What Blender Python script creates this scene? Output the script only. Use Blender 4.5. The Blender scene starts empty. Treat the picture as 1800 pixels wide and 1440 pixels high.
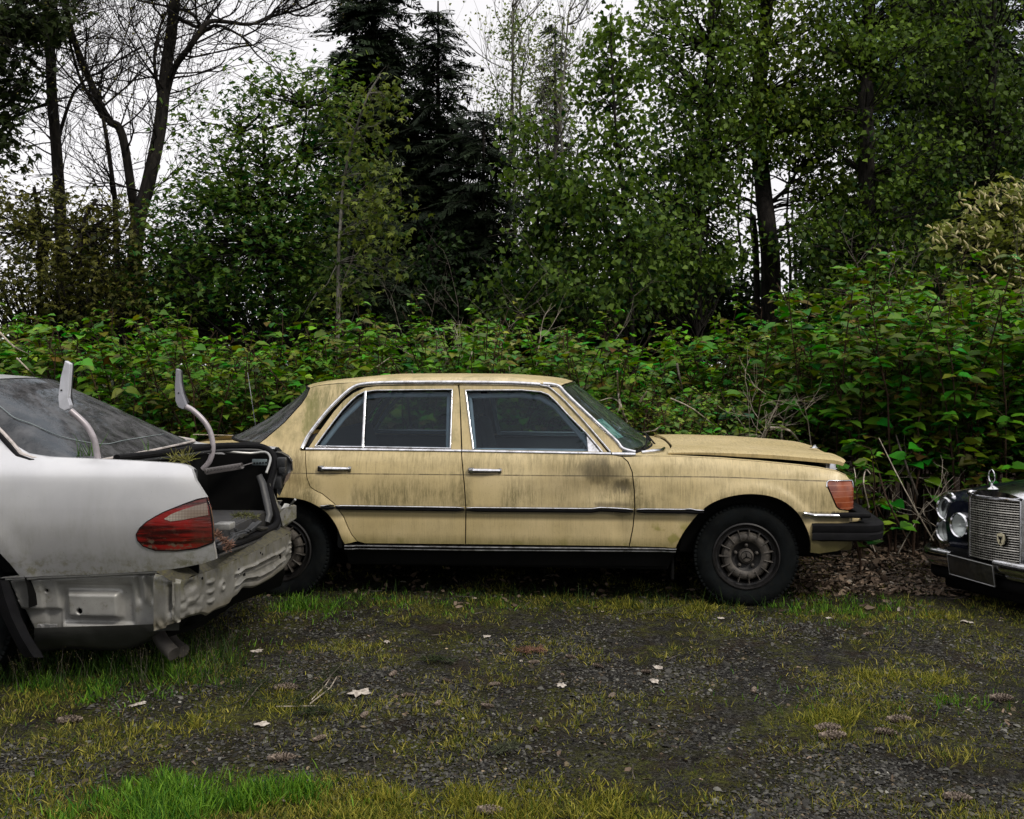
import bpy, bmesh, math, random
import numpy as np
from mathutils import Vector, Matrix, noise as mnoise
from mathutils.geometry import delaunay_2d_cdt

random.seed(7); RNG = np.random.default_rng(7)
SC = bpy.context.scene; COL = SC.collection
F = 1800.0; CX = 900.0; HY = 640.0; CAMH = 1.46     # lens in photo pixels, horizon row, eye height

# ------------------------------------------------------------------ camera, sky, sun, exposure
cam = bpy.data.cameras.new('camera'); cam_o = bpy.data.objects.new('camera', cam); COL.objects.link(cam_o)
cam.sensor_fit = 'HORIZONTAL'; cam.sensor_width = 36.0; cam.lens = 36.0
cam.shift_x = 0.0; cam.shift_y = -80.0 / 1800.0
cam.clip_start = 0.05; cam.clip_end = 2000
cam_o.location = (0, 0, CAMH); cam_o.rotation_euler = (math.radians(90), 0, 0)
SC.camera = cam_o
SC.view_settings.view_transform = 'Standard'; SC.view_settings.look = 'None'
SC.view_settings.exposure = 0.5; SC.view_settings.gamma = 1.0
SC.cycles.max_bounces = 8; SC.cycles.transparent_max_bounces = 12
SC.cycles.diffuse_bounces = 3; SC.cycles.glossy_bounces = 3; SC.cycles.transmission_bounces = 4
SC.cycles.caustics_reflective = False; SC.cycles.caustics_refractive = False

SUN_EL, SUN_AZ = math.radians(46), math.radians(138)     # azimuth from +Y clockwise: behind the camera, to the right
w = bpy.data.worlds.new('World'); SC.world = w; w.use_nodes = True
nt = w.node_tree; nt.nodes.clear()
def wn(t, **k):
    n = nt.nodes.new(t)
    for a, b in k.items(): setattr(n, a, b)
    return n
sky = wn('ShaderNodeTexSky', sky_type='NISHITA', sun_disc=False); sky.sun_elevation = SUN_EL; sky.sun_rotation = SUN_AZ
tc = wn('ShaderNodeTexCoord'); sep = wn('ShaderNodeSeparateXYZ'); nt.links.new(tc.outputs['Generated'], sep.inputs[0])
mr = wn('ShaderNodeMapRange', interpolation_type='SMOOTHSTEP'); nt.links.new(sep.outputs[2], mr.inputs[0])
mr.inputs[1].default_value = 0.36; mr.inputs[2].default_value = 0.98; mr.inputs[3].default_value = 7.1; mr.inputs[4].default_value = 13.5
ns = wn('ShaderNodeTexNoise'); ns.inputs['Scale'].default_value = 3.0; ns.inputs['Detail'].default_value = 5
nt.links.new(tc.outputs['Generated'], ns.inputs['Vector'])
m2 = wn('ShaderNodeMapRange'); nt.links.new(ns.outputs[0], m2.inputs[0])
m2.inputs[1].default_value = .3; m2.inputs[2].default_value = .7; m2.inputs[3].default_value = .93; m2.inputs[4].default_value = 1.06
mu = wn('ShaderNodeMath', operation='MULTIPLY'); nt.links.new(mr.outputs[0], mu.inputs[0]); nt.links.new(m2.outputs[0], mu.inputs[1])
cc = wn('ShaderNodeCombineColor')
for i, g in enumerate((1.0, 0.985, 1.01)):
    q = wn('ShaderNodeMath', operation='MULTIPLY'); q.inputs[1].default_value = g
    nt.links.new(mu.outputs[0], q.inputs[0]); nt.links.new(q.outputs[0], cc.inputs[i])
# a torn opening in the cloud where blue sky shows, high on the right
dist = wn('ShaderNodeVectorMath', operation='DISTANCE'); nt.links.new(tc.outputs['Generated'], dist.inputs[0])
dist.inputs[1].default_value = Vector((.40, 1, .30)).normalized()
n3 = wn('ShaderNodeTexNoise'); n3.inputs['Scale'].default_value = 14; nt.links.new(tc.outputs['Generated'], n3.inputs['Vector'])
ad = wn('ShaderNodeMath', operation='MULTIPLY_ADD'); nt.links.new(n3.outputs[0], ad.inputs[0]); ad.inputs[1].default_value = .25
nt.links.new(dist.outputs['Value'], ad.inputs[2])
m3 = wn('ShaderNodeMapRange', interpolation_type='SMOOTHSTEP'); nt.links.new(ad.outputs[0], m3.inputs[0])
m3.inputs[1].default_value = .14; m3.inputs[2].default_value = .24; m3.inputs[3].default_value = 0.25; m3.inputs[4].default_value = 1
mx = wn('ShaderNodeMix', data_type='RGBA'); nt.links.new(m3.outputs[0], mx.inputs[0])
nt.links.new(sky.outputs[0], mx.inputs[6]); nt.links.new(cc.outputs[0], mx.inputs[7])
bg = wn('ShaderNodeBackground'); bg.inputs[1].default_value = 0.1; nt.links.new(mx.outputs[2], bg.inputs[0])
wo = wn('ShaderNodeOutputWorld'); nt.links.new(bg.outputs[0], wo.inputs[0])

sl = bpy.data.lights.new('sun', 'SUN'); sl.energy = 1.5; sl.angle = math.radians(11); sl.color = (1, .93, .82)
so = bpy.data.objects.new('sun', sl); COL.objects.link(so)
sd = Vector((math.sin(SUN_AZ) * math.cos(SUN_EL), math.cos(SUN_AZ) * math.cos(SUN_EL), math.sin(SUN_EL)))
so.rotation_euler = (-sd).to_track_quat('-Z', 'Y').to_euler(); so.location = sd * 50

# ------------------------------------------------------------------ material helpers
class NG:
    def __init__(s, name):
        s.m = bpy.data.materials.new(name); s.m.use_nodes = True; s.t = s.m.node_tree; s.t.nodes.clear()
        s.out = s.t.nodes.new('ShaderNodeOutputMaterial'); s._tc = None
    def n(s, typ, **k):
        x = s.t.nodes.new(typ)
        for a, b in k.items(): setattr(x, a, b)
        return x
    def L(s, a, b):
        if isinstance(a, bpy.types.NodeSocket): s.t.links.new(a, b)
        else:
            try: b.default_value = a
            except Exception: b.default_value = (*a, 1)
    @property
    def obj(s):
        if not s._tc: s._tc = s.n('ShaderNodeTexCoord')
        return s._tc.outputs['Object']
    def xyz(s, v=None):
        q = s.n('ShaderNodeSeparateXYZ'); s.L(v or s.obj, q.inputs[0]); return q.outputs
    def scale(s, v, sc, loc=(0, 0, 0)):
        q = s.n('ShaderNodeMapping'); s.L(v, q.inputs[0]); q.inputs['Scale'].default_value = sc; q.inputs['Location'].default_value = loc; return q.outputs[0]
    def noise(s, v, scale=5, detail=4, rough=.55, out=0):
        q = s.n('ShaderNodeTexNoise'); s.L(v, q.inputs['Vector']); q.inputs['Scale'].default_value = scale
        q.inputs['Detail'].default_value = detail; q.inputs['Roughness'].default_value = rough; return q.outputs[out]
    def voro(s, v, scale=5, out=0, feature='F1'):
        q = s.n('ShaderNodeTexVoronoi', feature=feature); s.L(v, q.inputs['Vector']); q.inputs['Scale'].default_value = scale; return q.outputs[out]
    def mp(s, v, a, b, c=0., d=1., smooth=True):
        q = s.n('ShaderNodeMapRange', interpolation_type='SMOOTHSTEP' if smooth else 'LINEAR')
        for i, k in enumerate((v, a, b, c, d)): s.L(k, q.inputs[i])
        return q.outputs[0]
    def math(s, op, a, b=0., c=0.):
        q = s.n('ShaderNodeMath', operation=op)
        s.L(a, q.inputs[0]); s.L(b, q.inputs[1])
        if op == 'MULTIPLY_ADD': s.L(c, q.inputs[2])
        return q.outputs[0]
    def mul(s, *a):
        r = a[0]
        for b in a[1:]: r = s.math('MULTIPLY', r, b)
        return r
    def add(s, *a):
        r = a[0]
        for b in a[1:]: r = s.math('ADD', r, b)
        return r
    def box(s, x, z, x0, x1, z0, z1, e=.015):
        return s.mul(s.mp(x, x0 - e, x0 + e), s.mp(x, x1 - e, x1 + e, 1., 0.), s.mp(z, z0 - e, z0 + e), s.mp(z, z1 - e, z1 + e, 1., 0.))
    def mix(s, f, a, b):
        q = s.n('ShaderNodeMix', data_type='RGBA'); s.L(f, q.inputs[0])
        for v, i in ((a, q.inputs[6]), (b, q.inputs[7])):
            if isinstance(v, bpy.types.NodeSocket): s.t.links.new(v, i)
            else: i.default_value = (*v, 1)
        return q.outputs[2]
    def bump(s, h, strength=.3, dist=.01):
        q = s.n('ShaderNodeBump'); q.inputs['Strength'].default_value = strength; q.inputs['Distance'].default_value = dist; s.L(h, q.inputs['Height']); return q.outputs[0]
    def bsdf(s, col, rough=.5, metal=0., normal=None, coat=0., spec=.5, coat_rough=.1):
        q = s.n('ShaderNodeBsdfPrincipled'); s.L(col, q.inputs['Base Color']); s.L(rough, q.inputs['Roughness']); s.L(metal, q.inputs['Metallic'])
        q.inputs['Coat Weight'].default_value = coat; q.inputs['Coat Roughness'].default_value = coat_rough
        q.inputs['Specular IOR Level'].default_value = spec
        if normal is not None: s.L(normal, q.inputs['Normal'])
        return q.outputs[0]
    def fin(s, sh):
        s.t.links.new(sh, s.out.inputs[0]); return s.m

def simple(name, col, rough=.5, metal=0., vary=.15, scale=8, bump=0., bscale=60, spec=.5, dirt=0., dirtcol=(.09, .08, .045)):
    g = NG(name); n = g.noise(g.obj, scale, 5)
    c = g.mix(g.mp(n, .35, .65), tuple(x * (1 - vary) for x in col), tuple(min(1, x * (1 + vary)) for x in col))
    if dirt: c = g.mix(g.mul(g.mp(g.noise(g.obj, scale * 2.3, 8, .7), .42, .7), dirt), c, dirtcol)
    nb = g.bump(g.noise(g.obj, bscale, 4), bump, .004) if bump else None
    return g.fin(g.bsdf(c, g.mp(n, .2, .8, rough * .85, min(1, rough * 1.15)), metal, nb, spec=spec))

M = {}
M['chrome'] = simple('chrome', (.60, .60, .62), .17, 1., .12, 14, dirt=.55, dirtcol=(.16, .14, .1))
M['black_rubber'] = simple('black_rubber', (.005, .005, .006), .75, 0, .3, 10, .3, 90, dirt=.3, dirtcol=(.012, .012, .010), spec=.10)
M['tyre'] = simple('tyre_rubber', (.0045, .0055, .006), .85, 0, .35, 12, .35, 120, spec=.06, dirt=.35, dirtcol=(.012, .012, .010))
M['dark'] = simple('dark_underbody', (.004, .004, .004), .9, 0, .2, 5, spec=.1)
M['plastic'] = simple('dark_grey_plastic', (.011, .012, .014), .5, 0, .25, 20, dirt=.25, dirtcol=(.04, .04, .035))
M['interior'] = simple('dark_interior_fabric', (.036, .036, .040), .85, 0, .2, 30, .3, 200)
M['rim'] = simple('dusty_alloy', (.060, .052, .044), .6, .2, .4, 18, .25, 90, dirt=.75, dirtcol=(.02, .018, .014))
M['rim_dark'] = simple('dark_alloy', (.014, .013, .013), .5, .4, .3, 18, .2, 90)
M['bare_metal'] = simple('bare_steel', (.3, .3, .29), .42, .55, .18, 9, .12, 40, dirt=.3, dirtcol=(.1, .1, .075))
M['board'] = simple('trunk_board', (.022, .022, .024), .8, 0, .2, 14, .3, 60, dirt=.3, dirtcol=(.05, .045, .03))

def glass(name, tint, dust=.08, dustcol=(.25, .27, .26), rough=.02, dscale=6, streak=False):
    g = NG(name)
    tr = g.n('ShaderNodeBsdfTransparent'); tr.inputs[0].default_value = (*tint, 1)
    gl = g.n('ShaderNodeBsdfGlossy'); gl.inputs['Roughness'].default_value = rough; gl.inputs[0].default_value = (.78, .90, 1, 1)
    lw = g.n('ShaderNodeLayerWeight'); fc = g.math('MULTIPLY_ADD', g.math('POWER', lw.outputs['Facing'], 4.), .6, .022)
    mxs = g.n('ShaderNodeMixShader'); g.L(fc, mxs.inputs[0]); g.L(tr.outputs[0], mxs.inputs[1]); g.L(gl.outputs[0], mxs.inputs[2])
    df = g.n('ShaderNodeBsdfDiffuse'); df.inputs[0].default_value = (*dustcol, 1)
    m4 = g.n('ShaderNodeMixShader')
    v = g.scale(g.obj, (3, 3, 1)) if streak else g.obj
    g.L(g.mp(g.noise(v, dscale, 8, .7), .3, .75, dust * .3, dust * 1.6), m4.inputs[0]); g.L(mxs.outputs[0], m4.inputs[1]); g.L(df.outputs[0], m4.inputs[2])
    return g.fin(m4.outputs[0])
M['side_glass'] = glass('tinted_side_glass', (.50, .57, .62), .02, (.05, .06, .08))
M['screen_glass'] = glass('windscreen_glass', (.55, .68, .64), .10, (.2, .25, .23))
M['rear_glass'] = glass('dusty_rear_glass', (.10, .105, .11), .42, (.13, .13, .135), .05, 9)
M['lamp_glass'] = glass('lamp_glass', (.85, .87, .85), .05)

def attr_leaf(name, trans=.35, rough=.5, spec=.4):
    g = NG(name); a = g.n('ShaderNodeVertexColor', layer_name='Col')
    pr = g.bsdf(a.outputs[0], rough, 0., spec=spec)
    tl = g.n('ShaderNodeBsdfTranslucent')
    hs = g.n('ShaderNodeHueSaturation'); hs.inputs['Value'].default_value = 1.5; hs.inputs['Saturation'].default_value = 1.1
    g.L(a.outputs[0], hs.inputs['Color']); g.L(hs.outputs[0], tl.inputs[0])
    mxs = g.n('ShaderNodeMixShader'); mxs.inputs[0].default_value = trans; g.L(pr, mxs.inputs[1]); g.L(tl.outputs[0], mxs.inputs[2])
    return g.fin(mxs.outputs[0])
M['leaf'] = attr_leaf('leaf_surface', .22, .48, .16)
M['leaf_matt'] = attr_leaf('leaf_matt', .28, .55, .12)
M['needle'] = attr_leaf('needle_surface', .05, .8, .15)
M['grass'] = attr_leaf('grass_blade', .2, .6, .1)
M['litter'] = attr_leaf('dry_litter', .02, .85, .2)

def bark(name, a, b, sc=20):
    g = NG(name); v = g.scale(g.obj, (1, 1, .25)); n = g.noise(v, sc, 8, .65)
    return g.fin(g.bsdf(g.mix(g.mp(n, .35, .65), a, b), .9, 0., g.bump(n, .8, .03), spec=.15))
M['bark'] = bark('dark_bark', (.005, .0045, .004), (.022, .019, .016))
M['sill_chrome'] = simple('tarnished_chrome', (.22, .22, .22), .3, .9, .3, 14, dirt=.8, dirtcol=(.05, .045, .035))
M['bark_light'] = bark('pale_bark', (.05, .047, .04), (.17, .16, .14), 12)
M['stem'] = bark('red_brown_stem', (.018, .010, .007), (.055, .034, .022), 30)
M['dead'] = bark('dead_wood', (.2, .17, .13), (.42, .37, .3), 30)
M['twig'] = bark('twig_wood', (.05, .042, .035), (.14, .12, .10), 40)

# ------------------------------------------------------------------ object helpers
def tag(o, label=None, cat=None, group=None, kind=None):
    if label: o['label'] = label
    if cat: o['category'] = cat
    if group: o['group'] = group
    if kind: o['kind'] = kind
    return o
def link(name, me, m=None, parent=None, smooth=True, sharp=35):
    o = bpy.data.objects.new(name, me); COL.objects.link(o)
    if m is not None: me.materials.append(m)
    if smooth and len(me.polygons):
        me.polygons.foreach_set('use_smooth', np.ones(len(me.polygons), dtype=bool))
        if sharp: me.set_sharp_from_angle(angle=math.radians(sharp))
    me.update()
    if parent is not None: o.parent = parent
    return o
def empty(name, loc, rz=0):
    o = bpy.data.objects.new(name, None); COL.objects.link(o); o.location = loc; o.rotation_euler = (0, 0, rz); o.empty_display_size = .2; return o

class MB:
    def __init__(s): s.v = []; s.f = []
    def add(s, vs, fs):
        b = len(s.v); s.v += [tuple(p) for p in vs]; s.f += [tuple(i + b for i in f) for f in fs]; return s
    def box(s, x0, x1, y0, y1, z0, z1, bev=0., seg=2, xf=None):
        bm = bmesh.new(); bmesh.ops.create_cube(bm, size=1)
        for v in bm.verts: v.co = Vector(((x0 + x1) / 2 + v.co.x * (x1 - x0), (y0 + y1) / 2 + v.co.y * (y1 - y0), (z0 + z1) / 2 + v.co.z * (z1 - z0)))
        if bev: bmesh.ops.bevel(bm, geom=bm.edges[:], offset=bev, segments=seg, affect='EDGES', profile=.5)
        bm.verts.index_update()
        vs = [xf @ v.co if xf else v.co.copy() for v in bm.verts]
        s.add(vs, [[v.index for v in f.verts] for f in bm.faces]); bm.free(); return s
    def tube(s, P, R, n=8, cap=True, flat=1.0):
        P = [Vector(p) for p in P]
        if not hasattr(R, '__len__'): R = [R] * len(P)
        b = len(s.v); up = None
        for i, p in enumerate(P):
            t = (P[min(i + 1, len(P) - 1)] - P[max(i - 1, 0)])
            t = t.normalized() if t.length > 1e-9 else Vector((0, 0, 1))
            if up is None: up = t.orthogonal().normalized()
            a = up - t * up.dot(t)
            a = a.normalized() if a.length > 1e-6 else t.orthogonal().normalized()
            up = a; c = t.cross(a)
            for k in range(n):
                q = 2 * math.pi * k / n; s.v.append(tuple(p + (a * math.cos(q) + c * math.sin(q) * flat) * R[i]))
        for i in range(len(P) - 1):
            for k in range(n):
                k2 = (k + 1) % n; s.f.append((b + i * n + k, b + i * n + k2, b + (i + 1) * n + k2, b + (i + 1) * n + k))
        if cap:
            s.f.append(tuple(b + k for k in range(n))[::-1]); s.f.append(tuple(b + (len(P) - 1) * n + k for k in range(n)))
        return s
    def grid(s, G, closed_u=False):
        nu, nv = len(G), len(G[0]); b = len(s.v)
        for r in G: s.v += [tuple(p) for p in r]
        for i in range(nu - (0 if closed_u else 1)):
            for j in range(nv - 1):
                i2 = (i + 1) % nu
                s.f.append((b + i * nv + j, b + i2 * nv + j, b + i2 * nv + j + 1, b + i * nv + j + 1))
        return s
    def lathe(s, prof, n=48, center=(0, 0, 0), axis='y', a0=0, a1=2 * math.pi):
        # prof: (r, h) along -axis; axis y: h goes towards +y
        full = abs(a1 - a0 - 2 * math.pi) < 1e-6; G = []
        for k in range(n if full else n + 1):
            q = a0 + (a1 - a0) * k / n
            if axis == 'y': G.append([(center[0] + r * math.cos(q), center[1] + h, center[2] + r * math.sin(q)) for r, h in prof])
            elif axis == 'x': G.append([(center[0] + h, center[1] + r * math.cos(q), center[2] + r * math.sin(q)) for r, h in prof])
            else: G.append([(center[0] + r * math.cos(q), center[1] + r * math.sin(q), center[2] + h) for r, h in prof])
        return s.grid(G, full)
    def build(s, name, m, parent=None, smooth=True, sharp=35, mirror=None, weld=False):
        me = bpy.data.meshes.new(name); v = s.v; f = s.f
        if mirror is not None:
            v = [(x, mirror - y, z) for x, y, z in v]; f = [tuple(reversed(q)) for q in f]
        me.from_pydata(v, [], f)
        if weld:
            bm = bmesh.new(); bm.from_mesh(me); bmesh.ops.remove_doubles(bm, verts=bm.verts, dist=1e-5); bmesh.ops.recalc_face_normals(bm, faces=bm.faces); bm.to_mesh(me); bm.free()
        return link(name, me, m, parent, smooth, sharp)

def fast_mesh(name, V, Fc, colors=None):
    """V (n,3) array, Fc list of (faces array (m,k))"""
    me = bpy.data.meshes.new(name); me.vertices.add(len(V)); me.vertices.foreach_set('co', np.asarray(V, np.float32).ravel())
    loops = np.concatenate([f.ravel() for f in Fc]); cnt = np.concatenate([np.full(len(f), f.shape[1]) for f in Fc])
    start = np.concatenate([[0], np.cumsum(cnt)[:-1]])
    me.loops.add(len(loops)); me.loops.foreach_set('vertex_index', loops.astype(np.int32))
    me.polygons.add(len(cnt)); me.polygons.foreach_set('loop_start', start.astype(np.int32)); me.polygons.foreach_set('loop_total', cnt.astype(np.int32))
    me.update(calc_edges=True)
    if colors is not None:
        a = me.color_attributes.new('Col', 'FLOAT_COLOR', 'POINT')
        c = np.ones((len(V), 4), np.float32); c[:, :3] = colors; a.data.foreach_set('color', c.ravel())
    return me
def norm(a): return a / np.maximum(np.linalg.norm(a, axis=-1, keepdims=True), 1e-9)
def scatter(name, tv, tf, P, T, N, S, C, m, parent=None, jit=0.0):
    """copies of a small template (tv verts, tf faces) at P with direction T, normal N, size S (n,) or (n,3), colour C"""
    tv = np.array(tv, float); k = len(tv); n = len(P); T = norm(T); N = N - T * (N * T).sum(1, keepdims=True); N = norm(N); B = np.cross(T, N)
    S = np.asarray(S, float)
    if S.ndim == 1: S = np.repeat(S[:, None], 3, 1)
    loc = tv[None] * S[:, None, :]
    if jit: loc = loc * (1 + RNG.normal(0, jit, loc.shape))
    V = P[:, None, :] + loc[..., 0:1] * B[:, None] + loc[..., 1:2] * T[:, None] + loc[..., 2:3] * N[:, None]
    off = (np.arange(n) * k)[:, None, None]; Fc = []
    for L in sorted({len(f) for f in tf}):
        ff = np.array([f for f in tf if len(f) == L]); Fc.append((ff[None] + off).reshape(-1, L))
    cols = np.repeat(C, k, 0)
    me = fast_mesh(name, V.reshape(-1, 3), Fc, cols)
    return link(name, me, m, parent, True, 0)
def rdir(n, up=0.0):
    v = RNG.normal(size=(n, 3)); v = norm(v); v[:, 2] += up; return norm(v)
def colmix(n, a, b, j=.15):
    t = RNG.random((n, 1)); c = np.array(a) * (1 - t) + np.array(b) * t
    return np.clip(c * (1 + RNG.normal(0, j, (n, 1))), 0.001, 1)

def WP(px, py, d): return Vector(((px - CX) / F * d, d, CAMH - (py - HY) / F * d))
def GP(px, py, z=0.0):
    d = (CAMH - z) * F / (py - HY); return Vector(((px - CX) / F * d, d, z))
# ------------------------------------------------------------------ a car seen side-on: traced panels lie on its curved flank
def smooth_table(tab, win=.03):
    zs = np.arange(tab[0][0] - .2, tab[-1][0] + .2, .002); a = np.array(tab)
    ys = np.interp(zs, a[:, 0], a[:, 1]); k = max(1, int(win / .002)); ker = np.hanning(k * 2 + 1); ker /= ker.sum()
    yp = np.pad(ys, k, mode='edge'); return zs, np.convolve(yp, ker, 'valid')
def sm(x, a, b):
    t = min(1, max(0, (x - a) / (b - a))); return t * t * (3 - 2 * t)
def dense(P, closed, step):
    out = []; n = len(P)
    for i in range(n if closed else n - 1):
        a, b = P[i], P[(i + 1) % n]; L = math.hypot(b[0] - a[0], b[1] - a[1]); k = max(1, int(math.ceil(L / step)))
        for j in range(k): out.append((a[0] + (b[0] - a[0]) * j / k, a[1] + (b[1] - a[1]) * j / k))
    if not closed: out.append(tuple(P[-1]))
    return out
def catmull(P, k=4, closed=False):
    n = len(P); out = []
    for i in range(n if closed else n - 1):
        if closed: p = [P[(i + j - 1) % n] for j in range(4)]
        else: p = [P[max(0, min(n - 1, i + j - 1))] for j in range(4)]
        for j in range(k):
            t = j / k
            out.append(tuple(.5 * ((2 * b) + (c - a) * t + (2 * a - 5 * b + 4 * c - d) * t * t + (-a + 3 * b - 3 * c + d) * t ** 3) for a, b, c, d in zip(*p)))
    if not closed: out.append(tuple(P[-1]))
    return out
def inpoly(x, z, P):
    c = False; n = len(P); j = n - 1
    for i in range(n):
        xi, zi = P[i]; xj, zj = P[j]
        if (zi > z) != (zj > z) and x < (xj - xi) * (z - zi) / (zj - zi) + xi: c = not c
        j = i
    return c
def offset_poly(P, g):
    n = len(P); A = sum(P[i][0] * P[(i + 1) % n][1] - P[(i + 1) % n][0] * P[i][1] for i in range(n)); s = 1 if A > 0 else -1; out = []
    for i in range(n):
        a, b, c = Vector(P[i - 1]), Vector(P[i]), Vector(P[(i + 1) % n]); t = (c - a)
        if t.length < 1e-9: out.append(P[i]); continue
        t.normalize(); nn = Vector((-t.y, t.x)) * s; out.append((b.x + nn.x * g, b.y + nn.y * g))
    return out
def pdist(x, z, PA):
    d = np.array([x, z]) - PA[:-1]; e = PA[1:] - PA[:-1]; t = np.clip((d * e).sum(1) / np.maximum((e * e).sum(1), 1e-12), 0, 1)
    return np.sqrt((((d - e * t[:, None])) ** 2).sum(1)).min()

class Car:
    def __init__(s, name, label, cat, origin, yaw, width, yf):
        s.o = Vector((origin[0], origin[1], 0)); s.yaw = yaw; s.W = width; s.Y = yf
        s.u = Vector((math.cos(yaw), math.sin(yaw), 0)); s.vv = Vector((-math.sin(yaw), math.cos(yaw), 0))
        s.root = tag(empty(name, s.o, yaw), label, cat)
    def loc(s, p):
        q = p - s.o; return Vector((q.dot(s.u), q.dot(s.vv), p.z))
    def at(s, px, py, Y=None):
        """photo pixel -> (x, z) on the flank (or on the surface Y)"""
        f = Y or s.Y; d = s.o.y + 0.1
        for _ in range(14):
            l = s.loc(WP(px, py, d)); e = l.y - f(l.x, l.z); d -= e * .9
        return (l.x, l.z)
    def pts(s, P, Y=None, step=7, closed=True):
        out = []; seq = []
        for p in P: seq.append(s.at(p[0], p[1], Y) if p[0] != 'L' else (p[1], p[2]))
        return dense(seq, closed, step / 290.)
    def panel(s, name, P, m, holes=(), gap=0., thick=.02, step=.03, off=0., add=None, Y=None, both=True, parent=None, pstep=5, sharp=30, local=False):
        Yf = Y or s.Y; loops = [P if local else s.pts(P, Yf, pstep)]
        for h in holes: loops.append(s.pts(h, Yf, pstep))
        if gap: loops = [offset_poly(loops[0], gap)] + loops[1:]
        V2 = []; E = []
        for L in loops:
            b = len(V2); V2 += L; E += [(b + i, b + (i + 1) % len(L)) for i in range(len(L))]
        xs = [p[0] for p in loops[0]]; zs = [p[1] for p in loops[0]]; A = np.array([l + [l[0]] for l in [loops[0]]][0])
        arrs = [np.array(l + [l[0]]) for l in loops]
        x = min(xs) + step / 2
        while x < max(xs):
            z = min(zs) + step / 2
            while z < max(zs):
                if inpoly(x, z, loops[0]) and not any(inpoly(x, z, h) for h in loops[1:]) and min(pdist(x, z, a) for a in arrs) > step * .35: V2.append((x, z))
                z += step
            x += step
        r = delaunay_2d_cdt([Vector(p) for p in V2], E, [], 0, 1e-6)
        vs = [tuple(p) for p in r[0]]; fs = []
        for f in r[2]:
            cx = sum(vs[i][0] for i in f) / 3; cz = sum(vs[i][1] for i in f) / 3
            if inpoly(cx, cz, loops[0]) and not any(inpoly(cx, cz, h) for h in loops[1:]): fs.append(tuple(f))
        def yy(x, z): return Yf(x, z) + off + (add(x, z) if add else 0.)
        mb = MB(); mb.v = [(x, yy(x, z), z) for x, z in vs]; mb.f = list(fs)
        # orient outward (-y)
        ny = 0.
        for f in mb.f:
            a, b, c = [Vector(mb.v[i]) for i in f]; ny += (b - a).cross(c - a).y
        if ny > 0: mb.f = [f[::-1] for f in mb.f]
        if thick:
            ec = {}
            for f in mb.f:
                for i in range(3):
                    e = (f[i], f[(i + 1) % 3]); ec[e] = 1
            bnd = [e for e in ec if (e[1], e[0]) not in ec]; mp_ = {}
            for e in bnd:
                for i in e:
                    if i not in mp_: mp_[i] = len(mb.v); p = mb.v[i]; mb.v.append((p[0], p[1] + thick, p[2]))
            for a_, b_ in bnd: mb.f.append((b_, a_, mp_[a_], mp_[b_]))
        o = mb.build(name, m, parent or s.root, True, sharp)
        if both: mb.build(name, m, parent if parent else s.root, True, sharp, mirror=s.W)
        return o
    def path3(s, P, Y=None, off=0., step=7, sm_k=0, closed=False):
        Yf = Y or s.Y; Q = [tuple(p) for p in P]
        if sm_k: Q = catmull(Q, sm_k, closed)
        L = s.pts(Q, Yf, step, closed)
        out = []
        for x, z in L:
            e = .004; n = Vector(((Yf(x + e, z) - Yf(x - e, z)) / (2 * e), -1, (Yf(x, z + e) - Yf(x, z - e)) / (2 * e))).normalized()
            out.append((Vector((x, Yf(x, z), z)) + n * (-off), n))
        return out
    def ribbon(s, name, P, wd, h, m, Y=None, off=0., sm_k=0, closed=False, both=True, parent=None, taper=False, step=7):
        A = s.path3(P, Y, off, step, sm_k, closed); mb = MB(); G = []; n = len(A)
        for i, (p, nn) in enumerate(A):
            q0 = A[(i - 1) % n if closed else max(0, i - 1)][0]; q1 = A[(i + 1) % n if closed else min(n - 1, i + 1)][0]
            t = (q1 - q0).normalized(); sd_ = nn.cross(t).normalized()
            ww = wd / 2
            if taper and not closed: ww *= min(1, .35 + min(i, n - 1 - i) * .35)
            G.append([p + sd_ * a * ww + nn * b * h for a, b in ((-1, -.3), (-1, .45), (-.6, .9), (0, 1), (.6, .9), (1, .45), (1, -.3))])
        mb.grid(G, closed)
        if not closed: mb.f.append(tuple(range(7))); mb.f.append(tuple(len(mb.v) - 7 + k for k in range(7))[::-1])
        o = mb.build(name, m, parent or s.root, True, 60)
        if both: mb.build(name, m, parent or s.root, True, 60, mirror=s.W)
        return o

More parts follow.
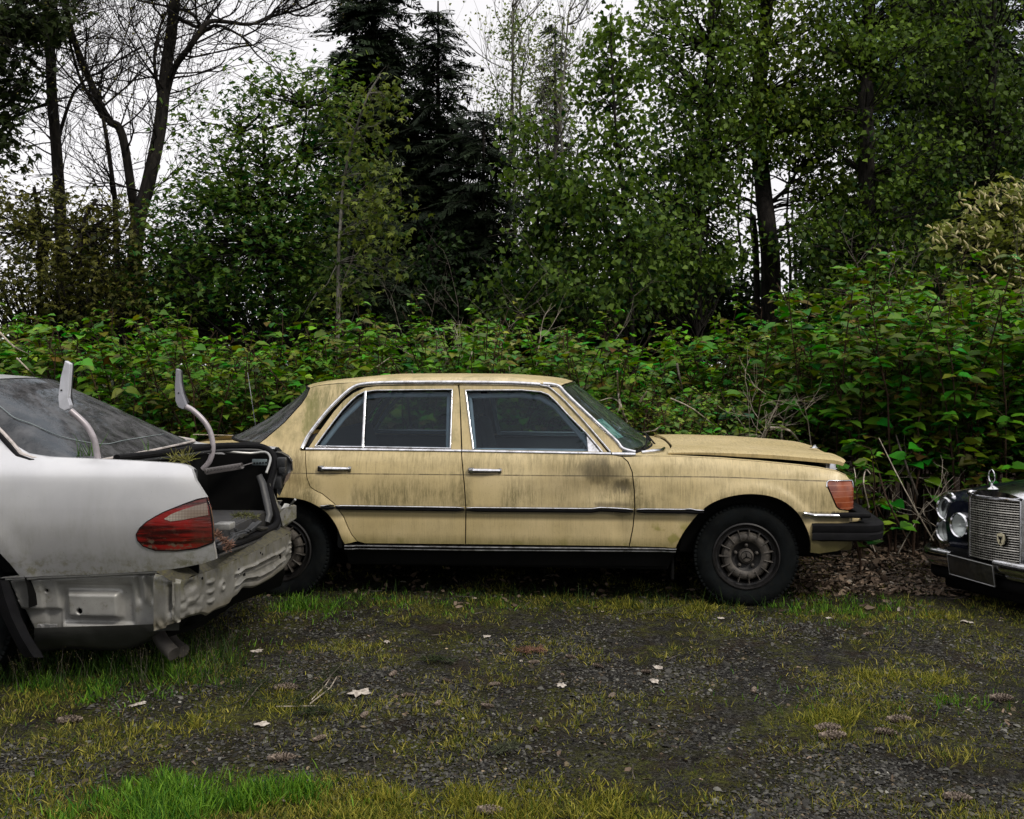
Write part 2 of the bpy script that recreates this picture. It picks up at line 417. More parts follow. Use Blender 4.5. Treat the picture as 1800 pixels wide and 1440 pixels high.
def wheel(car, x, z, y0, R, rimr, tm, rm, dm, fins=15, width=.19, name='wheel', mirror=True, emblem=True, squash=0.0, m_cap=None):
    for side in ((0, 1) if mirror else (0,)):
        e = empty(name, (0, 0, 0)); e.parent = car.root
        mir = None if side == 0 else car.W
        c = (x, y0, z)
        t = MB(); b = R - rimr
        prof = [(rimr, .03), (rimr + .006, .008), (rimr + b * .25, -.004), (rimr + b * .55, -.008), (rimr + b * .8, .002), (R - .012, .012), (R, .03), (R, width - .03), (R - .012, width - .01), (rimr, width)]
        t.lathe(prof, 72, c)
        for k in range(72):    # tread blocks at the shoulder
            q = 2 * math.pi * k / 72
            rot = Matrix.Translation(Vector(c)) @ Matrix.Rotation(-q, 4, 'Y')
            t.box(R - .016, R + .0015, .008, .050, -.0095, .0095, .003, 1, xf=rot)
        if squash:
            zb = z - R
            t.v = [(vx, vy, max(vz, 0.0)) for vx, vy, vz in t.v]
        t.build('tyre', tm, e, mirror=mir)
        r = MB(); r.lathe([(rimr + .002, .02), (rimr + .004, .004), (rimr - .004, 0), (rimr - .010, .012), (rimr - .018, .03), (rimr - .03, .034), (rimr * .80, .030), (rimr * .79, .05)], 64, c)
        r.build('rim', dm, e, mirror=mir)
        # slotted disc with raised fins
        d = MB(); ro = rimr * .80; ri = rimr * .675
        d.lathe([(ri + .012, .030), (ri, .008), (ri - .012, .003), (ri - .034, .006), (ri - .044, .014)], 64, c)
        dc = MB(); dc.lathe([(ri - .044, .014), (ri - .058, .030), (.045, .040)], 48, c); dc.build('wheel_centre', dm, e, mirror=mir)
        for k in range(fins):
            q = 2 * math.pi * (k + .5) / fins; rot = Matrix.Translation(Vector(c)) @ Matrix.Rotation(-q, 4, 'Y')
            d.box(ri - .030, ro + .004, -.004, .050, -.0032, .0032, .002, 1, xf=rot)
        d.build('wheel_disc', rm, e, mirror=mir)
        bk = MB(); bk.lathe([(ro + .01, .06), (.01, .062)], 32, c); bk.build('brake_drum', M['dark'], e, mirror=mir)
        h = MB(); h.lathe([(.047, .034), (.046, .012), (.040, .004), (.022, -.001), (.001, -.002)], 32, c)
        for k in range(5):
            q = 2 * math.pi * k / 5 + .3; px, pz = x + .066 * math.cos(q), z + .066 * math.sin(q)
            h.lathe([(.011, .03), (.010, .012), (.005, .008), (.0005, .008)], 8, (px, y0, pz))
        hc = h.build('hub_cap', m_cap or rm, e, mirror=mir)
        if emblem:
            s_ = MB()
            for k in range(3):
                q = math.pi / 2 + 2 * math.pi * k / 3 + .12
                s_.tube([(x, y0 - .004, z), (x + .030 * math.cos(q), y0 - .001, z + .030 * math.sin(q))], [.004, .0012], 6)
            s_.tube([(x + .033 * math.cos(a), y0 + .0, z + .033 * math.sin(a)) for a in np.linspace(0, 2 * math.pi, 33)], .0018, 5)
            s_.build('star_emblem', M['dark'], hc, mirror=mir)

# ================================================================== YELLOW SEDAN
tabY = smooth_table([(-.1, .2), (.12, .15), (.22, .07), (.30, .03), (.40, .008), (.5, 0), (.6, 0), (.7, .004), (.778, .012), (.784, .018), (.85, .034), (.89, .052), (.925, .085), (.95, .10), (1.33, .265), (1.36, .29), (1.6, .4)], .022)
archF = []; archR = []
def zcrest(x): return .93 - .02 * sm(x, 2.1, 2.5) - .075 * sm(x, 2.4, 3.7) - .03 * sm(-x, .2, 1.2)
YA = {}
def yY0(x, z):
    sh = (.93 - zcrest(x)) * min(1, max(0, (z - .62) / .2)) if z < 1.0 else 0
    y = float(np.interp(z + sh, tabY[0], tabY[1]))
    if x > 2.7: y += (x - 2.7) ** 2 * .035
    if x > 3.38: y += ((x - 3.38) / .16) ** 2 * .07
    if x < -.5: y += (-.5 - x) ** 2 * .14
    if x < -1.0: y += ((-1.0 - x) / .16) ** 2 * .08
    return y
def yY(x, z):
    y = yY0(x, z)
    if z < .75:
        for a in YA.values():
            if a[0][0] - .1 < x < a[-1][0] + .1:
                d = pdist(x, z, a)
                if d < .075: y -= .016 * (1 - sm(d, .035, .075))
    return y
yaw = -math.atan2(.24, 2.867)
yc = Car('yellow_sedan', 'pale yellow four-door sedan streaked with grime, hood ajar and front door dented, seen side on', 'car', (-1.459, 6.36), yaw, 1.87, yY)
ARCHF = [(1188, 964), (1200, 940), (1215, 919), (1229, 903), (1247, 888), (1271.6, 877), (1300, 870.7), (1328, 869.6), (1357, 874), (1382, 885), (1403, 904), (1417, 929), (1424, 951), (1424, 972)]
ARCHR = [(378, 962), (384, 938), (398, 912), (424, 890), (455, 878), (490, 875), (518, 876.6), (545, 883.5), (573, 901), (590, 923), (600.5, 948), (606, 957)]
ARCHF = catmull(ARCHF, 3); ARCHR = catmull(ARCHR, 3)
A1 = np.array([yc.at(*p) for p in ARCHF]); A2 = np.array([yc.at(*p) for p in ARCHR]); YA['f'] = A1; YA['r'] = A2

# --- grimy paint: algae streaks, specks, settled dirt, shade painted under the swage line, hand-wiped patches below the handles, darker patches round the dent
def L2(px, py): return yc.at(px, py)
g = NG('grimy_yellow_paint'); X, Yc_, Z = g.xyz()
X_, Z_ = X, Z
wx = g.add(X, g.mp(g.noise(g.scale(g.obj, (14, 5, 5)), 1., 5, .7), .2, .8, -.05, .05, False)); wz = g.add(Z, g.mp(g.noise(g.scale(g.obj, (22, 5, 9)), 1., 5, .7), .2, .8, -.06, .06, False))
streak = g.math('MULTIPLY_ADD', g.noise(g.scale(g.obj, (34, 9, 3.6)), 1.0, 9, .78), .5, g.mul(g.noise(g.scale(g.obj, (110, 9, 16)), 1.0, 9, .8), .5))
streak2 = g.noise(g.scale(g.obj, (120, 20, 7)), 1.0, 5, .6)
blot = g.noise(g.scale(g.obj, (3.2, 2, 4)), 1.0, 5, .6)
speck = g.mp(g.noise(g.obj, 210, 3, .6), .60, .72)
speck2 = g.mp(g.noise(g.scale(g.obj, (1, 1, .5)), 75, 5, .7), .60, .76)
zb = g.mp(Z, .60, .72, 1., 0.)
band_mid = g.mul(g.mp(Z, .585, .60), g.mp(Z, .60, .80, 1.0, .42))          # above the rub strip, fading upward
band_up = g.mul(g.mp(Z, .79, .83), g.mp(Z, .86, .94, .62, .5))
band_low = g.mp(Z, .50, .575, .26, .60)
low = g.mul(g.mp(Z, .587, .593, 1., 0.), band_low)
side = g.add(g.mul(g.mp(Z, .587, .593), g.mp(Z, .60, .785, 1.05, .50), g.mp(Z, .775, .785, 1., 1.35)), low)
side = g.mul(side, g.mp(Z, .905, .955, 1., .55))
cl1 = L2(561, 890); cl2 = L2(618, 836); ca1 = L2(830, 890); ca2 = L2(880, 838)
clean = g.math('MAXIMUM', g.box(X, Z, cl1[0], cl2[0], cl1[1], cl2[1], .02), g.box(X, Z, ca1[0], ca2[0], ca1[1], ca2[1], .02))
clean = g.mul(clean, .85)
dens = g.mul(g.mp(streak, .40, .60, .14, 1.), side, g.mp(blot, .36, .64, .30, 1.25), g.math('SUBTRACT', 1., clean))
fine = g.mul(g.mp(streak2, .5, .72), g.mp(side, 0., 1., .25, .8), g.math('SUBTRACT', 1., clean), .6)
pil = L2(541, 700); pil2 = L2(560, 760)
algae = g.mul(g.box(wx, wz, L2(533, 740)[0], L2(556, 740)[0], L2(540, 760)[1], L2(540, 698)[1], .02), g.mp(streak, .3, .6, .3, 1.), .9)
roofl = g.mul(g.box(wx, wz, L2(545, 700)[0], L2(640, 690)[0], L2(560, 720)[1], L2(600, 680)[1], .05), g.mp(streak, .36, .60), 1.)
lowrear = g.mul(g.box(wx, wz, L2(500, 850)[0], L2(532, 850)[0], L2(520, 868)[1], L2(520, 800)[1], .04), g.mp(streak, .35, .6), .75)
def spot(px, py, r, e):
    c = L2(px, py); v = g.math('POWER', g.math('SUBTRACT', wx, c[0]), 2.); v2 = g.math('POWER', g.mul(g.math('SUBTRACT', wz, c[1]), 1.5), 2.)
    return g.mp(g.math('SQRT', g.add(v, v2)), r, r + e, 1., 0.)
dent_dark = g.math('MAXIMUM', g.mul(spot(1052, 832, .04, .17), .9), g.mul(spot(1096, 855, .02, .09), .95))
dent_dark = g.math('MAXIMUM', dent_dark, g.mul(spot(1010, 845, .05, .30), .35))
dent_dark = g.math('MAXIMUM', dent_dark, g.mul(g.box(wx, Z, L2(1045, 880)[0], L2(1112, 880)[0], L2(1080, 892)[1], L2(1080, 884)[1], .018), .8))
dent_dark = g.mul(dent_dark, g.mp(streak, .2, .6, .6, 1.))
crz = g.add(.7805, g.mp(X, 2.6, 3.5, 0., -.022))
crease_shade = g.mul(g.mp(g.math('ABSOLUTE', g.math('SUBTRACT', Z, crz)), .0014, .0050, 1., 0.), g.mp(g.noise(g.scale(g.obj, (9, 1, 1)), 1., 5, .7), .35, .6, .5, 1.))  # shade below the pressed body line, painted as a dark line
moss = g.mul(g.mp(g.noise(g.obj, 11, 5), .56, .66), g.mp(Z, .33, .46, 1., 0.), .6)
arch_ = g.mul(g.mp(g.noise(g.obj, 9, 3), .5, .62), g.box(X, Z, 2.3, 2.55, .36, .50, .04), .8)
top = g.mul(g.mp(Z, .95, .99), g.mp(g.noise(g.obj, 9, 8, .75), .42, .66), .55)
tan = g.mix(g.mp(g.noise(g.obj, 2.2, 3), .35, .65), (.465, .368, .185), (.535, .43, .235))
c = g.mix(g.mul(dens, .74), tan, (.105, .090, .032))
c = g.mix(fine, c, (.10, .085, .035))
c = g.mix(g.math('MINIMUM', g.math('MAXIMUM', top, roofl), .9), c, (.16, .145, .055))
c = g.mix(g.mul(lowrear, 1.), c, (.16, .12, .05))
c = g.mix(algae, c, (.13, .13, .03))
c = g.mix(dent_dark, c, (.075, .06, .03))
c = g.mix(g.math('MAXIMUM', g.mul(speck, .6), g.mul(speck2, .45)), c, (.12, .10, .05))
c = g.mix(crease_shade, c, (.07, .055, .03))
c = g.mix(g.math('MAXIMUM', moss, arch_), c, (.22, .20, .05))
gap_x = [L2(816, 850)[0], L2(1115, 870)[0], L2(540, 840)[0]]
seam = None
for gx in gap_x:
    s1 = g.mp(g.math('ABSOLUTE', g.math('SUBTRACT', wx, gx)), .004, .055, 1., 0.)
    seam = s1 if seam is None else g.math('MAXIMUM', seam, s1)
seam = g.mul(seam, g.mp(Z, .587, .593), g.mp(Z, .62, .90, 1., .15), g.mp(g.noise(g.obj, 38, 7, .75), .40, .62, .2, 1.))
c = g.mix(g.mul(seam, .75), c, (.12, .095, .035))
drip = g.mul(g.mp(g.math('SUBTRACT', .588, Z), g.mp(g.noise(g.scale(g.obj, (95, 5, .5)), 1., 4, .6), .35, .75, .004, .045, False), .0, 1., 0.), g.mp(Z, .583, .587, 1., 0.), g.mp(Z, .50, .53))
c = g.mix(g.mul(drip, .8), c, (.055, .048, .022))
silld = g.mul(g.mp(Z, .345, .43, 1., 0.), g.mp(streak, .34, .60, .35, 1.), .75)
c = g.mix(silld, c, (.17, .15, .05))
val_dirt_shade = g.mul(g.mp(X, 3.18, 3.26), g.mp(Z, .40, .52, 1., 0.), .8)  # bumper shade and real dirt, both painted onto the valance
c = g.mix(val_dirt_shade, c, (.05, .045, .02))
# rust runs straight under the belt
c = g.mix(g.mul(g.mp(Z, .885, .925), g.mp(Z, .93, .96, 1., 0.), g.mp(streak2, .5, .7), .5), c, (.25, .18, .08))
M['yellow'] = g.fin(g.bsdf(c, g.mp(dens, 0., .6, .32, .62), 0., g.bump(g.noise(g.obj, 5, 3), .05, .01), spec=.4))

def dent(x, z):
    a = L2(1062, 858); b = L2(1090, 935); r = ((x - a[0]) ** 2 / .022 + (z - a[1]) ** 2 / .007)
    r2 = ((x - b[0]) ** 2 / .0018 + (z - b[1]) ** 2 / .012); a3 = L2(1100, 856); r3 = ((x - a3[0]) ** 2 + (z - a3[1]) ** 2) / .0009
    return .028 * math.exp(-r) + .012 * math.exp(-r2) + .008 * math.exp(-r3) + .003 * mnoise.noise(Vector((x * 7, z * 7, 0))) * math.exp(-((x - a[0]) ** 2) / .08)
RD = [(537, 792), (537, 813), (539, 840), (545, 856), (553, 862), (566, 868), (587, 885), (604, 909), (612, 928), (618, 940), (628, 952), (642, 956), (818.5, 957.5), (819, 896), (816, 850), (812.5, 813), (811, 792)]
FD = [(811, 792), (812.5, 813), (816, 850), (819, 896), (818.5, 957.5), (980, 959.5), (1106, 961), (1113, 926), (1116, 890), (1115, 862), (1111.5, 830), (1104, 812), (1094, 803), (1074, 799)]
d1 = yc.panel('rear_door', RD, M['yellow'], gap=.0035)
bpy.data.objects['rear_door']['label'] = 'rear door of the yellow car'
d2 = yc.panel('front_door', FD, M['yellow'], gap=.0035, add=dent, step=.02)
QT = [(528, 792), (537, 792)] + RD[1:11] + [(606, 957)] + ARCHR[::-1][1:] + [(372, 966), (250, 962), (196, 950), (180, 900), (176, 850), (184, 812), (210, 800), (300, 791), (400, 785), (453, 781.5), (466.7, 771.5), (500, 743), (530, 710), (539, 696.7), (542.5, 688), (545, 682), (556, 678.5), (575, 676), (600, 674), (621, 672), (642, 671), (621, 682), (600, 699), (573, 727), (545, 761)]
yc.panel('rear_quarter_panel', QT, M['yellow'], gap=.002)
FE = [(1094, 803), (1104, 812), (1111.5, 830), (1115, 862), (1116, 890), (1113, 926), (1106, 961)] + ARCHF + [(1442, 974), (1474, 969), (1492, 958), (1494, 912), (1492, 898), (1476, 896), (1470, 891), (1462, 872), (1453, 853), (1456, 844.5), (1495, 844), (1488.5, 836), (1470.7, 828), (1442, 822.5), (1407, 818), (1335.6, 811), (1264.5, 805.5), (1193, 802), (1140, 801)]
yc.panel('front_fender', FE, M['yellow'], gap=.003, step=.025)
# window frames
RG = [(554, 785), (570, 763), (586.7, 740.6), (602, 721), (617.7, 704.4), (629, 695), (640, 689.5), (660, 686.5), (795, 685), (791.6, 788.5), (640, 786)]
RDF = [(541, 788), (556, 765), (586.7, 723), (604, 704), (621, 690.6), (642, 681), (665, 678), (805, 677), (808, 700), (810.5, 791)]
FG = [(818.5, 687), (917, 686), (950, 689), (964, 694), (978, 707), (1000, 731), (1031, 762), (1034, 794), (832, 790.5), (826, 745)]
FGQ = [(1031, 762), (1045, 777), (1059, 794.5), (1034, 794)]
FDF = [(807, 677), (897, 677), (945, 679.5), (964, 683), (985, 699), (1029.4, 746), (1069, 796), (812, 791), (810, 730)]
yc.panel('rear_window_frame', RDF, M['yellow'], holes=[RG], gap=.002, off=.004, step=.02)
yc.panel('front_window_frame', FDF, M['yellow'], holes=[[(818.5, 687), (917, 686), (950, 689), (964, 694), (978, 707), (1000, 731), (1031, 762), (1045, 777), (1059, 794.5), (832, 790.5), (826, 745)]], gap=.002, off=.004, step=.02)
yc.panel('rear_door_glass', offset_poly(RG, -1.5) if False else RG, M['side_glass'], off=.014, thick=0, step=.08)
yc.panel('front_door_glass', FG, M['side_glass'], off=.014, thick=0, step=.08)
yc.panel('chrome_window_corner', FGQ, M['chrome'], off=.012, thick=0, step=.05)
# pillar between doors (dark rubber) and a-pillar
AP = [(966, 681), (983, 681), (994.7, 693), (1029.4, 726), (1064, 758), (1085, 777.5), (1093, 789), (1094, 797), (1076, 797), (1057, 774), (1029.4, 742), (994.7, 704), (975, 686)]
yc.panel('windscreen_pillar', AP, M['yellow'], off=.0, gap=0, step=.02)
# dark lining behind all gaps
LIN = [(545, 796), (536, 815), (545, 880), (612, 960), (1184, 960), (1222, 905), (1290, 865), (1380, 872), (1440, 935), (1470, 935), (1470, 845), (1400, 827), (1100, 812), (1060, 800)]
yc.panel('inner_shell', LIN, M['dark'], off=.055, thick=0, step=.08)
yc.panel('door_seal', [(541, 792), (556, 764), (586.7, 722), (621, 689), (642, 679), (690, 675), (897, 675), (965, 681), (1029, 744), (1072, 797)], M['black_rubber'], holes=[[(552, 788), (586, 737), (625, 696), (645, 684), (801, 683), (801, 790)], [(812, 684), (950, 686), (985, 711), (1050, 782), (1060, 796), (830, 792)]], off=.016, thick=.01, step=.05)
# chrome
yc.ribbon('belt_moulding', [(538, 789.5), (811, 793)], .020, .008, M['chrome'])
yc.ribbon('belt_moulding', [(812.5, 793), (1074, 798)], .020, .008, M['chrome'])
yc.ribbon('belt_moulding', [(1076, 798), (1117, 798.5)], .022, .007, M['chrome'])
yc.ribbon('drip_rail', [(531, 790), (537, 777), (545, 763), (573, 727), (600, 699), (621, 682), (642, 676), (690, 673.6), (793, 673.2), (897, 674.2), (950, 677)], .026, .014, M['chrome'], sm_k=3, off=-.002)
yc.ribbon('drip_rail', [(945, 677), (960, 679.6), (968, 683), (994.7, 706.7), (1029.4, 744), (1057, 776), (1073, 795)], .012, .01, M['chrome'], sm_k=3)
yc.ribbon('windscreen_trim', [(955, 675), (970, 676), (983.6, 680), (994.7, 692), (1029.4, 725), (1064, 757), (1085, 777), (1095, 789), (1117, 795)], .022, .01, M['chrome'], sm_k=3)
yc.ribbon('window_trim', RG, .010, .006, M['chrome'], closed=True)
yc.ribbon('window_trim', [(1059, 795), (1031, 762), (1000, 731), (978, 707), (964, 694), (950, 689), (917, 686), (818.5, 686.5), (826, 745), (832, 790)], .011, .006, M['chrome'])
yc.ribbon('window_divider', [(642.5, 688), (637.5, 787)], .018, .007, M['chrome'])
def rub(P, kind):
    P2 = [(a, b + 4.2) for a, b in P]
    o = yc.ribbon('rub_strip', P2, .021, .014, M['black_rubber'], taper=True)
    yc.ribbon('rub_strip_chrome', P, .012, .019, M['chrome'], taper=True)
rub([(564, 888.5), (588, 888.8)], 0); rub([(590, 888.6), (816.5, 892)], 0)
rub([(820.5, 892), (1040, 894), (1055, 892), (1080, 893), (1113.5, 895)], 0); rub([(1118.5, 894.5), (1237, 896.5)], 0)
yc.ribbon('sill_moulding', [(606, 959.5), (819, 961.5), (1189, 965.5)], .010, .012, M['sill_chrome'])
yc.ribbon('sill_moulding', [(606, 965), (819, 967), (1188, 970)], .011, .009, M['sill_chrome'])
yc.panel('sill', [(600, 957), (819, 959), (1190, 962), (1176, 996), (615, 992)], M['dark'], off=.012, step=.05)
def handle(px0, py0, px1, py1):
    a = L2(px0, py0); b = L2(px1, py1); y = yY(a[0], a[1]); h = MB()
    x0, x1 = a[0], b[0]; zt, zb_ = a[1], b[1]; zm = (zt + zb_) / 2
    h.box(x0, x0 + .036, y - .034, y + .01, zb_ + .002, zt, .004)
    h.box(x1 - .02, x1, y - .022, y + .01, zb_ + .002, zt - .004, .004)
    h.tube([(x0 + .03, y - .030, zm + .004), (x0 + (x1 - x0) * .5, y - .036, zm + .004), (x1 - .01, y - .020, zm + .002)], [.010, .011, .008], 10, flat=.6)
    h.tube([(x0 + .036, y - .012, zm - .010), (x1 - .02, y - .012, zm - .008)], [.007, .004], 8)
    for mir in (None, yc.W): h.build('door_handle', M['chrome'], yc.root, sharp=30, mirror=mir)
handle(560.5, 818, 617.5, 829.5); handle(824, 821.5, 882, 832.5)

M['inner_trim'] = simple('grey_blue_inner_trim', (.30, .35, .38), .5, 0, .1, 12)
yc.ribbon('inner_window_trim', [(560, 782), (600, 731), (640, 694), (665, 690), (788, 689), (786, 785)], .03, .012, M['inner_trim'], off=.05, closed=True)
yc.ribbon('inner_window_trim', [(832, 786), (824, 692), (915, 690), (950, 695), (976, 711), (1030, 772), (1040, 788)], .03, .012, M['inner_trim'], off=.05, closed=True)
# roof
RE = [(545, 682), (556, 678.5), (575, 675.5), (600, 673.5), (642, 671.3), (690, 670.5), (793, 670.2), (897, 671.5), (940, 673.5), (965, 676), (985, 681)]
E_ = yc.pts(catmull(RE, 3), step=8, closed=False)
def superarc(t, p): return (1 - (1 - t) ** p) ** (1 / p)
G = []
for x, z in E_:
    y0 = yY0(x, z); row = []; hh = .043 * sm(x, E_[0][0] - .18, E_[0][0] + .5) * (1 - .45 * sm(x, 1.3, E_[-1][0] + .15)); bow = .15
    for k in range(33):
        s_ = k / 32.; c_ = abs(s_ - .5) * 2; dy = 1 - c_
        xb = -bow * dy * (2 - dy) * (1 - sm(x, E_[0][0], E_[0][0] + .35)) + .06 * dy * (2 - dy) * sm(x, E_[-1][0] - .3, E_[-1][0])
        row.append((x + xb, y0 + (yc.W - 2 * y0) * s_, z + hh * superarc(dy, 2.6)))
    G.append(row)
rf = MB().grid([r for r in G]); rf.build('roof', M['yellow'], yc.root, sharp=50)
rf2 = MB().grid([[(a, b, c_ - .03) for a, b, c_ in r] for r in G]); rf2.build('headliner', M['interior'], yc.root)
roof_rear = G[0]; roof_front = G[-1]
# rear window
def screen(name, top_row, near_pts, bow_bot, m, trim=True, zb_extra=0.):
    """near_pts: pillar edge from the top to the bottom in local (x,z)"""
    n = len(near_pts); G = []; 
    for i, (x, z) in enumerate(near_pts):
        y0 = yY0(x, z) + .012; f_ = i / (n - 1); row = []
        tx = [(p[0] - top_row[0][0]) for p in top_row]; tz = [(p[2] - top_row[0][2]) for p in top_row]
        for k in range(33):
            s_ = k / 32.; dy = 1 - abs(s_ - .5) * 2; bb = dy * (2 - dy)
            row.append((x + (1 - f_) * tx[k] + f_ * bow_bot * bb, y0 + (yc.W - 2 * y0) * s_, z + (1 - f_) * tz[k] * .9 + zb_extra * bb * f_))
        G.append(row)
    mb = MB().grid(G); mb.build(name, m, yc.root, sharp=0)
    return G
rp = yc.pts([(544, 684), (539, 697), (530, 710), (500, 743), (466.7, 771.5), (455, 781)], step=10, closed=False)
GR = screen('rear_window', roof_rear, rp, -.42, M['rear_glass'])
b = MB()
for mir in (0, 1):
    b.tube([(p[0][0], (p[0][1] if not mir else yc.W - p[0][1]), p[0][2] - .002) for p in GR], .009, 6)
b.tube([(p[0], p[1], p[2] - .0) for p in GR[-1]], .010, 6); b.tube([(p[0], p[1], p[2]) for p in GR[0]], .010, 6)
b.build('rear_window_seal', M['black_rubber'], yc.root)
fp = yc.pts([(989, 684), (1003, 696), (1034, 726), (1068, 757), (1090, 777), (1103, 789)], step=10, closed=False)
GF = screen('windscreen', roof_front, fp, .17, M['screen_glass'], zb_extra=-.01)
b = MB(); b.tube([(p[0] + .004, p[1], p[2] - .012) for p in GF[-1]], .013, 8); b.tube([p for p in GF[0]], .010, 8); b.build('windscreen_surround', M['chrome'], yc.root)
b = MB(); b.tube([(p[0] + .014, p[1], p[2] - .030) for p in GF[-1]], .014, 8); b.build('windscreen_rubber', M['black_rubber'], yc.root)
# wipers with debris on the cowl
b = MB()
for (a0, a1) in ((4, 14), (15, 25)):
    P0 = Vector(GF[-1][a0]) + Vector((.04, 0, -.02)); P1 = Vector(GF[-2][a1]) + Vector((.012, 0, .012)); b.tube([P0, (P0 + P1) / 2 + Vector((.01, 0, .02)), P1], .006, 6)
    b.tube([Vector(GF[-1][a1 - 4]) + Vector((.02, 0, .02)), P1, Vector(GF[-2][a1 + 3]) + Vector((.012, 0, .02))], .006, 6)
b.build('wiper', M['black_rubber'], yc.root)
# a faded sticker patch inside the windscreen
g = NG('faded_blue_sticker'); cc_ = g.mix(g.mp(g.noise(g.obj, 22, 4), .45, .55), (.03, .16, .17), (.34, .5, .48)); M['sticker'] = g.fin(g.bsdf(cc_, .6))
b = MB(); r0, r1 = GF[int(len(GF) * .55)], GF[int(len(GF) * .82)]
b.grid([[Vector(r0[k]) + Vector((-.012, 0, -.008)) for k in (1, 2, 3, 4)], [Vector(r1[k]) + Vector((-.012, 0, -.008)) for k in (1, 2, 3, 4)]]); b.build('faded_window_sticker', M['sticker'], yc.root)
# cowl and hood
def flat(y): return lambda x, z: y
cw = MB(); xa = yc.at(1100, 799)[0]; xb = yc.at(1180, 800)[0]
G = []
for i in range(7):
    f_ = i / 6; row = []
    for k in range(25):
        s_ = k / 24.; dy = 1 - abs(s_ - .5) * 2; x = xa + .02 + (xb - xa - .02) * f_ + .12 * dy * (2 - dy) * (1 - f_ * .7)
        row.append((x, .105 + (yc.W - .21) * s_, .899 + .012 * superarc(dy, 3) - .004 * f_ ))
    G.append(row)
cw.grid(G); cw.build('cowl', M['yellow'], yc.root)
b = MB(); b.tube([yc_p for yc_p in [(xa + .10, .16, .915), (xa + .17, .20, .921), (xa + .235, .30, .92), (xa + .26, .45, .92)]], [.010, .012, .010, .008], 8, flat=.5); b.build('cowl_trim', M['chrome'], yc.root)
b = MB()
HE = [(1174, 796), (1229, 795.5), (1300, 797.5), (1355, 800), (1407, 804), (1450, 808), (1474, 811), (1486, 815)]
HL = yc.pts(catmull(HE, 3), Y=flat(.15), step=8, closed=False); G = []; n = len(HL)
for i, (x, z) in enumerate(HL):
    row = []; f_ = i / (n - 1)
    for k in range(37):
        s_ = k / 36.; dy = 1 - abs(s_ - .5) * 2
        xf = .055 * superarc(dy, 2.) * sm(f_, .6, 1.) - .05 * superarc(dy, 2) * (1 - sm(f_, 0, .3)) * 0
        cr = .012 * superarc(min(1, dy * 2.5), 2.4) - .014 * sm(dy, .3, 1.) + .004 * math.exp(-((dy - .55) / .05) ** 2)
        y0 = .15 + .03 * sm(f_, .8, 1.)
        row.append((x + xf + .07 * dy * (2 - dy) * (1 - sm(f_, 0, .25)), y0 + (yc.W - 2 * y0) * s_, z + cr))
    G.append(row)
top_ = G; bot = [[(p[0] - (.012 if i == n - 1 else 0), p[1] + (.004 if k == 0 else -.004 if k == 36 else 0), p[2] - .012 - .010 * sm(i / (n - 1), .05, .5)) for k, p in enumerate(r)] for i, r in enumerate(G)]
b.grid(top_); bb_ = len(b.v); b.grid([r[::-1] for r in bot])
nv = 37
for i in range(n - 1):
    b.f.append((i * nv, (i + 1) * nv, bb_ + (i + 1) * nv + nv - 1, bb_ + i * nv + nv - 1)[::-1])
    b.f.append((i * nv + nv - 1, (i + 1) * nv + nv - 1, bb_ + (i + 1) * nv, bb_ + i * nv))
for k in range(nv - 1):
    b.f.append(((n - 1) * nv + k, (n - 1) * nv + k + 1, bb_ + (n - 1) * nv + nv - 2 - k, bb_ + (n - 1) * nv + nv - 1 - k)[::-1])
    b.f.append((k, k + 1, bb_ + nv - 2 - k, bb_ + nv - 1 - k))
ho = b.build('hood', M['yellow'], yc.root, sharp=40); ho['label'] = 'hood standing ajar above the fender'
# hood ornament base
nx, nz = HL[-4]; b = MB(); b.lathe([(.001, .022), (.008, .02), (.010, .012), (.022, .006), (.034, 0)], 16, (nx + .02, yc.W / 2, nz + .018), 'z')
b.build('ornament_base', M['chrome'], yc.root)
# fender inner ledges, engine bay, front face
b = MB(); FL = yc.pts([(1140, 801), (1193, 802), (1264.5, 805.5), (1335.6, 811), (1407, 818), (1442, 822.5), (1470.7, 828), (1488.5, 836)], step=10, closed=False)
G = [[(x, yY0(x, z) + .001, z - .001), (x, yY0(x, z) + .03, z + .003), (x, yY0(x, z) + .06, z - .006), (x, yY0(x, z) + .065, z - .06)] for x, z in FL]
b.grid(G)
for mir in (None, yc.W): b.build('fender_ledge', M['yellow'], yc.root, mirror=mir)
b = MB(); b.box(2.45, 3.46, .14, yc.W - .14, .3, .78, .02); b.build('engine_bay', M['dark'], yc.root)
b = MB(); b.box(3.46, 3.535, .60, 1.27, .45, .845, .02)
for k in range(9): b.box(3.53, 3.545, .63, 1.24, .49 + k * .035, .498 + k * .035, .002, 1)
b.build('grille', M['chrome'], yc.root)
lx = lambda p: yc.at(*p)
LE = [(1454, 851.7), (1456.4, 846.2), (1496, 846.2), (1500, 859), (1500, 893), (1491.5, 896.2), (1477.8, 895), (1471.7, 891)]
g = NG('amber_lens'); X2, Y2, Z2 = g.xyz(); rib = g.math('FRACT', g.mul(Z2, 30.)); ribl = g.mp(rib, .0, .10, 1., 0.)
cc_ = g.mix(g.mp(g.noise(g.obj, 9, 3), .4, .6), (.13, .024, .009), (.24, .055, .017)); cc_ = g.mix(g.mul(ribl, .5), cc_, (.55, .28, .16))
M['amber'] = g.fin(g.bsdf(cc_, .25, 0., g.bump(rib, .5, .004), coat=.5))
LEl = yc.pts(LE, step=5)
yc.panel('indicator_lens', [(min(x, 3.555), z) for x, z in LEl], M['amber'], local=True, off=-.004, step=.012, sharp=60)
for ys in (.13, yc.W - .60):
    b = MB(); b.box(3.45, 3.53, ys, ys + .47, .60, .765, .03); b.build('headlamp_housing', M['dark'], yc.root)
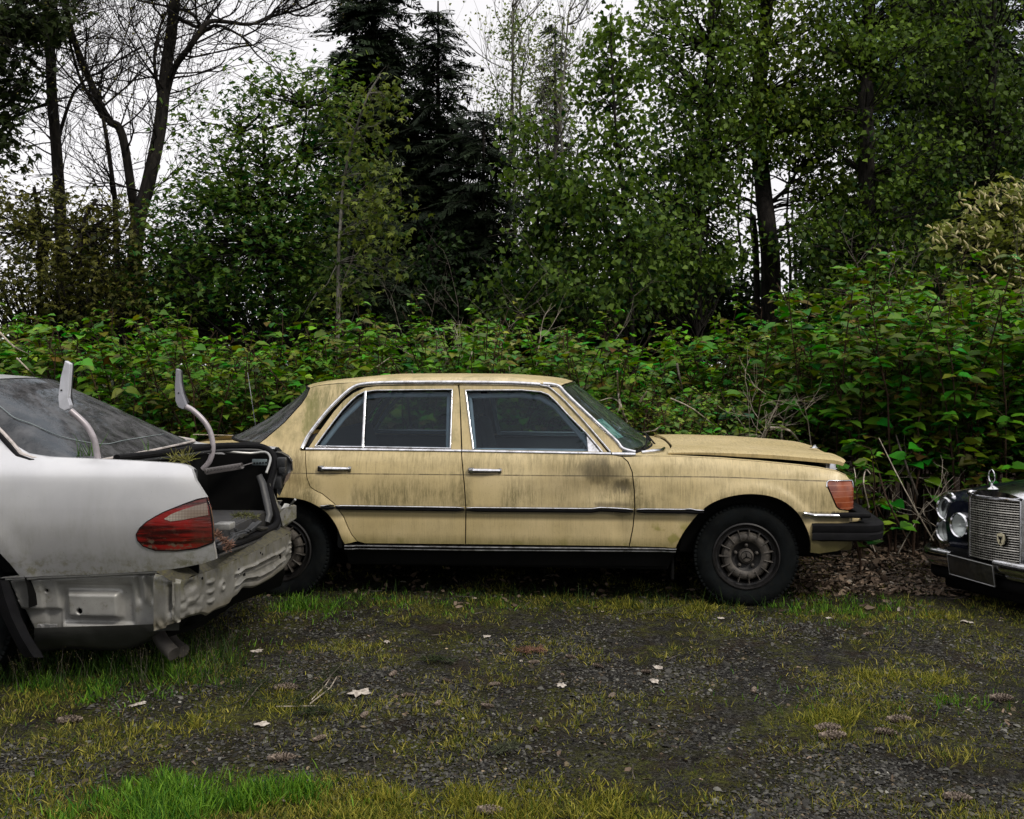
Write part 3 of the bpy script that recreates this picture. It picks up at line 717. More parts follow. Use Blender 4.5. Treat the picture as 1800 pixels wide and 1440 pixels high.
for mir in (None, yc.W):
    b = MB(); b.box(3.50, 3.545, .18, .58, .615, .755, .02); b.build('headlight', M['lamp_glass'] if False else M['chrome'], yc.root, mirror=mir)
yc.ribbon('lamp_trim', [(1453, 856), (1453.5, 848), (1457, 845), (1497, 844.8)], .008, .006, M['chrome'])
b = MB()
yc.ribbon('bumper_chrome', [(1412, 902), (1425, 906), (1470, 906.5), (1496, 906.5), (1500, 906.7)], .026, .022, M['chrome'])
b = MB(); b.box(3.36, 3.60, .0, .05, .545, .575, .012)
b.box(3.53, 3.60, .03, yc.W - .03, .545, .575, .012); b.box(3.36, 3.60, yc.W - .05, yc.W, .545, .575, .012); b.build('bumper_rubber', M['black_rubber'], yc.root)
# big rubber bumper, wrapping round the nose
def zpx(py, d): return CAMH - (py - HY) / F * d
bx0 = yc.at(1428, 935, flat(-.02))[0]; bx1 = yc.at(1562, 940, flat(.05))[0]
def bump_ring(z, ins):
    P = []; R_ = .14
    x1 = bx1 - ins
    P.append((bx0 + .0, -.015 + ins)); P.append((x1 - R_, .0 + ins))
    for k in range(1, 7):
        q = k / 6 * math.pi / 2; P.append((x1 - R_ + R_ * math.sin(q), ins + .0 + R_ * (1 - math.cos(q)) * 1.3))
    P.append((x1 + .045, yc.W / 2))
    H_ = [(x, y, z) for x, y in P]; return H_ + [(x, yc.W - y, z) for x, y in P[:-1][::-1]]
zt = zpx(924, 6.0); zb2 = zpx(957, 6.0)
prof = [(.10, zt - .004), (.012, zt), (0, zt - .012), (.0, (zt + zb2) / 2 + .012), (.006, (zt + zb2) / 2), (.0, (zt + zb2) / 2 - .01), (.004, zb2 + .012), (.03, zb2), (.12, zb2 + .004)]
b = MB(); b.grid([bump_ring(z, i_) for i_, z in prof]); b.f = [f[::-1] for f in b.f]; b.build('front_bumper', M['black_rubber'], yc.root, sharp=40)
b = MB(); b.box(3.40, 3.62, .30, .42, .42, .50, .01); b.box(3.40, 3.62, 1.45, 1.57, .42, .50, .01); b.box(3.36, 3.52, .10, yc.W - .10, .33, .56, .03); b.build('front_valance', M['yellow'], yc.root)
# rear: deck, tail panel, bumper (mostly hidden by the silver car)
b = MB(); G = []
for i, x in enumerate(np.linspace(-1.10, rp[-1][0] + .06, 14)):
    z = float(np.interp(x, [-1.1, -.3], [.845, .872])); row = []
    for k in range(25):
        s_ = k / 24.; dy = 1 - abs(s_ - .5) * 2; y0 = yY0(x, z - .02) + .01; row.append((x - .04 * dy * (i < 1), y0 + (yc.W - 2 * y0) * s_, z + .008 * superarc(dy, 2.4)))
    G.append(row)
b.grid(G); b.build('trunk_lid', M['yellow'], yc.root)
b = MB(); b.box(-1.12, -1.05, .18, yc.W - .18, .40, .85, .02); b.build('tail_panel', M['yellow'], yc.root)
for mir in (None, yc.W):
    b = MB(); b.box(-1.15, -1.10, .20, .62, .60, .78, .015); 
    for k in range(4): b.box(-1.16, -1.145, .20, .62, .62 + k * .04, .635 + k * .04, .004, 1)
    b.build('tail_light', M['amber'], yc.root, mirror=mir)
b = MB(); b.box(-1.30, -1.16, .04, yc.W - .04, .36, .52, .04, 3); b.build('rear_bumper', M['black_rubber'], yc.root)
# wheels, wells, underbody
wheel(yc, 2.877, .300, .045, .311, .198, M['tyre'], M['rim'], M['rim_dark'], squash=1)
wheel(yc, 0.0, .298, .05, .311, .198, M['tyre'], M['rim'], M['rim_dark'], squash=1)
for xc in (0.0, 2.877):
    b = MB(); b.lathe([(.40, .05), (.42, .10), (.42, .42), (.05, .44)], 24, (xc, 0, .30), a0=-.05, a1=math.pi + .05)
    for mir in (None, yc.W): b.build('wheel_well', M['dark'], yc.root, mirror=mir, smooth=False)
b = MB(); b.box(.42, 2.42, .10, yc.W - .10, .20, .30, .02); b.box(-1.05, 3.4, .5, yc.W - .5, .22, .42, .02)
b.tube([(-.9, .5, .17), (.6, .55, .16), (1.2, .6, .17), (2.4, .6, .2)], .035, 8); b.build('underbody', M['dark'], yc.root)
b = MB(); b.box(2.43, 2.45, .10, .4, .14, .36, .005, 1); b.build('mud_flap', M['dark'], yc.root)
# cabin
b = MB(); b.box(.35, 2.30, .10, yc.W - .10, .30, .44, .02); b.box(-.1, .2, .12, yc.W - .12, .86, .895, .01)
b.box(.38, 2.2, .075, .11, .4, .90, .01); b.box(.38, 2.2, yc.W - .11, yc.W - .075, .4, .90, .01)
b.box(1.95, 2.35, .14, yc.W - .14, .55, .895, .05, 3); b.build('cabin_lining', M['interior'], yc.root)
for (x0, y0, x1, y1) in ((1.15, .22, 1.65, .78), (1.15, 1.09, 1.65, 1.65)):
    e = MB(); e.box(x0 + .02, x1, y0, y1, .42, .60, .06, 3)
    rot = Matrix.Translation((x0 + .05, 0, .55)) @ Matrix.Rotation(math.radians(-12), 4, 'Y')
    e.box(-.06, .07, y0, y1, 0, .52, .05, 3, xf=rot); e.box(-.05, .05, y0 + .15, y1 - .15, .54, .72, .04, 3, xf=rot); e.build('front_seat', M['interior'], yc.root)
e = MB(); e.box(.35, .80, .18, yc.W - .18, .42, .60, .06, 3); rot = Matrix.Translation((.30, 0, .55)) @ Matrix.Rotation(math.radians(-16), 4, 'Y')
e.box(-.08, .06, .18, yc.W - .18, 0, .48, .05, 3, xf=rot); e.build('rear_bench', M['interior'], yc.root)
e = MB(); c0 = Vector((1.88, 1.40, .86)); ax = Matrix.Rotation(math.radians(-65), 4, 'Y')
e.tube([c0 + ax @ Vector((.2 * math.cos(a), .2 * math.sin(a), 0)) for a in np.linspace(0, 2 * math.pi, 33)], .013, 8)
e.tube([c0, c0 + Vector((.25, 0, -.12))], .03, 8); e.tube([c0 + ax @ Vector((0, -.2, 0)), c0, c0 + ax @ Vector((0, .2, 0))], .015, 6); e.build('steering_wheel', M['interior'], yc.root)
# far door side mirror seen through the glass, aerial at the far rear wing
e = MB(); e.box(1.92, 2.00, yc.W + .0, yc.W + .13, .93, 1.03, .02, 2); e.tube([(1.98, yc.W - .09, .94), (1.96, yc.W + .03, .96)], .012, 6); e.build('wing_mirror', M['plastic'], yc.root)
e = MB(); a_ = yc.loc(WP(442, 757, 8.0)); c_ = yc.loc(WP(426, 655, 8.0)); e.tube([(a_.x, 1.70, a_.z - .15), (a_.x, 1.70, a_.z), (c_.x, 1.70, c_.z)], [.006, .004, .002], 6); e.build('aerial', M['chrome'], yc.root)
# ================================================================== SILVER SEDAN (no trunk lid, no bumper)
tabS = smooth_table([(-.1, .2), (.20, .12), (.35, .10), (.48, .055), (.56, .026), (.64, .007), (.70, 0), (.80, .004), (.88, .016), (.945, .038), (.985, .07), (1.015, .13), (1.05, .20), (1.33, .38), (1.38, .42), (1.7, .6)], .04)
def sY(x, z):
    zz = z + .012 * sm(x, -.35, .02) if z < 1.02 else z
    y = float(np.interp(zz, tabS[0], tabS[1]))
    if x > -.30: y += ((x + .30) / .40) ** 2 * .09
    d = math.hypot(x + 1.28, z - .33)
    if d < .50 and x < -.85: y -= .014 * (1 - sm(d, .38, .5))
    return y
sc_ = Car('silver_sedan', 'silver-white sedan at the left with its trunk lid and rear bumper gone, trunk standing open', 'car', (-1.42, 4.75), math.radians(-4), 1.80, sY)
KS = .947      # model size and distance chosen so that it clears the yellow car behind it
sc_.root.scale = (KS, KS, KS); sc_.root.location = (-1.42 * KS, 4.75 * KS, CAMH * (1 - KS))
g = NG('weathered_silver_paint'); X, Yq, Z = g.xyz()
st = g.math('MULTIPLY_ADD', g.noise(g.scale(g.obj, (22, 9, 4)), 1., 8, .75), .5, g.mul(g.noise(g.obj, 3.5, 6, .65), .5)); n1 = g.noise(g.obj, 4, 5); sp = g.mp(g.noise(g.obj, 160, 3, .6), .66, .75)
lowz = g.mp(Z, .46, .62, 1., 0.)
c = g.mix(g.mp(n1, .3, .7), (.44, .44, .45), (.50, .50, .505))
grime = g.mul(g.mp(st, .45, .7), g.mp(Z, .45, .95, .6, .06))
c = g.mix(grime, c, (.22, .21, .15))
c = g.mix(g.mul(lowz, g.mp(g.noise(g.obj, 26, 6, .7), .45, .65), .75), c, (.22, .21, .12))
c = g.mix(g.mul(sp, g.mp(g.noise(g.obj, 5, 4), .45, .6), .55), c, (.10, .10, .07))
# mossy grime under the lamp corner
c = g.mix(g.mul(g.mp(X, -.24, -.10), g.mp(Z, .52, .62, 1., 0.), g.mp(g.noise(g.obj, 22, 7, .7), .42, .62), .8), c, (.17, .165, .08))
M['silver'] = g.fin(g.bsdf(c, g.mp(grime, 0., .5, .36, .6), .45, g.bump(n1, .05, .01), coat=.3))
g = NG('dirty_bare_panel'); X, Yq, Z = g.xyz(); n1 = g.noise(g.obj, 7, 6, .6)
c = g.mix(g.mp(n1, .3, .7), (.30, .295, .28), (.40, .395, .375)); c = g.mix(g.mul(g.mp(g.noise(g.obj, 150, 2), .68, .74), .7), c, (.04, .035, .03))
c = g.mix(g.mul(g.mp(g.noise(g.obj, 13, 7, .7), .55, .72), .6), c, (.14, .13, .08))
M['steel_panel'] = g.fin(g.bsdf(c, .42, .35, g.bump(g.noise(g.obj, 60, 4), .1, .004)))
g = NG('mossy_beam_paint'); X, Yq, Z = g.xyz(); n1 = g.noise(g.obj, 9, 6, .6)
c = g.mix(g.mp(n1, .3, .7), (.12, .117, .105), (.20, .194, .176)); dz = g.mp(Z, .36, .455, .12, 1.)
c = g.mix(g.mul(dz, g.mp(g.noise(g.scale(g.obj, (1, 1, .5)), 24, 8, .75), .45, .60), .85), c, (.09, .085, .035))
c = g.mix(g.mul(g.mp(Z, .30, .24), .6), c, (.12, .10, .06)); c = g.mix(g.mul(g.mp(g.noise(g.obj, 120, 3), .6, .7), .5), c, (.08, .07, .04))
M['beam'] = g.fin(g.bsdf(c, .5, .25, g.bump(g.noise(g.obj, 70, 5), .2, .004)))
M['moss_shelf'] = simple('mossy_ledge', (.030, .027, .018), .9, 0, .5, 25, .8, 90, dirt=.9, dirtcol=(.07, .062, .02))

QS = [('L', -2.10, 1.00), ('L', -1.98, 1.34), ('L', -1.48, 1.335), (-36, 735), (0, 764), (25, 782), (50, 797), (83, 803.5), (179, 807.5), (240, 810.5), (292, 813.5), (318, 816), (330, 819), (337, 825), (340, 833), (343, 844), (352, 858), (362.5, 874.5),
      (346.4, 879), (328, 885), (310, 892), (290, 900.5), (274, 908.5), (259, 918), (247, 928.5), (241.5, 939), (243, 949), (252.5, 959), (274, 966.5), (310, 967.5), (346.4, 963.5), (374, 954), (377, 968), (379.5, 983), (355, 991), (325, 997), (300, 1001), (292, 1002.5), (167, 1010), (0, 1016.5), ('L', -.925, .455)]
for k in range(1, 12):
    q = math.radians(18 + (168 - 18) * k / 12); QS.append(('L', -1.28 + .37 * math.cos(q), .33 + .37 * math.sin(q)))
QS += [('L', -1.66, .30), ('L', -2.02, .28), ('L', -2.12, .55)]
sc_.panel('rear_quarter_panel', QS, M['silver'], step=.03, thick=.025, both=True)
# tail end fold beside the trunk opening
b = MB(); P = sc_.pts([(330, 819), (337, 825), (340, 833), (343, 844), (352, 858), (362.5, 874.5), (369, 900), (373.5, 932), (375, 954), (378, 970), (379.5, 983)], step=8, closed=False)
b.grid([[(x, sY(x, z), z), (x - .004, sY(x, z) + .03, z), (x - .05, sY(x, z) + .055, z - .01), (x - .10, sY(x, z) + .10, z - .02)] for x, z in P])
for mir in (None, sc_.W): b.build('trunk_jamb', M['silver'], sc_.root, mirror=mir)
# deck shoulders: from the crest inward to the trunk gutter
b = MB(); P = sc_.pts([(50, 797), (83, 803.5), (179, 807.5), (240, 810.5), (292, 813.5), (318, 816), (330, 819), (337, 825)], step=10, closed=False)
b.grid([[(x, sY(x, z) + .001, z - .001), (x, sY(x, z) + .03, z + .0), (x, sY(x, z) + .07, z - .012), (x, sY(x, z) + .075, z - .06)] for x, z in P])
for mir in (None, sc_.W): b.build('deck_shoulder', M['silver'], sc_.root, mirror=mir)

# tail lamp (near side whole, far side only its broken housing)
LS = [(240.8, 939.5), (247, 928.6), (259, 918), (274, 908.8), (290, 900.5), (310, 892.5), (328, 885.5), (346.4, 879), (362.7, 875.3), (368, 892.5), (371.5, 912), (373.5, 932), (374.4, 953), (346.4, 963), (310, 967.2), (274, 966.4), (252.5, 959), (243, 949)]
g = NG('red_lamp_lens'); X, Yq, Z = g.xyz(); bnd = g.noise(g.scale(g.obj, (2.5, 1, 30)), 1., 3)
c = g.mix(g.mp(bnd, .40, .60), (.018, .002, .002), (.19, .007, .006)); c = g.mix(g.mul(g.mp(g.noise(g.obj, 28, 7, .75), .52, .62), g.mp(Z, .61, .68, .9, .12)), c, (.10, .085, .06))
c = g.mix(g.mul(g.mp(X, -.10, -.05), .5), c, (.05, .02, .015))
M['red_lens'] = g.fin(g.bsdf(c, .18, 0., g.bump(g.noise(g.scale(g.obj, (1, 1, 8)), 20, 2), .15, .006), coat=.7))
g = NG('clear_ribbed_lens'); X, Yq, Z = g.xyz(); ck = g.math('MAXIMUM', g.mp(g.math('FRACT', g.mul(X, 75.)), .0, .25, 1., 0.), g.mp(g.math('FRACT', g.mul(Z, 75.)), .0, .25, 1., 0.))
c = g.mix(ck, (.34, .30, .25), (.10, .08, .07)); c = g.mix(g.mul(g.mp(X, -.20, -.06), .75), c, (.12, .08, .06)); M['clear_lens'] = g.fin(g.bsdf(c, .2, 0., coat=.6))
def bulge(x, z): return -.012
tl = sc_.panel('tail_light', LS, M['red_lens'], off=-.006, thick=.03, step=.02, both=False)
tl['label'] = 'teardrop red tail lamp with a clear wedge'
sc_.panel('clear_lens', [(289.5, 912), (303, 903), (321, 896), (343, 889), (364.5, 883.5), (366, 894), (367, 905), (340, 910), (320, 914), (301, 916)], M['clear_lens'], off=-.009, thick=.004, step=.012, both=False, parent=tl)
sc_.ribbon('lamp_gasket', LS, .010, .004, M['black_rubber'], closed=True, both=False, off=-.002)
def SL(px, py, d): return sc_.loc(WP(px, py, d))
# far lamp housing: grey-black plastic shell standing out of the far corner
b = MB(); 
sec = [((484, 795), (484, 845)), ((495, 797), (487, 868)), ((506, 803), (491, 872)), ((513, 812), (500, 852)), ((514, 828), (507, 838))]
G = []
for (tp, bt) in sec:
    a_, c_ = SL(tp[0], tp[1], 6.32), SL(bt[0], bt[1], 6.32); G.append([Vector((a_.x * (1 - t) + c_.x * t, a_.y + .05 * math.sin(math.pi * t) * 0 , a_.z * (1 - t) + c_.z * t)) + Vector((0, .012 * math.sin(9 * t), 0)) for t in np.linspace(0, 1, 9)])
b.grid(G); b.grid([[Vector((p.x - .03, p.y + .12, p.z)) for p in r] for r in G][::-1])
b.grid([[G[i][0] for i in range(5)], [G[i][0] + Vector((-.03, .12, 0)) for i in range(5)]]); b.grid([[G[-1][j] for j in range(9)], [G[-1][j] + Vector((-.03, .12, 0)) for j in range(9)]])
o = b.build('lamp_housing', M['plastic'], sc_.root, sharp=30); o['label'] = 'broken black housing of the far tail lamp'
b = MB(); p = SL(493, 810, 6.27); b.box(p.x - .02, p.x + .035, p.y - .02, p.y + .03, p.z - .05, p.z + .02, .008); p = SL(490, 845, 6.27); b.box(p.x - .03, p.x + .02, p.y - .02, p.y + .02, p.z - .05, p.z + .03, .008)
p = SL(497, 826, 6.25); b.box(p.x - .02, p.x + .02, p.y - .02, p.y + .02, p.z - .02, p.z + .015, .004); b.build('bulb_holder', M['plastic'], sc_.root)
b = MB(); q = [SL(a, c_, 6.28) for a, c_ in ((512, 828), (507, 843), (498, 852), (503, 836))]; b.v = [tuple(v) for v in q] + [tuple(v + Vector((0, .02, 0))) for v in q]; b.f = [(0, 1, 2, 3), (7, 6, 5, 4), (0, 4, 5, 1), (1, 5, 6, 2), (2, 6, 7, 3), (3, 7, 4, 0)]
b.build('broken_reflector', M['clear_lens'], sc_.root, smooth=False)

# rear window, roof
EX = [(-1.45, 1.335, .385), (-1.32, 1.25, .345), (-1.20, 1.17, .285), (-1.12, 1.115, .25), (-1.05, 1.064, .218), (-.98, 1.022, .165), (-.90, 1.002, .135), (-.80, .990, .14), (-.70, .975, .15)]
G = []
for i, (x, z, y) in enumerate(EX):
    row = []; f_ = i / (len(EX) - 1)
    zt_ = 1.335 + (.975 - 1.335) * max(0, (x + 1.45) / .75)      # the crown of the glass runs straight while its edge dips
    for k in range(33):
        s_ = k / 32.; dy = 1 - abs(s_ - .5) * 2; bb = dy * (2 - dy)
        row.append((x + .05 * bb * (1 - f_) + .03 * bb * f_, y + (sc_.W - 2 * y) * s_, z + (zt_ - z + .028 * math.sin(math.pi * f_)) * superarc(min(1, dy * 1.6), 2.2) + .045 * superarc(dy, 2.2) * (1 - f_) ** 1.5))
    G.append(row)
b = MB().grid(G); b.f = [f[::-1] for f in b.f]; rw = b.build('rear_window', M['rear_glass'], sc_.root, sharp=0); WG = G
M['trim_pink'] = simple('weathered_trim', (.40, .36, .34), .5, 0, .2, 12, dirt=.4)
for mir in (None, sc_.W):
    b = MB(); b.tube([(r[0][0], r[0][1] - .008, r[0][2] + .002) for r in G], [.011] * len(G), 8); b.build('window_trim', M['trim_pink'], sc_.root, mirror=mir)
    b = MB(); b.tube([(r[0][0] - .004, r[0][1] - .024, r[0][2] - .008) for r in G], [.012] * len(G), 8); b.build('window_rubber', M['black_rubber'], sc_.root, mirror=mir)
b = MB(); b.tube([(p[0] + .006, p[1], p[2] + .001) for p in G[-1]], .007, 6); b.build('lower_window_trim', M['trim_pink'], sc_.root)
b = MB(); b.tube([(p[0] + .0, p[1], p[2] - .001) for p in G[0]], .004, 6); b.build('upper_window_trim', M['black_rubber'], sc_.root)
# heater line inside the glass
HLp = [Vector(G[i][k]) + Vector((0, 0, .005)) for i, k in ((0, 2), (1, 2), (2, 2), (3, 2), (4, 3), (6, 5), (7, 9), (7, 14), (7, 20), (7, 26))]
b = MB(); b.tube([Vector(p) for p in catmull([tuple(p) for p in HLp], 6)], .0024, 4)
b.build('heater_line', simple('pale_heater_line', (.16, .19, .19), .5), rw)
RX = [-2.75, -2.5, -2.2, -1.9, -1.7, -1.55, -1.46]; RZ = [1.335, 1.36, 1.372, 1.368, 1.36, 1.348, 1.337]
G = []
for x, z in zip(RX, RZ):
    y = .385 - .04 * sm(-x, 1.5, 1.7); row = []
    for k in range(33):
        s_ = k / 32.; dy = 1 - abs(s_ - .5) * 2
        row.append((x + .05 * dy * (2 - dy) * sm(x, -1.7, -1.46) - .08 * dy * (2 - dy) * sm(-x, 2.5, 2.75), y + (sc_.W - 2 * y) * s_, z + .045 * superarc(dy, 2.2)))
    G.append(row)
b = MB().grid(G); b.f = [f[::-1] for f in b.f]; b.build('roof', M['silver'], sc_.root, sharp=0); RF = G
# front half (outside the photograph): doors, glass, windscreen, hood
for (nm, P) in (('rear_door', [(-2.12, .55), (-2.02, .30), (-2.95, .30), (-2.97, .98), (-2.06, 1.0)]), ('front_door', [(-2.97, .30), (-4.02 + .18, .30), (-3.90, .80), (-3.86, .96), (-2.97, .98)])):
    sc_.panel(nm, dense(P, True, .05), M['silver'], gap=.004, local=True, step=.06)
sc_.panel('side_glass', dense([(-2.10, 1.01), (-1.99, 1.32), (-2.70, 1.325), (-3.10, 1.19), (-3.62, .985)], True, .05), M['side_glass'], local=True, thick=.006, step=.08, off=.01)
FA = [(-3.90, .96), (-3.92, .80), (-3.86, .30), (-3.92, .26)] + [(-4.08 + .36 * math.cos(math.radians(a)), .32 + .36 * math.sin(math.radians(a))) for a in range(15, 170, 14)] + [(-4.46, .30), (-4.80, .34), (-4.82, .66), (-4.5, .80)]
sc_.panel('front_fender', dense(FA, True, .05), M['silver'], local=True, step=.06)
G = []
for x, z in ((-3.62, .985), (-3.75, .97), (-4.0, .95), (-4.3, .90), (-4.6, .82), (-4.82, .70), (-4.86, .45)):
    row = []
    for k in range(21):
        s_ = k / 20.; dy = 1 - abs(s_ - .5) * 2; y = sY(-3, min(z, .94)) + .02; row.append((x - .10 * dy * (2 - dy), y + (sc_.W - 2 * y) * s_, z + .05 * superarc(dy, 2.4)))
    G.append(row)
b = MB().grid(G); b.build('hood', M['silver'], sc_.root, sharp=40)
b = MB(); b.grid([[p for p in RF[0]], [(p[0] - .87, .12 + (p[1] - .385) * (1.56 / 1.03), .985 + (p[2] - 1.335) * .6) for p in RF[0]]]); b.build('windscreen', M['side_glass'], sc_.root)
b = MB(); b.box(-4.92, -4.74, .08, 1.72, .25, .52, .06, 3); b.build('front_bumper', M['silver'], sc_.root)
wheel(sc_, -1.28, .235, .05, .315, .20, M['tyre'], M['bare_metal'], M['rim_dark'], emblem=False)
wheel(sc_, -4.08, .235, .05, .315, .20, M['tyre'], M['bare_metal'], M['rim_dark'], emblem=False)
for xc in (-1.28, -4.08):
    b = MB(); b.lathe([(.40, .05), (.41, .42), (.05, .44)], 24, (xc, 0, .32), a0=-.05, a1=math.pi + .05)
    for mir in (None, sc_.W): b.build('wheel_well', M['dark'], sc_.root, smooth=False, mirror=mir)
b = MB(); b.box(-4.6, -.25, .45, sc_.W - .45, .22, .40, .03); b.box(-3.7, -1.7, .10, sc_.W - .10, .2, .3, .02); b.box(-3.6, -.75, .14, .16, .45, .98); b.box(-3.6, -.75, 1.64, 1.66, .45, .98); b.box(-4.0, -.72, .2, 1.6, .90, .93, .02)
b.build('underbody', M['dark'], sc_.root)
b = MB(); 
for x in (-1.75, -2.7):
    for y in ((.25, .8), (1.0, 1.55)): b.box(x - .1, x + .08, y[0], y[1], .6, 1.16, .05, 3); b.box(x - .07, x + .05, y[0] + .15, y[1] - .15, 1.14, 1.30, .04, 3)
b.build('seats', M['interior'], sc_.root)

# ---- bare rear corner: stamped side valance
def sbox(x, z, a0, a1, b0, b1, e): return sm(x, a0 - e, a0 + e) * (1 - sm(x, a1 - e, a1 + e)) * sm(z, b0 - e, b0 + e) * (1 - sm(z, b1 - e, b1 + e))
def sq(px, py): return sc_.at(px, py)
r1 = (sq(112, 1092), sq(207, 1041)); r0 = (sq(103, 1100), sq(225, 1030)); rb = (sq(30, 1104), sq(100, 1074))
ribs = [sq(q, 1050)[0] for q in (240, 252.5, 262)]
def stamp(x, z):
    v = .026 * sbox(x, z, rb[0][0] - .1, rb[1][0], rb[0][1] - .03, rb[1][1], .007)
    v += .028 * sbox(x, z, r0[0][0], r0[1][0], r0[0][1], r0[1][1], .010) - .044 * sbox(x, z, r1[0][0] + .012, r1[1][0] - .012, r1[0][1] + .014, r1[1][1] - .012, .013)
    for k, rx in enumerate(ribs): v += (.016, -.014, .014)[k] * math.exp(-((x - rx) / .009) ** 2) * sm(z, .30, .34)
    v += .02 * sm(z, .445, .47)
    v += .004 * mnoise.noise(Vector((x * 9, z * 9, 3)))
    return v
VP = [(12, 1024), (140, 1018), (276, 1010), (276, 1098), (255, 1104), (225, 1106.5), (105, 1107), (96, 1118), (66, 1118), (63, 1132), (50, 1110), (27, 1062)]
h1 = [(137 + 5.5 * math.cos(a), 1076 + 5.5 * math.sin(a)) for a in np.linspace(0, 2 * math.pi, 13)[:-1]]; h2 = [(76 + 3.6 * math.cos(a), 1041 + 3.6 * math.sin(a)) for a in np.linspace(0, 2 * math.pi, 11)[:-1]]
sc_.panel('stamped_valance', VP, M['steel_panel'], holes=[h1, h2], off=.030, add=stamp, step=.0085, thick=.02, both=False, pstep=3, sharp=0)
sc_.panel('stamped_valance', VP, M['steel_panel'], off=.030, step=.05, both=False) if False else None
b = MB(); 
for t_, r_ in ((137, 6), (76, 4)): pass
sc_.panel('valance_backing', [(12, 1020), (300, 1010), (300, 1095), (60, 1125)], M['dark'], off=.11, thick=0, step=.1, both=False)
cl = sc_.panel('bracket_clip', [(65, 1113), (65, 1098), (99, 1098), (99, 1117), (63, 1117)], simple('bright_clip', (.5, .5, .5), .35, .6, .1, 20), off=.0, thick=.012, step=.01, both=False, add=lambda x, z: -.006 * math.exp(-((x - sq(75.5, 1105)[0]) / .006) ** 2) - .006 * math.exp(-((x - sq(88, 1105)[0]) / .006) ** 2))
sc_.ribbon('body_lower_lip', [(8, 1021), (140, 1015), (276, 1008)], .012, .006, M['steel_panel'], off=.012, both=False)
# arch liner flap
b = MB(); G = []
for px0, px1, py in ((-14, 14, 1020), (-8, 24, 1050), (4, 36, 1085), (20, 52, 1118), (34, 70, 1145), (44, 76, 1156)):
    G.append([SL(px0, py, 4.80), SL((px0 + px1) / 2, py, 4.76), SL(px1, py, 4.80), SL(px1 + 2, py, 4.9)])
b.grid(G); b.build('arch_liner', M['black_rubber'], sc_.root)
b = MB(); G = []
for i, px in enumerate(range(60, 330, 15)):
    f_ = i / 17.; zb = 1142 - 50 * f_ ** 3 - 6 * math.sin(f_ * 7)
    G.append([SL(px, 1104 - 8 * f_, 4.84), SL(px, 1118 - 10 * f_, 4.86), SL(px, zb, 4.95), SL(px, zb + 6, 5.3)])
b.grid(G); b.build('lower_pan', simple('dull_underside', (.045, .045, .042), .7, .1, .3, 8, .2), sc_.root)
# crumpled corner between valance and beam
b = MB(); G = []
for i in range(25):
    f_ = i / 24.; px = 270 + 47 * f_; row = []
    for j in range(29):
        t = j / 28.; py = (1010 + 11 * f_) * (1 - t) + (1105 - 12 * f_ + (4 if f_ < .5 else 0)) * t
        p = SL(px, py, 4.79 - .035 * sm(f_, 0, .9)); nz = mnoise.noise(Vector((f_ * 3, t * 3.5, 1.3)))
        crush = .026 * sm(t, .78, 1.) * mnoise.noise(Vector((f_ * 7, t * 9, 5))) + .006 * nz
        groove = .03 * math.exp(-((f_ - .62) / .10) ** 2) * (1 - sm(t, .7, .9)) * sm(t, .08, .2)
        p.y += crush + groove + .02 * (1 - sm(t, 0, .06)); row.append(p)
    G.append(row)
b.grid(G); b.build('crumpled_corner', M['beam'], sc_.root, sharp=50)
# stamped rear beam
B0 = Vector((-1.546, 4.745, 0)); B1 = Vector((-1.333, 6.18, 0)); bdir = (B1 - B0).normalized(); bn = Vector((bdir.y, -bdir.x, 0))
top_px = [(0, .452), (.1, .455), (.5, .450), (1, .447)]; 
def ridge(v, c_, w_): return math.exp(-((v - c_) / w_) ** 2)
G = []; NS, NT = 230, 64
for i in range(NS + 1):
    s_ = i / NS; row = []
    zt = .452 - .004 * s_; zb = .262 - .01 * math.sin(s_ * 3) - .018 * sbox(s_, .5, .16, .34, 0, 1, .02) + .03 * sm(s_, .38, .44) - .035 * sm(s_, .44, .6) + .03 * sm(s_, .85, 1) + .012 * mnoise.noise(Vector((s_ * 9, 0, 0)))
    wav = .014 * (math.tanh(8 * math.sin(s_ * 17)))
    for j in range(NT + 1):
        t = j / NT; z = zt + (zb - zt) * t; h = .045 * math.sin(math.pi * s_) ** .7
        long_ = sm(s_, .36, .39) * (1 - sm(s_, .88, .90))
        h += long_ * (.016 * ridge(t, .36 + wav * 1.2, .035) - .014 * ridge(t, .46 + wav, .045) + .017 * ridge(t, .70 - wav * 1.3, .035) - .012 * ridge(t, .80 - wav, .04) - .006 * ridge(t, .58, .06))
        h += .006 * (1 - sm(t, .0, .12)) * math.sin(s_ * 40) * .3
        for (cs, ct, rs, rt, a) in ((.065, .22, .030, .13, -.018), (.19, .26, .024, .05, .014), (.19, .48, .024, .05, .014), (.19, .70, .024, .05, .014), (.27, .47, .022, .13, .016), (.27, .47, .010, .07, -.018), (.925, .55, .018, .12, .014), (.965, .35, .014, .05, .012), (.965, .52, .014, .05, .012), (.965, .68, .014, .05, .012)):
            h += a * math.exp(-(((s_ - cs) / rs) ** 2 + ((t - ct) / rt) ** 2) ** 2)
        cr = (1 - sm(s_, .10, .17)) * sm(t, .45, .6) * (1 - sm(t, .93, 1.)); h += cr * .014 * mnoise.noise(Vector((s_ * 34, t * 6, 2)))
        h -= .03 * (1 - sm(s_, 0, .03)); h += .002 * mnoise.noise(Vector((s_ * 12, t * 4, 7)))
        h -= .012 * sm(t, .94, 1) 
        p = B0 + (B1 - B0) * s_ + bn * h; row.append(sc_.loc(Vector((p.x, p.y, z))))
    G.append(row)
b = MB().grid(G); b.f = [f[::-1] for f in b.f]; b.build('rear_beam', M['beam'], sc_.root, sharp=0); BG = G
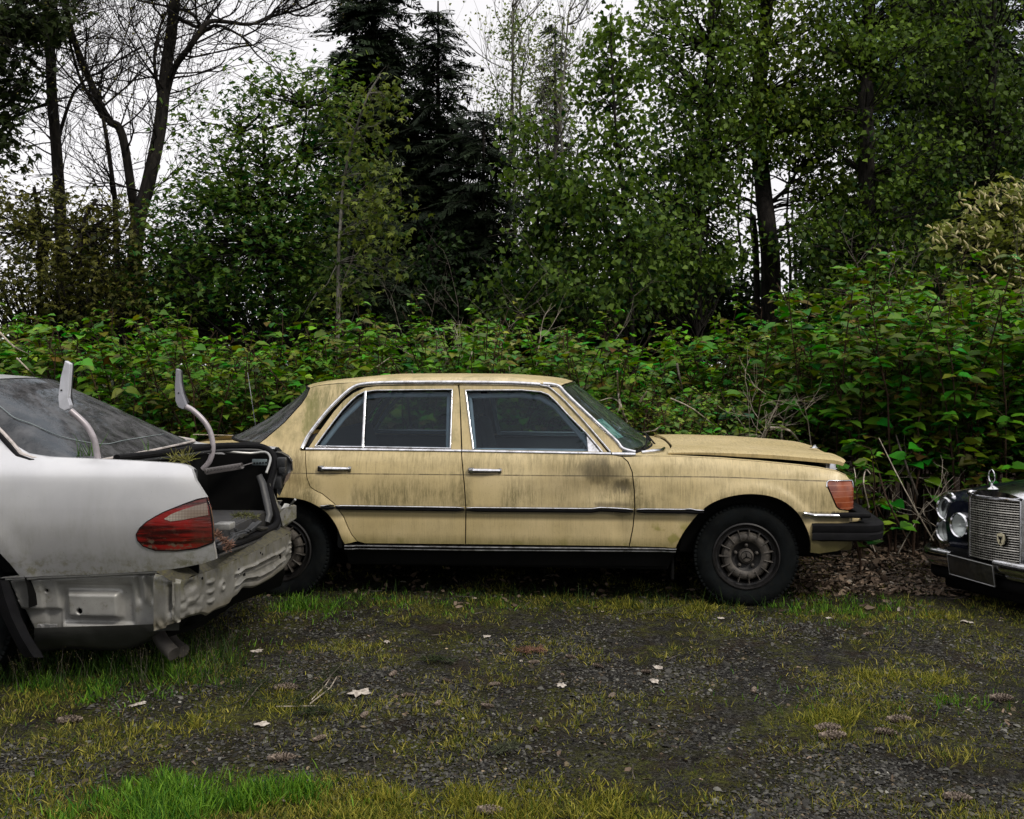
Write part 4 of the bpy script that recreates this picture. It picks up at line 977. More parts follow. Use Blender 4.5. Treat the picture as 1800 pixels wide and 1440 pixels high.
# punched holes in the beam: short dark sleeves
for s_, t, r_ in ((.135, .14, .007), (.455, .62, .013), (.60, .12, .006), (.62, .18, .006), (.84, .55, .013), (.97, .12, .005), (.40, .30, .006)):
    p = Vector(BG[int(s_ * NS)][int(t * NT)]); nn = sc_.loc(sc_.o + bn * 1 + Vector((0, 0, 0))) ; nn = Vector((nn.x, nn.y, 0)).normalized()
    b = MB(); b.tube([p - nn * .006, p + nn * .0025], [r_, r_], 12); b.build('punched_hole', M['dark'], sc_.root)
# mossy ledge between sill and beam
b = MB(); G = []
for i in range(41):
    s_ = i / 40.; p = Vector(BG[int(s_ * NS)][0]); inn = Vector((-.08 - .03 * math.sin(s_ * math.pi), 0, .045 + .012 * mnoise.noise(Vector((s_ * 8, 0, 4)))))
    G.append([p + inn * t + Vector((0, 0, .010 * mnoise.noise(Vector((s_ * 20, t * 4, 9))))) for t in (0, .25, .5, .75, 1.)])
b.grid(G); b.build('beam_ledge', M['moss_shelf'], sc_.root)
# trunk well
b = MB()
b.box(-.62, -.60, .18, 1.62, .40, .93); b.box(-.62, -.10, .165, .18, .40, .95); b.box(-.62, -.16, 1.62, 1.635, .40, .93); b.box(-.64, -.10, .18, 1.62, .38, .40)
b.box(-.70, -.56, .2, 1.6, .945, .962, .006); b.build('trunk_well', M['dark'], sc_.root)
b = MB(); b.box(-.60, -.16, .30, .95, .50, .53, .004, xf=Matrix.Translation((0, 0, 0)) @ Matrix.Rotation(math.radians(-3), 4, 'Y')); b.build('trunk_floor', M['board'], sc_.root)
b = MB(); b.box(-.60, -.20, .80, 1.50, .545, .565, .004); b.box(-.22, -.19, .80, 1.50, .47, .56, .004); b.build('trunk_floor', M['board'], sc_.root)
# rubber seal round the opening
SP = [SL(205, 806, 5.05), SL(300, 795, 5.6), SL(365, 786, 6.0), SL(410, 783.5, 6.22), SL(448, 784, 6.30), SL(466, 788, 6.32), SL(478, 797, 6.30), SL(483, 812, 6.28), SL(480, 832, 6.25), SL(474, 855, 6.22), SL(480, 885, 6.18), SL(487, 906, 6.15), SL(486, 921, 6.12), SL(473, 931, 6.0), SL(455, 940, 5.8), SL(425, 952, 5.5), SL(395, 962, 5.2), SL(378, 969, 5.0)]
SPc = [Vector(p) for p in catmull([tuple(p) for p in SP], 4)]
b = MB(); b.tube(SPc, .020, 10); b.build('trunk_seal', M['black_rubber'], sc_.root)
b = MB(); b.tube([p + Vector((.012, .0, -.026)) for p in SPc], .010, 8); b.build('trunk_seal_lip', M['plastic'], sc_.root)
b = MB(); P = [SL(378, 792, 6.1), SL(400, 794, 6.18), SL(440, 797, 6.25), SL(466, 795, 6.27), SL(475, 804, 6.25), SL(474, 815, 6.2), SL(468, 832, 6.15)]
b.tube([Vector(p) for p in catmull([tuple(p) for p in P], 3)], .008, 8); b.build('opening_flange', M['bare_metal'], sc_.root)
b = MB(); b.tube([SL(*a) for a in ((455, 835, 5.95), (462, 850, 5.95), (470, 885, 5.9), (474, 905, 5.88), (470, 918, 5.85))], [.018, .022, .022, .02, .015], 8, flat=.4); b.build('hanging_trim', M['plastic'], sc_.root)
# torsion spring, its rod and the drilled bracket
b = MB(); a_, c_ = SL(362, 829, 5.9), SL(426, 819, 6.15); P = []
for k in range(26 * 10 + 1):
    t = k / 260.; q = 2 * math.pi * 26 * t; p = a_.lerp(c_, t); P.append(p + Vector((0.3 * .016 * math.cos(q), .016 * math.cos(q), .017 * math.sin(q))))
b.tube(P, .0032, 5); b.tube([c_, SL(444, 814, 6.2)], .003, 6); b.build('counterbalance_spring', simple('spring_steel', (.12, .11, .11), .5, .4), sc_.root)
b = MB(); p0, p1 = SL(443, 807, 6.22), SL(470, 818, 6.22); b.box(p0.x, p1.x, p0.y, p0.y + .005, p1.z, p0.z, .004)
br = b.build('drilled_bracket', simple('zinc_bracket', (.12, .15, .16), .5, .4), sc_.root)
b = MB()
for k in range(5):
    p = SL(447 + k * 5.2, 814.5 - k * .3, 6.215); b.tube([p + Vector((0, -.004, 0)), p + Vector((0, .004, 0))], .0055, 10)
b.build('bracket_holes', M['dark'], br)
# gooseneck hinges
M['hinge'] = simple('hinge_paint', (.36, .33, .35), .4, .2, .15, 9, dirt=.35, dirtcol=(.12, .10, .09))
M['hinge_light'] = simple('hinge_bracket_paint', (.50, .51, .56), .4, .15, .12, 9)
def hinge(T, Bk, d0, d1, m2_, dd=.03):
    b = MB(); n = len(T); P = [SL(px, py, d0 + (d1 - d0) * i / (n - 1)) for i, (px, py) in enumerate(T)]
    P = [Vector(p) for p in catmull([tuple(p) for p in P], 4)]; b.tube(P, [.0155] * len(P), 14); o = b.build('hinge_arm', M['hinge'], sc_.root, sharp=60)
    b = MB(); q = [SL(px, py, d1 - .02) for px, py in Bk]; n = len(q)
    for v in q: b.v.append(tuple(v))
    for v in q: b.v.append((v.x, v.y + dd, v.z))
    b.f.append(tuple(range(n))); b.f.append(tuple(range(n, 2 * n))[::-1])
    for i in range(n): j = (i + 1) % n; b.f.append((i, j, n + j, n + i)[::-1])
    k = b.build('hinge_bracket', m2_, o, smooth=False)
    md = k.modifiers.new('bevel', 'BEVEL'); md.width = .003; md.segments = 2
    b = MB(); g0 = [SL(px, py, d1 - .023) for px, py in Bk]; 
    c_ = SL(Bk[-2][0] + 6, Bk[-2][1] - 14, d1 - .022); b.tube([c_ + Vector((0, -.003, 0)), c_ + Vector((0, .004, 0))], .004, 10); b.build('rivet', M['dark'], o)
    return o
hinge([(172, 806), (170, 795), (168, 783), (163, 767), (154, 751), (141, 737), (124, 722)], [(114, 634), (123, 640), (122, 655), (119, 700), (123, 712), (121, 719), (113, 722), (104, 717), (102, 700), (106, 665)], 4.98, 4.95, M['hinge_light'])
hinge([(356, 825), (367, 813), (373, 797), (374, 782), (371, 764), (364, 748), (352, 733), (337, 720), (325, 714)], [(309, 648), (315, 650), (316, 672), (320, 693), (327, 712), (322, 720), (313, 716), (308, 705), (307, 680)], 6.02, 6.02, simple('hinge_shaded_face', (.22, .22, .25), .4, .15, .12, 9))  # far bracket: same paint, darkened to put its shade into the colour
# second flange of the channel-shaped brackets
for (P, d) in (([(123, 640), (124.5, 637), (123.5, 655), (121, 690), (124, 712), (122, 712), (118, 690), (121, 655)], 4.96), ([(315, 651), (317, 653), (318, 672), (322, 693), (329, 708), (326, 711), (320, 694), (316, 673)], 6.03)):
    b = MB(); q = [SL(px, py, d) for px, py in P]; n = len(q); b.v = [tuple(v) for v in q] + [(v.x + .006, v.y + .02, v.z) for v in q]
    b.f = [tuple(range(n)), tuple(range(n, 2 * n))[::-1]] + [((i + 1) % n, i, n + i, n + (i + 1) % n) for i in range(n)]; b.build('bracket_flange', M['plastic'], sc_.root, smooth=False)
# white jamb strip and bent bracket at the far corner
b = MB(); G = [[SL(a, p, 6.2), SL(a + w_, p, 6.22)] for a, p, w_ in ((474, 850, 3), (478, 868, 4), (484, 885, 5), (489, 903, 5), (491, 918, 6), (489, 928, 10))]; b.grid(G); b.build('torn_jamb_edge', M['beam'], sc_.root)
b = MB(); q = [SL(*a) for a in ((492, 903, 6.15), (505, 893, 6.15), (521, 889, 6.17), (521, 911, 6.17), (502, 926, 6.15), (497, 925, 6.13))]; n = len(q)
b.v = [tuple(v) for v in q] + [(v.x - .03, v.y + .05, v.z) for v in q]; b.f = [tuple(range(n)), tuple(range(n, 2 * n))[::-1]] + [((i + 1) % n, i, n + i, n + (i + 1) % n) for i in range(n)]
b.build('bent_corner_bracket', M['beam'], sc_.root, smooth=False)
b = MB(); q = [SL(*a) for a in ((494, 895, 6.18), (500, 885, 6.2), (506, 886, 6.2), (512, 889, 6.18))]; b.v = [tuple(v) for v in q] + [(v.x, v.y + .01, v.z) for v in q]; b.f = [(0, 1, 2, 3), (7, 6, 5, 4), (0, 4, 5, 1), (1, 5, 6, 2), (2, 6, 7, 3)]
b.tube([SL(509, 889, 6.16), SL(514, 884, 6.12), SL(519, 878, 6.1)], [.004, .006, .008], 6); b.build('broken_clip', M['bare_metal'], sc_.root, smooth=False)
# exhaust pipes
b = MB()
for dx, dd in ((0, 0), (17, .22)):
    P = [SL(272 + dx, 1085, 5.05 + dd), SL(276 + dx, 1108, 5.0 + dd), SL(287 + dx, 1130, 4.95 + dd), SL(306 + dx + dx * .0, 1150 - dx * .3, 4.9 + dd)]
    P = [Vector(p) for p in catmull([tuple(p) for p in P], 4)]; b.tube(P, .034, 16)
b.build('exhaust_pipe', simple('sooty_pipe', (.05, .045, .04), .7, .3, .3, 14, .3), sc_.root)
b = MB(); b.box(-.55, -.18, .35, 1.3, .14, .30, .05, 3); b.build('muffler', M['dark'], sc_.root)
b = MB(); b.grid([[SL(px, py, 4.9 + (px - 300) / 200. * 1.2), SL(px, py + 16, 4.95 + (px - 300) / 200. * 1.2), SL(px - 6, py + 36, 5.1 + (px - 300) / 200. * 1.2)] for px, py in ((300, 1085), (360, 1066), (418, 1026), (470, 1006), (500, 994))]); b.build('rear_apron', M['dark'], sc_.root)

for o in sc_.root.children:      # the far shoulder sits a little lower: the body is twisted
    if o.name.startswith(('rear_quarter_panel', 'deck_shoulder', 'trunk_jamb')):
        if sum(v.co.y for v in o.data.vertices) / len(o.data.vertices) > .9:
            bm = bmesh.new(); bm.from_mesh(o.data); bmesh.ops.delete(bm, geom=[f for f in bm.faces if f.calc_center_median().x > -.17], context='FACES'); bm.to_mesh(o.data); bm.free()
            for v in o.data.vertices:
                if v.co.x > -.9: v.co.z -= .05 * sm(v.co.z, .8, .97) * sm(v.co.x, -.9, -.6)
# things lying in the open trunk
b = MB(); p = SL(391, 927, 5.35); b.box(p.x - .04, p.x + .045, p.y - .02, p.y + .07, p.z - .012, p.z + .02, .004); o = b.build('bracket_piece', M['bare_metal'], None); o.location = sc_.root.location; o.rotation_euler = sc_.root.rotation_euler; o.scale = sc_.root.scale
tag(o, 'small grey metal box lying on the black floor of the open trunk', 'metal part')
b = MB()
for a_, c_ in ((((382, 962, 5.2)), (452, 925, 5.75)), ((400, 956, 5.3), (430, 940, 5.5)), ((404, 958, 5.3), (440, 933, 5.6)), ((430, 935, 5.6), (470, 928, 5.9))):
    A_, C_ = WP(a_[0], a_[1], a_[2] * KS), WP(c_[0], c_[1], c_[2] * KS); b.tube([A_, A_.lerp(C_, .4) + Vector((0, 0, .018)), A_.lerp(C_, .7), C_], [.012, .010, .014, .006], 7)
for a_ in ((413, 945), (425, 938), (441, 931), (447, 928)):
    A_ = WP(a_[0], a_[1], 5.55 * KS); b.box(-.03, .05, -.01, .02, -.004, .01, .002, 1, xf=Matrix.Translation(A_) @ Matrix.Rotation(a_[0], 4, 'Z') @ Matrix.Rotation(-.5, 4, 'Y'))
o = b.build('wiring_debris', M['plastic'], None); tag(o, 'heap of torn black trim and wiring along the sill of the open trunk', 'debris')
root = sc_.root

# ================================================================== DARK BLUE SEDAN (only its nose is in the picture)
th = math.radians(17)
bc = Car('dark_blue_sedan', 'dark navy classic sedan at the right edge with chrome grille and round lamps, sunk low', 'car', (2.89, 6.1), th, 0, lambda x, z: 0)
bc.root.rotation_euler = Matrix.Rotation(th, 3, 'Z').to_euler() if False else (Matrix.Rotation(th, 3, 'Z') @ Matrix.Rotation(math.radians(-2.5), 3, 'X')).to_euler()
BR = bc.root; g = NG('navy_paint'); n1 = g.noise(g.obj, 5, 6, .6); c = g.mix(g.mp(n1, .35, .7), (.004, .005, .011), (.010, .012, .022)); c = g.mix(g.mul(g.mp(g.noise(g.obj, 40, 6, .7), .5, .7), .4), c, (.05, .05, .045))
M['navy'] = g.fin(g.bsdf(c, .16, 0., g.bump(n1, .04, .01), coat=.6))
M['reflector'] = simple('lamp_reflector', (.85, .87, .88), .35, .35, .1, 20)
gz0, gz1 = .285, .655
def gsurf(y, z): return -.035 * (1 - (y / .22) ** 2) + .05 * (z - gz0)      # slightly bowed, leaning back
b = MB()      # vertical and horizontal grille bars
for k in range(23):
    y = -.195 + .39 * k / 22
    b.tube([(gsurf(y, z) + .004, y, z) for z in np.linspace(gz0, gz1, 6)], .0016, 4)
for k in range(26):
    z = gz0 + .008 + (gz1 - gz0 - .012) * k / 25; thick = .0042 if k % 5 == 0 else .0026
    b.tube([(gsurf(y, z), y, z) for y in np.linspace(-.198, .198, 9)], thick, 5)
gr = b.build('grille_mesh', simple('dull_chrome_mesh', (.5, .48, .43), .3, .85, .2, 30, dirt=.4), BR)
b = MB(); b.box(.03, .06, -.20, .20, gz0, gz1); b.build('grille_shadow_box', M['dark'], BR)
b = MB(); 
fr_ = [(gsurf(.205, z) - .006, .205, z) for z in np.linspace(gz0, gz1, 5)] + [(gsurf(y, gz1) - .006, y, gz1 + .006) for y in (.19, .1, 0, -.1, -.19)] + [(gsurf(-.205, z) - .006, -.205, z) for z in np.linspace(gz1, gz0, 5)]
b.tube([Vector(p) for p in fr_], .008, 8)
b.build('grille_frame', M['chrome'], BR)
b = MB(); G = []
for y in np.linspace(-.26, .26, 21):
    a = 1 - (abs(y) / .26) ** 3; G.append([(gsurf(y * .8, gz1) - .004, y * .86, gz1 + .012), (.0 - .02 * a, y * .92, gz1 + .035 * a + .012), (.05, y, gz1 + .06 * a), (.16, y, gz1 + .068 * a)])
b.grid(G); b.build('grille_shell', M['chrome'], BR)
for sgn in (1, -1):
    b = MB(); b.grid([[(gsurf(.2, z) - .004, sgn * .213, z), (.04, sgn * .232, z), (.14, sgn * .25, z)] for z in np.linspace(gz0, gz1 + .02, 6)]); b.build('grille_side', M['navy'] if sgn > 0 else M['chrome'], BR)
# badge: cream shield with a black bird device on the bars
b = MB(); by, bz = -.085, .425; q = [(-.026, .030), (-.028, -.006), (-.018, -.028), (0, -.038), (.018, -.028), (.028, -.006), (.026, .030), (0, .036)]
xb = gsurf(by, bz) - .014; b.v = [(xb, by + p[0], bz + p[1]) for p in q] + [(xb + .01, by + p[0], bz + p[1]) for p in q]; b.f = [tuple(range(8)), tuple(range(8, 16))[::-1]] + [((i + 1) % 8, i, 8 + i, 8 + (i + 1) % 8) for i in range(8)]
bd = b.build('shield_badge', simple('cream_enamel', (.62, .56, .38), .3), BR, smooth=False)
b = MB()
for s_ in (-1, 1):
    for a_, c_ in (((0, .004), (.017, .020)), ((0, .000), (.016, .012)), ((0, -.004), (.013, .004)), ((0, -.014), (.009, -.024))): b.tube([(xb - .002, by + s_ * a_[0], bz + a_[1]), (xb - .002, by + s_ * c_[0], bz + c_[1])], [.003, .0015], 5)
b.tube([(xb - .002, by, bz + .018), (xb - .002, by, bz - .022)], .003, 5); b.build('badge_device', M['dark'], bd)
b = MB(); b.lathe([(.038, .0), (.036, -.004), (.030, -.002)], 20, (xb + .012, by - .006, bz - .002), 'x'); b.build('badge_backing', M['dark'], BR)
# three-pointed ring ornament
b = MB(); oc = Vector((-.01, .0, gz1 + .135)); R_ = .034
b.tube([oc + Vector((R_ * .25 * math.cos(a), R_ * math.cos(a), R_ * 1.15 * math.sin(a))) for a in np.linspace(0, 2 * math.pi, 33)], .0038, 8)
b.tube([oc + Vector((0, 0, -R_ * 1.1)), (-.01, 0, gz1 + .07)], [.005, .010], 8); b.lathe([(.001, .022), (.012, .018), (.03, .006), (.036, 0)], 16, (-.005, 0, gz1 + .058), 'z'); b.build('hood_ornament', M['chrome'], BR)
b = MB(); b.lathe([(.001, -.02), (.014, -.016), (.018, 0), (.014, .02)], 14, (-.02, .165, gz1 + .025), 'x'); b.build('shell_button', M['chrome'], BR)
# lamps
def lamp(x, y, z, r, name, sy=1.0):
    e = empty(name, (0, 0, 0)); e.parent = BR; b = MB(); b.lathe([(r * .9, -.006), (r, -.014), (r * 1.1, -.006), (r * 1.14, .03), (r * 1.0, .06)], 32, (x, y, z), 'x'); b.build('lamp_ring', M['chrome'], e)
    b = MB(); b.lathe([(.004, .055), (r * .4, .05), (r * .8, .02), (r * .93, .0)], 28, (x, y, z), 'x'); b.lathe([(.0005, .0), (.012, .004), (.014, .05)], 10, (x, y, z), 'x'); b.build('reflector', M['reflector'], e)
    b = MB(); b.lathe([(.0005, -.022), (r * .4, -.020), (r * .75, -.012), (r * .93, -.003)], 28, (x, y, z), 'x'); b.build('lens', M['lamp_glass'], e)
lamp(.155, .605, .535, .070, 'headlight'); lamp(.140, .600, .392, .068, 'headlight'); lamp(.06, .365, .455, .074, 'fog_lamp')
lamp(.155, -.605, .535, .063, 'headlight'); lamp(.140, -.600, .392, .063, 'headlight'); lamp(.06, -.365, .455, .068, 'fog_lamp')
for s_ in (1, -1):
    b = MB(); P = [(.175, s_ * .60, .60), (.165, s_ * .57, .55), (.150, s_ * .555, .48), (.14, s_ * .55, .40), (.14, s_ * .56, .32), (.14, s_ * .62, .295), (.15, s_ * .70, .30), (.165, s_ * .735, .36), (.18, s_ * .74, .45), (.185, s_ * .735, .54), (.19, s_ * .70, .60), (.185, s_ * .65, .618)]
    P = [Vector((x, y - s_ * .055, z + .015)) for x, y, z in catmull(P, 3, True)]; b.tube(P + [P[0]], .014, 8); b.build('lamp_bezel', M['chrome'], BR)
    b = MB(); b.grid([[(.17, s_ * y, .30 + 0 * y), (.17, s_ * y, .61)] for y in (.51, .60, .68)]); b.build('bezel_back', M['plastic'], BR)
# body shell: stations down the car
stn = [(.12, .56, .30, .60), (.18, .69, .27, .615), (.28, .76, .25, .635), (.55, .83, .22, .665), (.9, .875, .2, .69), (1.4, .88, .2, .70), (1.9, .88, .2, .71), (3.4, .88, .2, .71), (4.2, .85, .22, .68), (4.75, .78, .26, .64)]
G = []
for x, hw, zb, zt in stn:
    row = []
    for s_ in (-1, 1):
        prof = [(hw - .03, zb), (hw - .005, zb + .08), (hw, (zb + zt) / 2), (hw - .02, zt - .07), (hw - .06, zt - .02), (hw - .12, zt), (hw - .20, zt + .002), (hw - .28, zt - .015 + .01 * min(1, x)), (.22, zt + .035 + .03 * min(1, x))]
        prof = catmull(prof, 3)
        prof = [(x, s_ * y, z) for y, z in prof]; row += prof if s_ == -1 else prof[::-1]
    G.append(row)
b = MB().grid(G); b.f.append(tuple(range(len(G[0])))[::-1]); b.build('body', M['navy'], BR, sharp=50)
b = MB(); G = []
for x, zc, hw in ((.12, gz1 + .045, .25), (.3, gz1 + .075, .30), (.7, gz1 + .10, .42), (1.2, gz1 + .11, .55), (1.35, gz1 + .11, .6)):
    G.append([(x, y * hw, zc - .035 * abs(y) ** 2.2 + .004 * math.exp(-(y / .06) ** 2)) for y in np.linspace(-1, 1, 21)])
b.grid(G); b.build('hood', M['navy'], BR, sharp=60)
b = MB(); G = []
for x, z, hw in ((1.45, .73, .74), (1.95, 1.12, .62), (2.1, 1.15, .61), (3.0, 1.14, .61), (3.55, .76, .72)): G.append([(x, -hw, z - .05), (x, -hw + .06, z), (x, 0, z + .03), (x, hw - .06, z), (x, hw, z - .05)])
b.grid(G)
for s_ in (-1, 1): b.v += [(1.45, s_ * .78, .70), (3.55, s_ * .78, .70), (3.0, s_ * .61, 1.10), (1.95, s_ * .62, 1.08)]; k = len(b.v); b.f.append((k - 4, k - 3, k - 2, k - 1))
b.build('cabin', M['side_glass'], BR, smooth=False)
b = MB(); b.box(1.9, 3.1, -.60, .60, 1.135, 1.175, .02); b.build('roof', M['navy'], BR)
b = MB()      # front bumper: chrome bar, dipped in the middle, with rubber face
def bar(z, h_, xo, m_, nm, y0, y1):
    b = MB(); G = []
    for y in np.linspace(y0, y1, 25):
        x = -.115 + xo + .30 * max(0, (abs(y) - .42) / .30) ** 2.2; G.append([(x + .05, y, z + h_), (x + .012, y, z + h_), (x, y, z + h_ * .7), (x - .006, y, z), (x, y, z - h_ * .7), (x + .012, y, z - h_), (x + .05, y, z - h_)])
    b.grid(G); b.f = [f[::-1] for f in b.f]; b.build(nm, m_, BR)
bar(.275, .036, 0, M['chrome'], 'front_bumper', -.72, -.10); bar(.275, .036, 0, M['chrome'], 'front_bumper', .26, .64); bar(.225, .022, .03, M['chrome'], 'bumper_lower_bar', -.72, .62); bar(.17, .04, .05, M['dark'], 'bumper_skirt', -.50, .52)
b = MB(); b.box(.04, .16, -.55, .50, .05, .30, .02); b.box(.55, 4.6, -.70, .62, .04, .24, .02); b.build('underbody', M['dark'], BR)
b = MB(); rot = Matrix.Translation((-.125, .062, .230)) @ Matrix.Rotation(math.radians(-9), 4, 'Y') @ Matrix.Rotation(math.radians(3), 4, 'X'); b.box(-.004, .004, -.19, .19, -.066, .066, .006, 2, xf=rot)
pl = b.build('license_plate', simple('faded_black_plate', (.022, .021, .020), .4, .2, .4, 20, .1, dirt=.3), BR)
b = MB(); P = [rot @ Vector((-.006, y, z)) for y, z in ((-.186, -.062), (.186, -.062), (.186, .062), (-.186, .062), (-.186, -.062))]; b.tube(P, .0035, 6); b.build('plate_rim', simple('dull_plate_rim', (.25, .25, .25), .4, .6), pl)
# ================================================================== GROUND
def cl(v, a=0., b=1.): return max(a, min(b, v))
BLOBS = [  # lush or thin grass, in metres on the ground: x, y, rx, ry, strength, kind 0 lush / 1 yellow-green
]
def gb(px, py, rx, ry, s, k):
    p = GP(px, py); e = GP(px + rx, py); t = GP(px, max(660, py - ry)); BLOBS.append((p.x, p.y, max(.05, e.x - p.x), max(.05, t.y - p.y), s, k))
gb(360, 1400, 180, 32, 2.6, 0); gb(250, 1440, 260, 40, 1.6, 0); gb(640, 1420, 180, 45, 1.4, 1); gb(60, 1400, 140, 60, .9, 1); gb(920, 1420, 220, 55, 1.5, 1); gb(1180, 1430, 110, 40, .7, 1)
gb(150, 1185, 190, 45, 1.5, 0); gb(330, 1170, 90, 40, 1.2, 0); gb(30, 1240, 120, 50, .8, 1); gb(200, 1300, 150, 50, .7, 1); gb(420, 1250, 140, 40, .55, 1); gb(560, 1142, 120, 14, 1.2, 1); gb(500, 1220, 110, 40, .8, 1)
gb(700, 1060, 240, 18, 1.3, 0); gb(520, 1075, 80, 25, 1.0, 0); gb(1000, 1062, 260, 18, 1.2, 1); gb(1200, 1075, 140, 22, 1.2, 1); gb(1480, 1072, 130, 22, 1.6, 0); gb(1650, 1085, 160, 22, 1.1, 1); gb(1790, 1130, 110, 22, .8, 1)
gb(1560, 1190, 90, 14, 1.3, 1); gb(1640, 1200, 100, 20, 1.0, 1); gb(1460, 1265, 90, 20, 2.0, 1); gb(1700, 1245, 90, 26, .9, 0); gb(1380, 1225, 120, 24, .5, 0); gb(1160, 1235, 90, 22, .55, 1); gb(1720, 1310, 80, 30, .6, 1); gb(1400, 1380, 140, 50, .4, 1); gb(1700, 1420, 120, 30, .5, 1); gb(720, 1330, 100, 30, .4, 1); gb(770, 1130, 150, 20, .5, 1); gb(1010, 1280, 120, 40, .25, 1)
def grass_at(x, y):
    l = 0; m = 0
    for bx, by, rx, ry, s, k in BLOBS:
        q = ((x - bx) / rx) ** 2 + ((y - by) / ry) ** 2
        if q < 6:
            v = s * math.exp(-q)
            if k: m += v
            else: l += v
    return l, m
def ground_h(x, y):
    if y > 14 or abs(x) > 12: return 0.
    return .018 * mnoise.noise(Vector((x * 1.1, y * 1.3, 0))) + .006 * mnoise.noise(Vector((x * 6, y * 6, 4)))
xs = list(np.concatenate([[-400, -150, -60, -25, -14], np.linspace(-8, 8, 200), [14, 25, 60, 150, 400]])); ys = list(np.concatenate([[-300, -80, -20, -5, 0, 1.5], np.linspace(2.6, 12, 150), [16, 25, 50, 120, 400]]))
VG = np.array([(x, y, ground_h(x, y)) for y in ys for x in xs]); nx_ = len(xs)
FG_ = np.array([(j * nx_ + i, j * nx_ + i + 1, (j + 1) * nx_ + i + 1, (j + 1) * nx_ + i) for j in range(len(ys) - 1) for i in range(nx_ - 1)])
colg = []
for x, y, z in VG:
    l, m = grass_at(x, y) if 2 < y < 12 and abs(x) < 8 else (0, .5)
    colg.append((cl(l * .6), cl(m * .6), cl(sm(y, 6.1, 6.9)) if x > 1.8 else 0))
me = fast_mesh('ground', VG, [FG_], np.array(colg))
g = NG('wet_gravel_ground'); P_ = g.obj; a = g.n('ShaderNodeVertexColor', layer_name='Col'); sr = g.n('ShaderNodeSeparateColor'); g.L(a.outputs[0], sr.inputs[0])
v1 = g.voro(P_, 70); vc = g.voro(P_, 70, 1); v2 = g.voro(P_, 150); vc2 = g.voro(P_, 150, 1)
sepc = g.n('ShaderNodeSeparateColor'); g.L(vc, sepc.inputs[0]); sepc2 = g.n('ShaderNodeSeparateColor'); g.L(vc2, sepc2.inputs[0])
stone = g.mix(g.mp(sepc.outputs[0], .2, 1.), (.007, .006, .005), (.048, .046, .042)); stone2 = g.mix(g.mp(sepc2.outputs[0], .2, 1.), (.006, .0055, .005), (.036, .035, .033))
c = g.mix(g.mp(g.noise(P_, 2.5, 4), .42, .58), stone, stone2)
c = g.mix(g.mul(g.mp(g.noise(P_, 3.3, 7, .7), .48, .60), .7), c, (.020, .014, .008))
c = g.mix(g.mul(g.mp(g.noise(P_, 1.7, 5, .6), .52, .64), .8), c, (.007, .006, .005))
c = g.mix(g.mul(g.mp(g.noise(P_, 5, 6, .65), .48, .62), .8), c, (.020, .020, .006))
mossn = g.mul(g.mp(g.noise(P_, 14, 6, .7), .42, .6), g.math('MINIMUM', g.add(sr.outputs[1], g.mul(sr.outputs[0], .7)), 1.))
c = g.mix(g.mul(mossn, .8), c, (.060, .062, .012))
c = g.mix(g.mul(g.mp(g.noise(P_, 3.1, 7, .7), .50, .60), g.mp(g.noise(P_, 40, 4, .7), .38, .58), .75), c, (.055, .058, .010))
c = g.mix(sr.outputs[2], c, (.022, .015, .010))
hgt = g.add(g.mp(v1, 0., .5, 1., 0.), g.mul(g.mp(v2, 0., .5, 1., 0.), .5), g.mul(g.noise(P_, 30, 6), 1.))
M['ground'] = g.fin(g.bsdf(c, .82, 0., g.bump(hgt, 1., .016), spec=.08))
gr_o = link('ground', me, M['ground'], None, True, 0); tag(gr_o, kind='structure')

# loose stones
def pick(n, fn, x0=-4.4, x1=4.4, y0=3.1, y1=8.):
    out = []
    while len(out) < n:
        d = y0 + (y1 - y0) * random.random() ** 1.5; x = random.uniform(-.52, .52) * d
        if random.random() < fn(x, d): out.append((x, d))
    return out
n = 52000; S = pick(n, lambda x, y: cl(.40 + 1.3 * mnoise.noise(Vector((x * 1.6, y * 1.8, 8)))) * cl(1 - .5 * sum(grass_at(x, y))))
P = np.array([(x, y, ground_h(x, y) + .002) for x, y in S]); oct_v = [(1, 0, 0), (.3, .9, .1), (-.8, .5, 0), (-.7, -.6, .1), (.4, -.9, 0), (0.1, 0, .75), (.5, .3, .5), (-.4, -.1, .6)]
oct_f = [(0, 1, 6), (1, 2, 5), (2, 3, 7), (3, 4, 5), (4, 0, 6), (6, 1, 5), (5, 2, 7), (7, 3, 5), (5, 4, 6)]
sz = np.exp(RNG.normal(-5.15, .42, n)); C = colmix(n, (.007, .0065, .0055), (.062, .060, .052), .45); br = RNG.random(n) < .02; C[br] *= 2.6; C[RNG.random(n) < .12] *= np.array([1.25, 1.0, .7])
st_ = scatter('gravel', oct_v, oct_f, P, rdir(n) * [1, 1, .15], rdir(n, 3.), np.stack([sz, sz * RNG.uniform(.6, 1, n), sz * .7], 1), C, M['litter'], jit=.12)
tag(st_, kind='stuff')

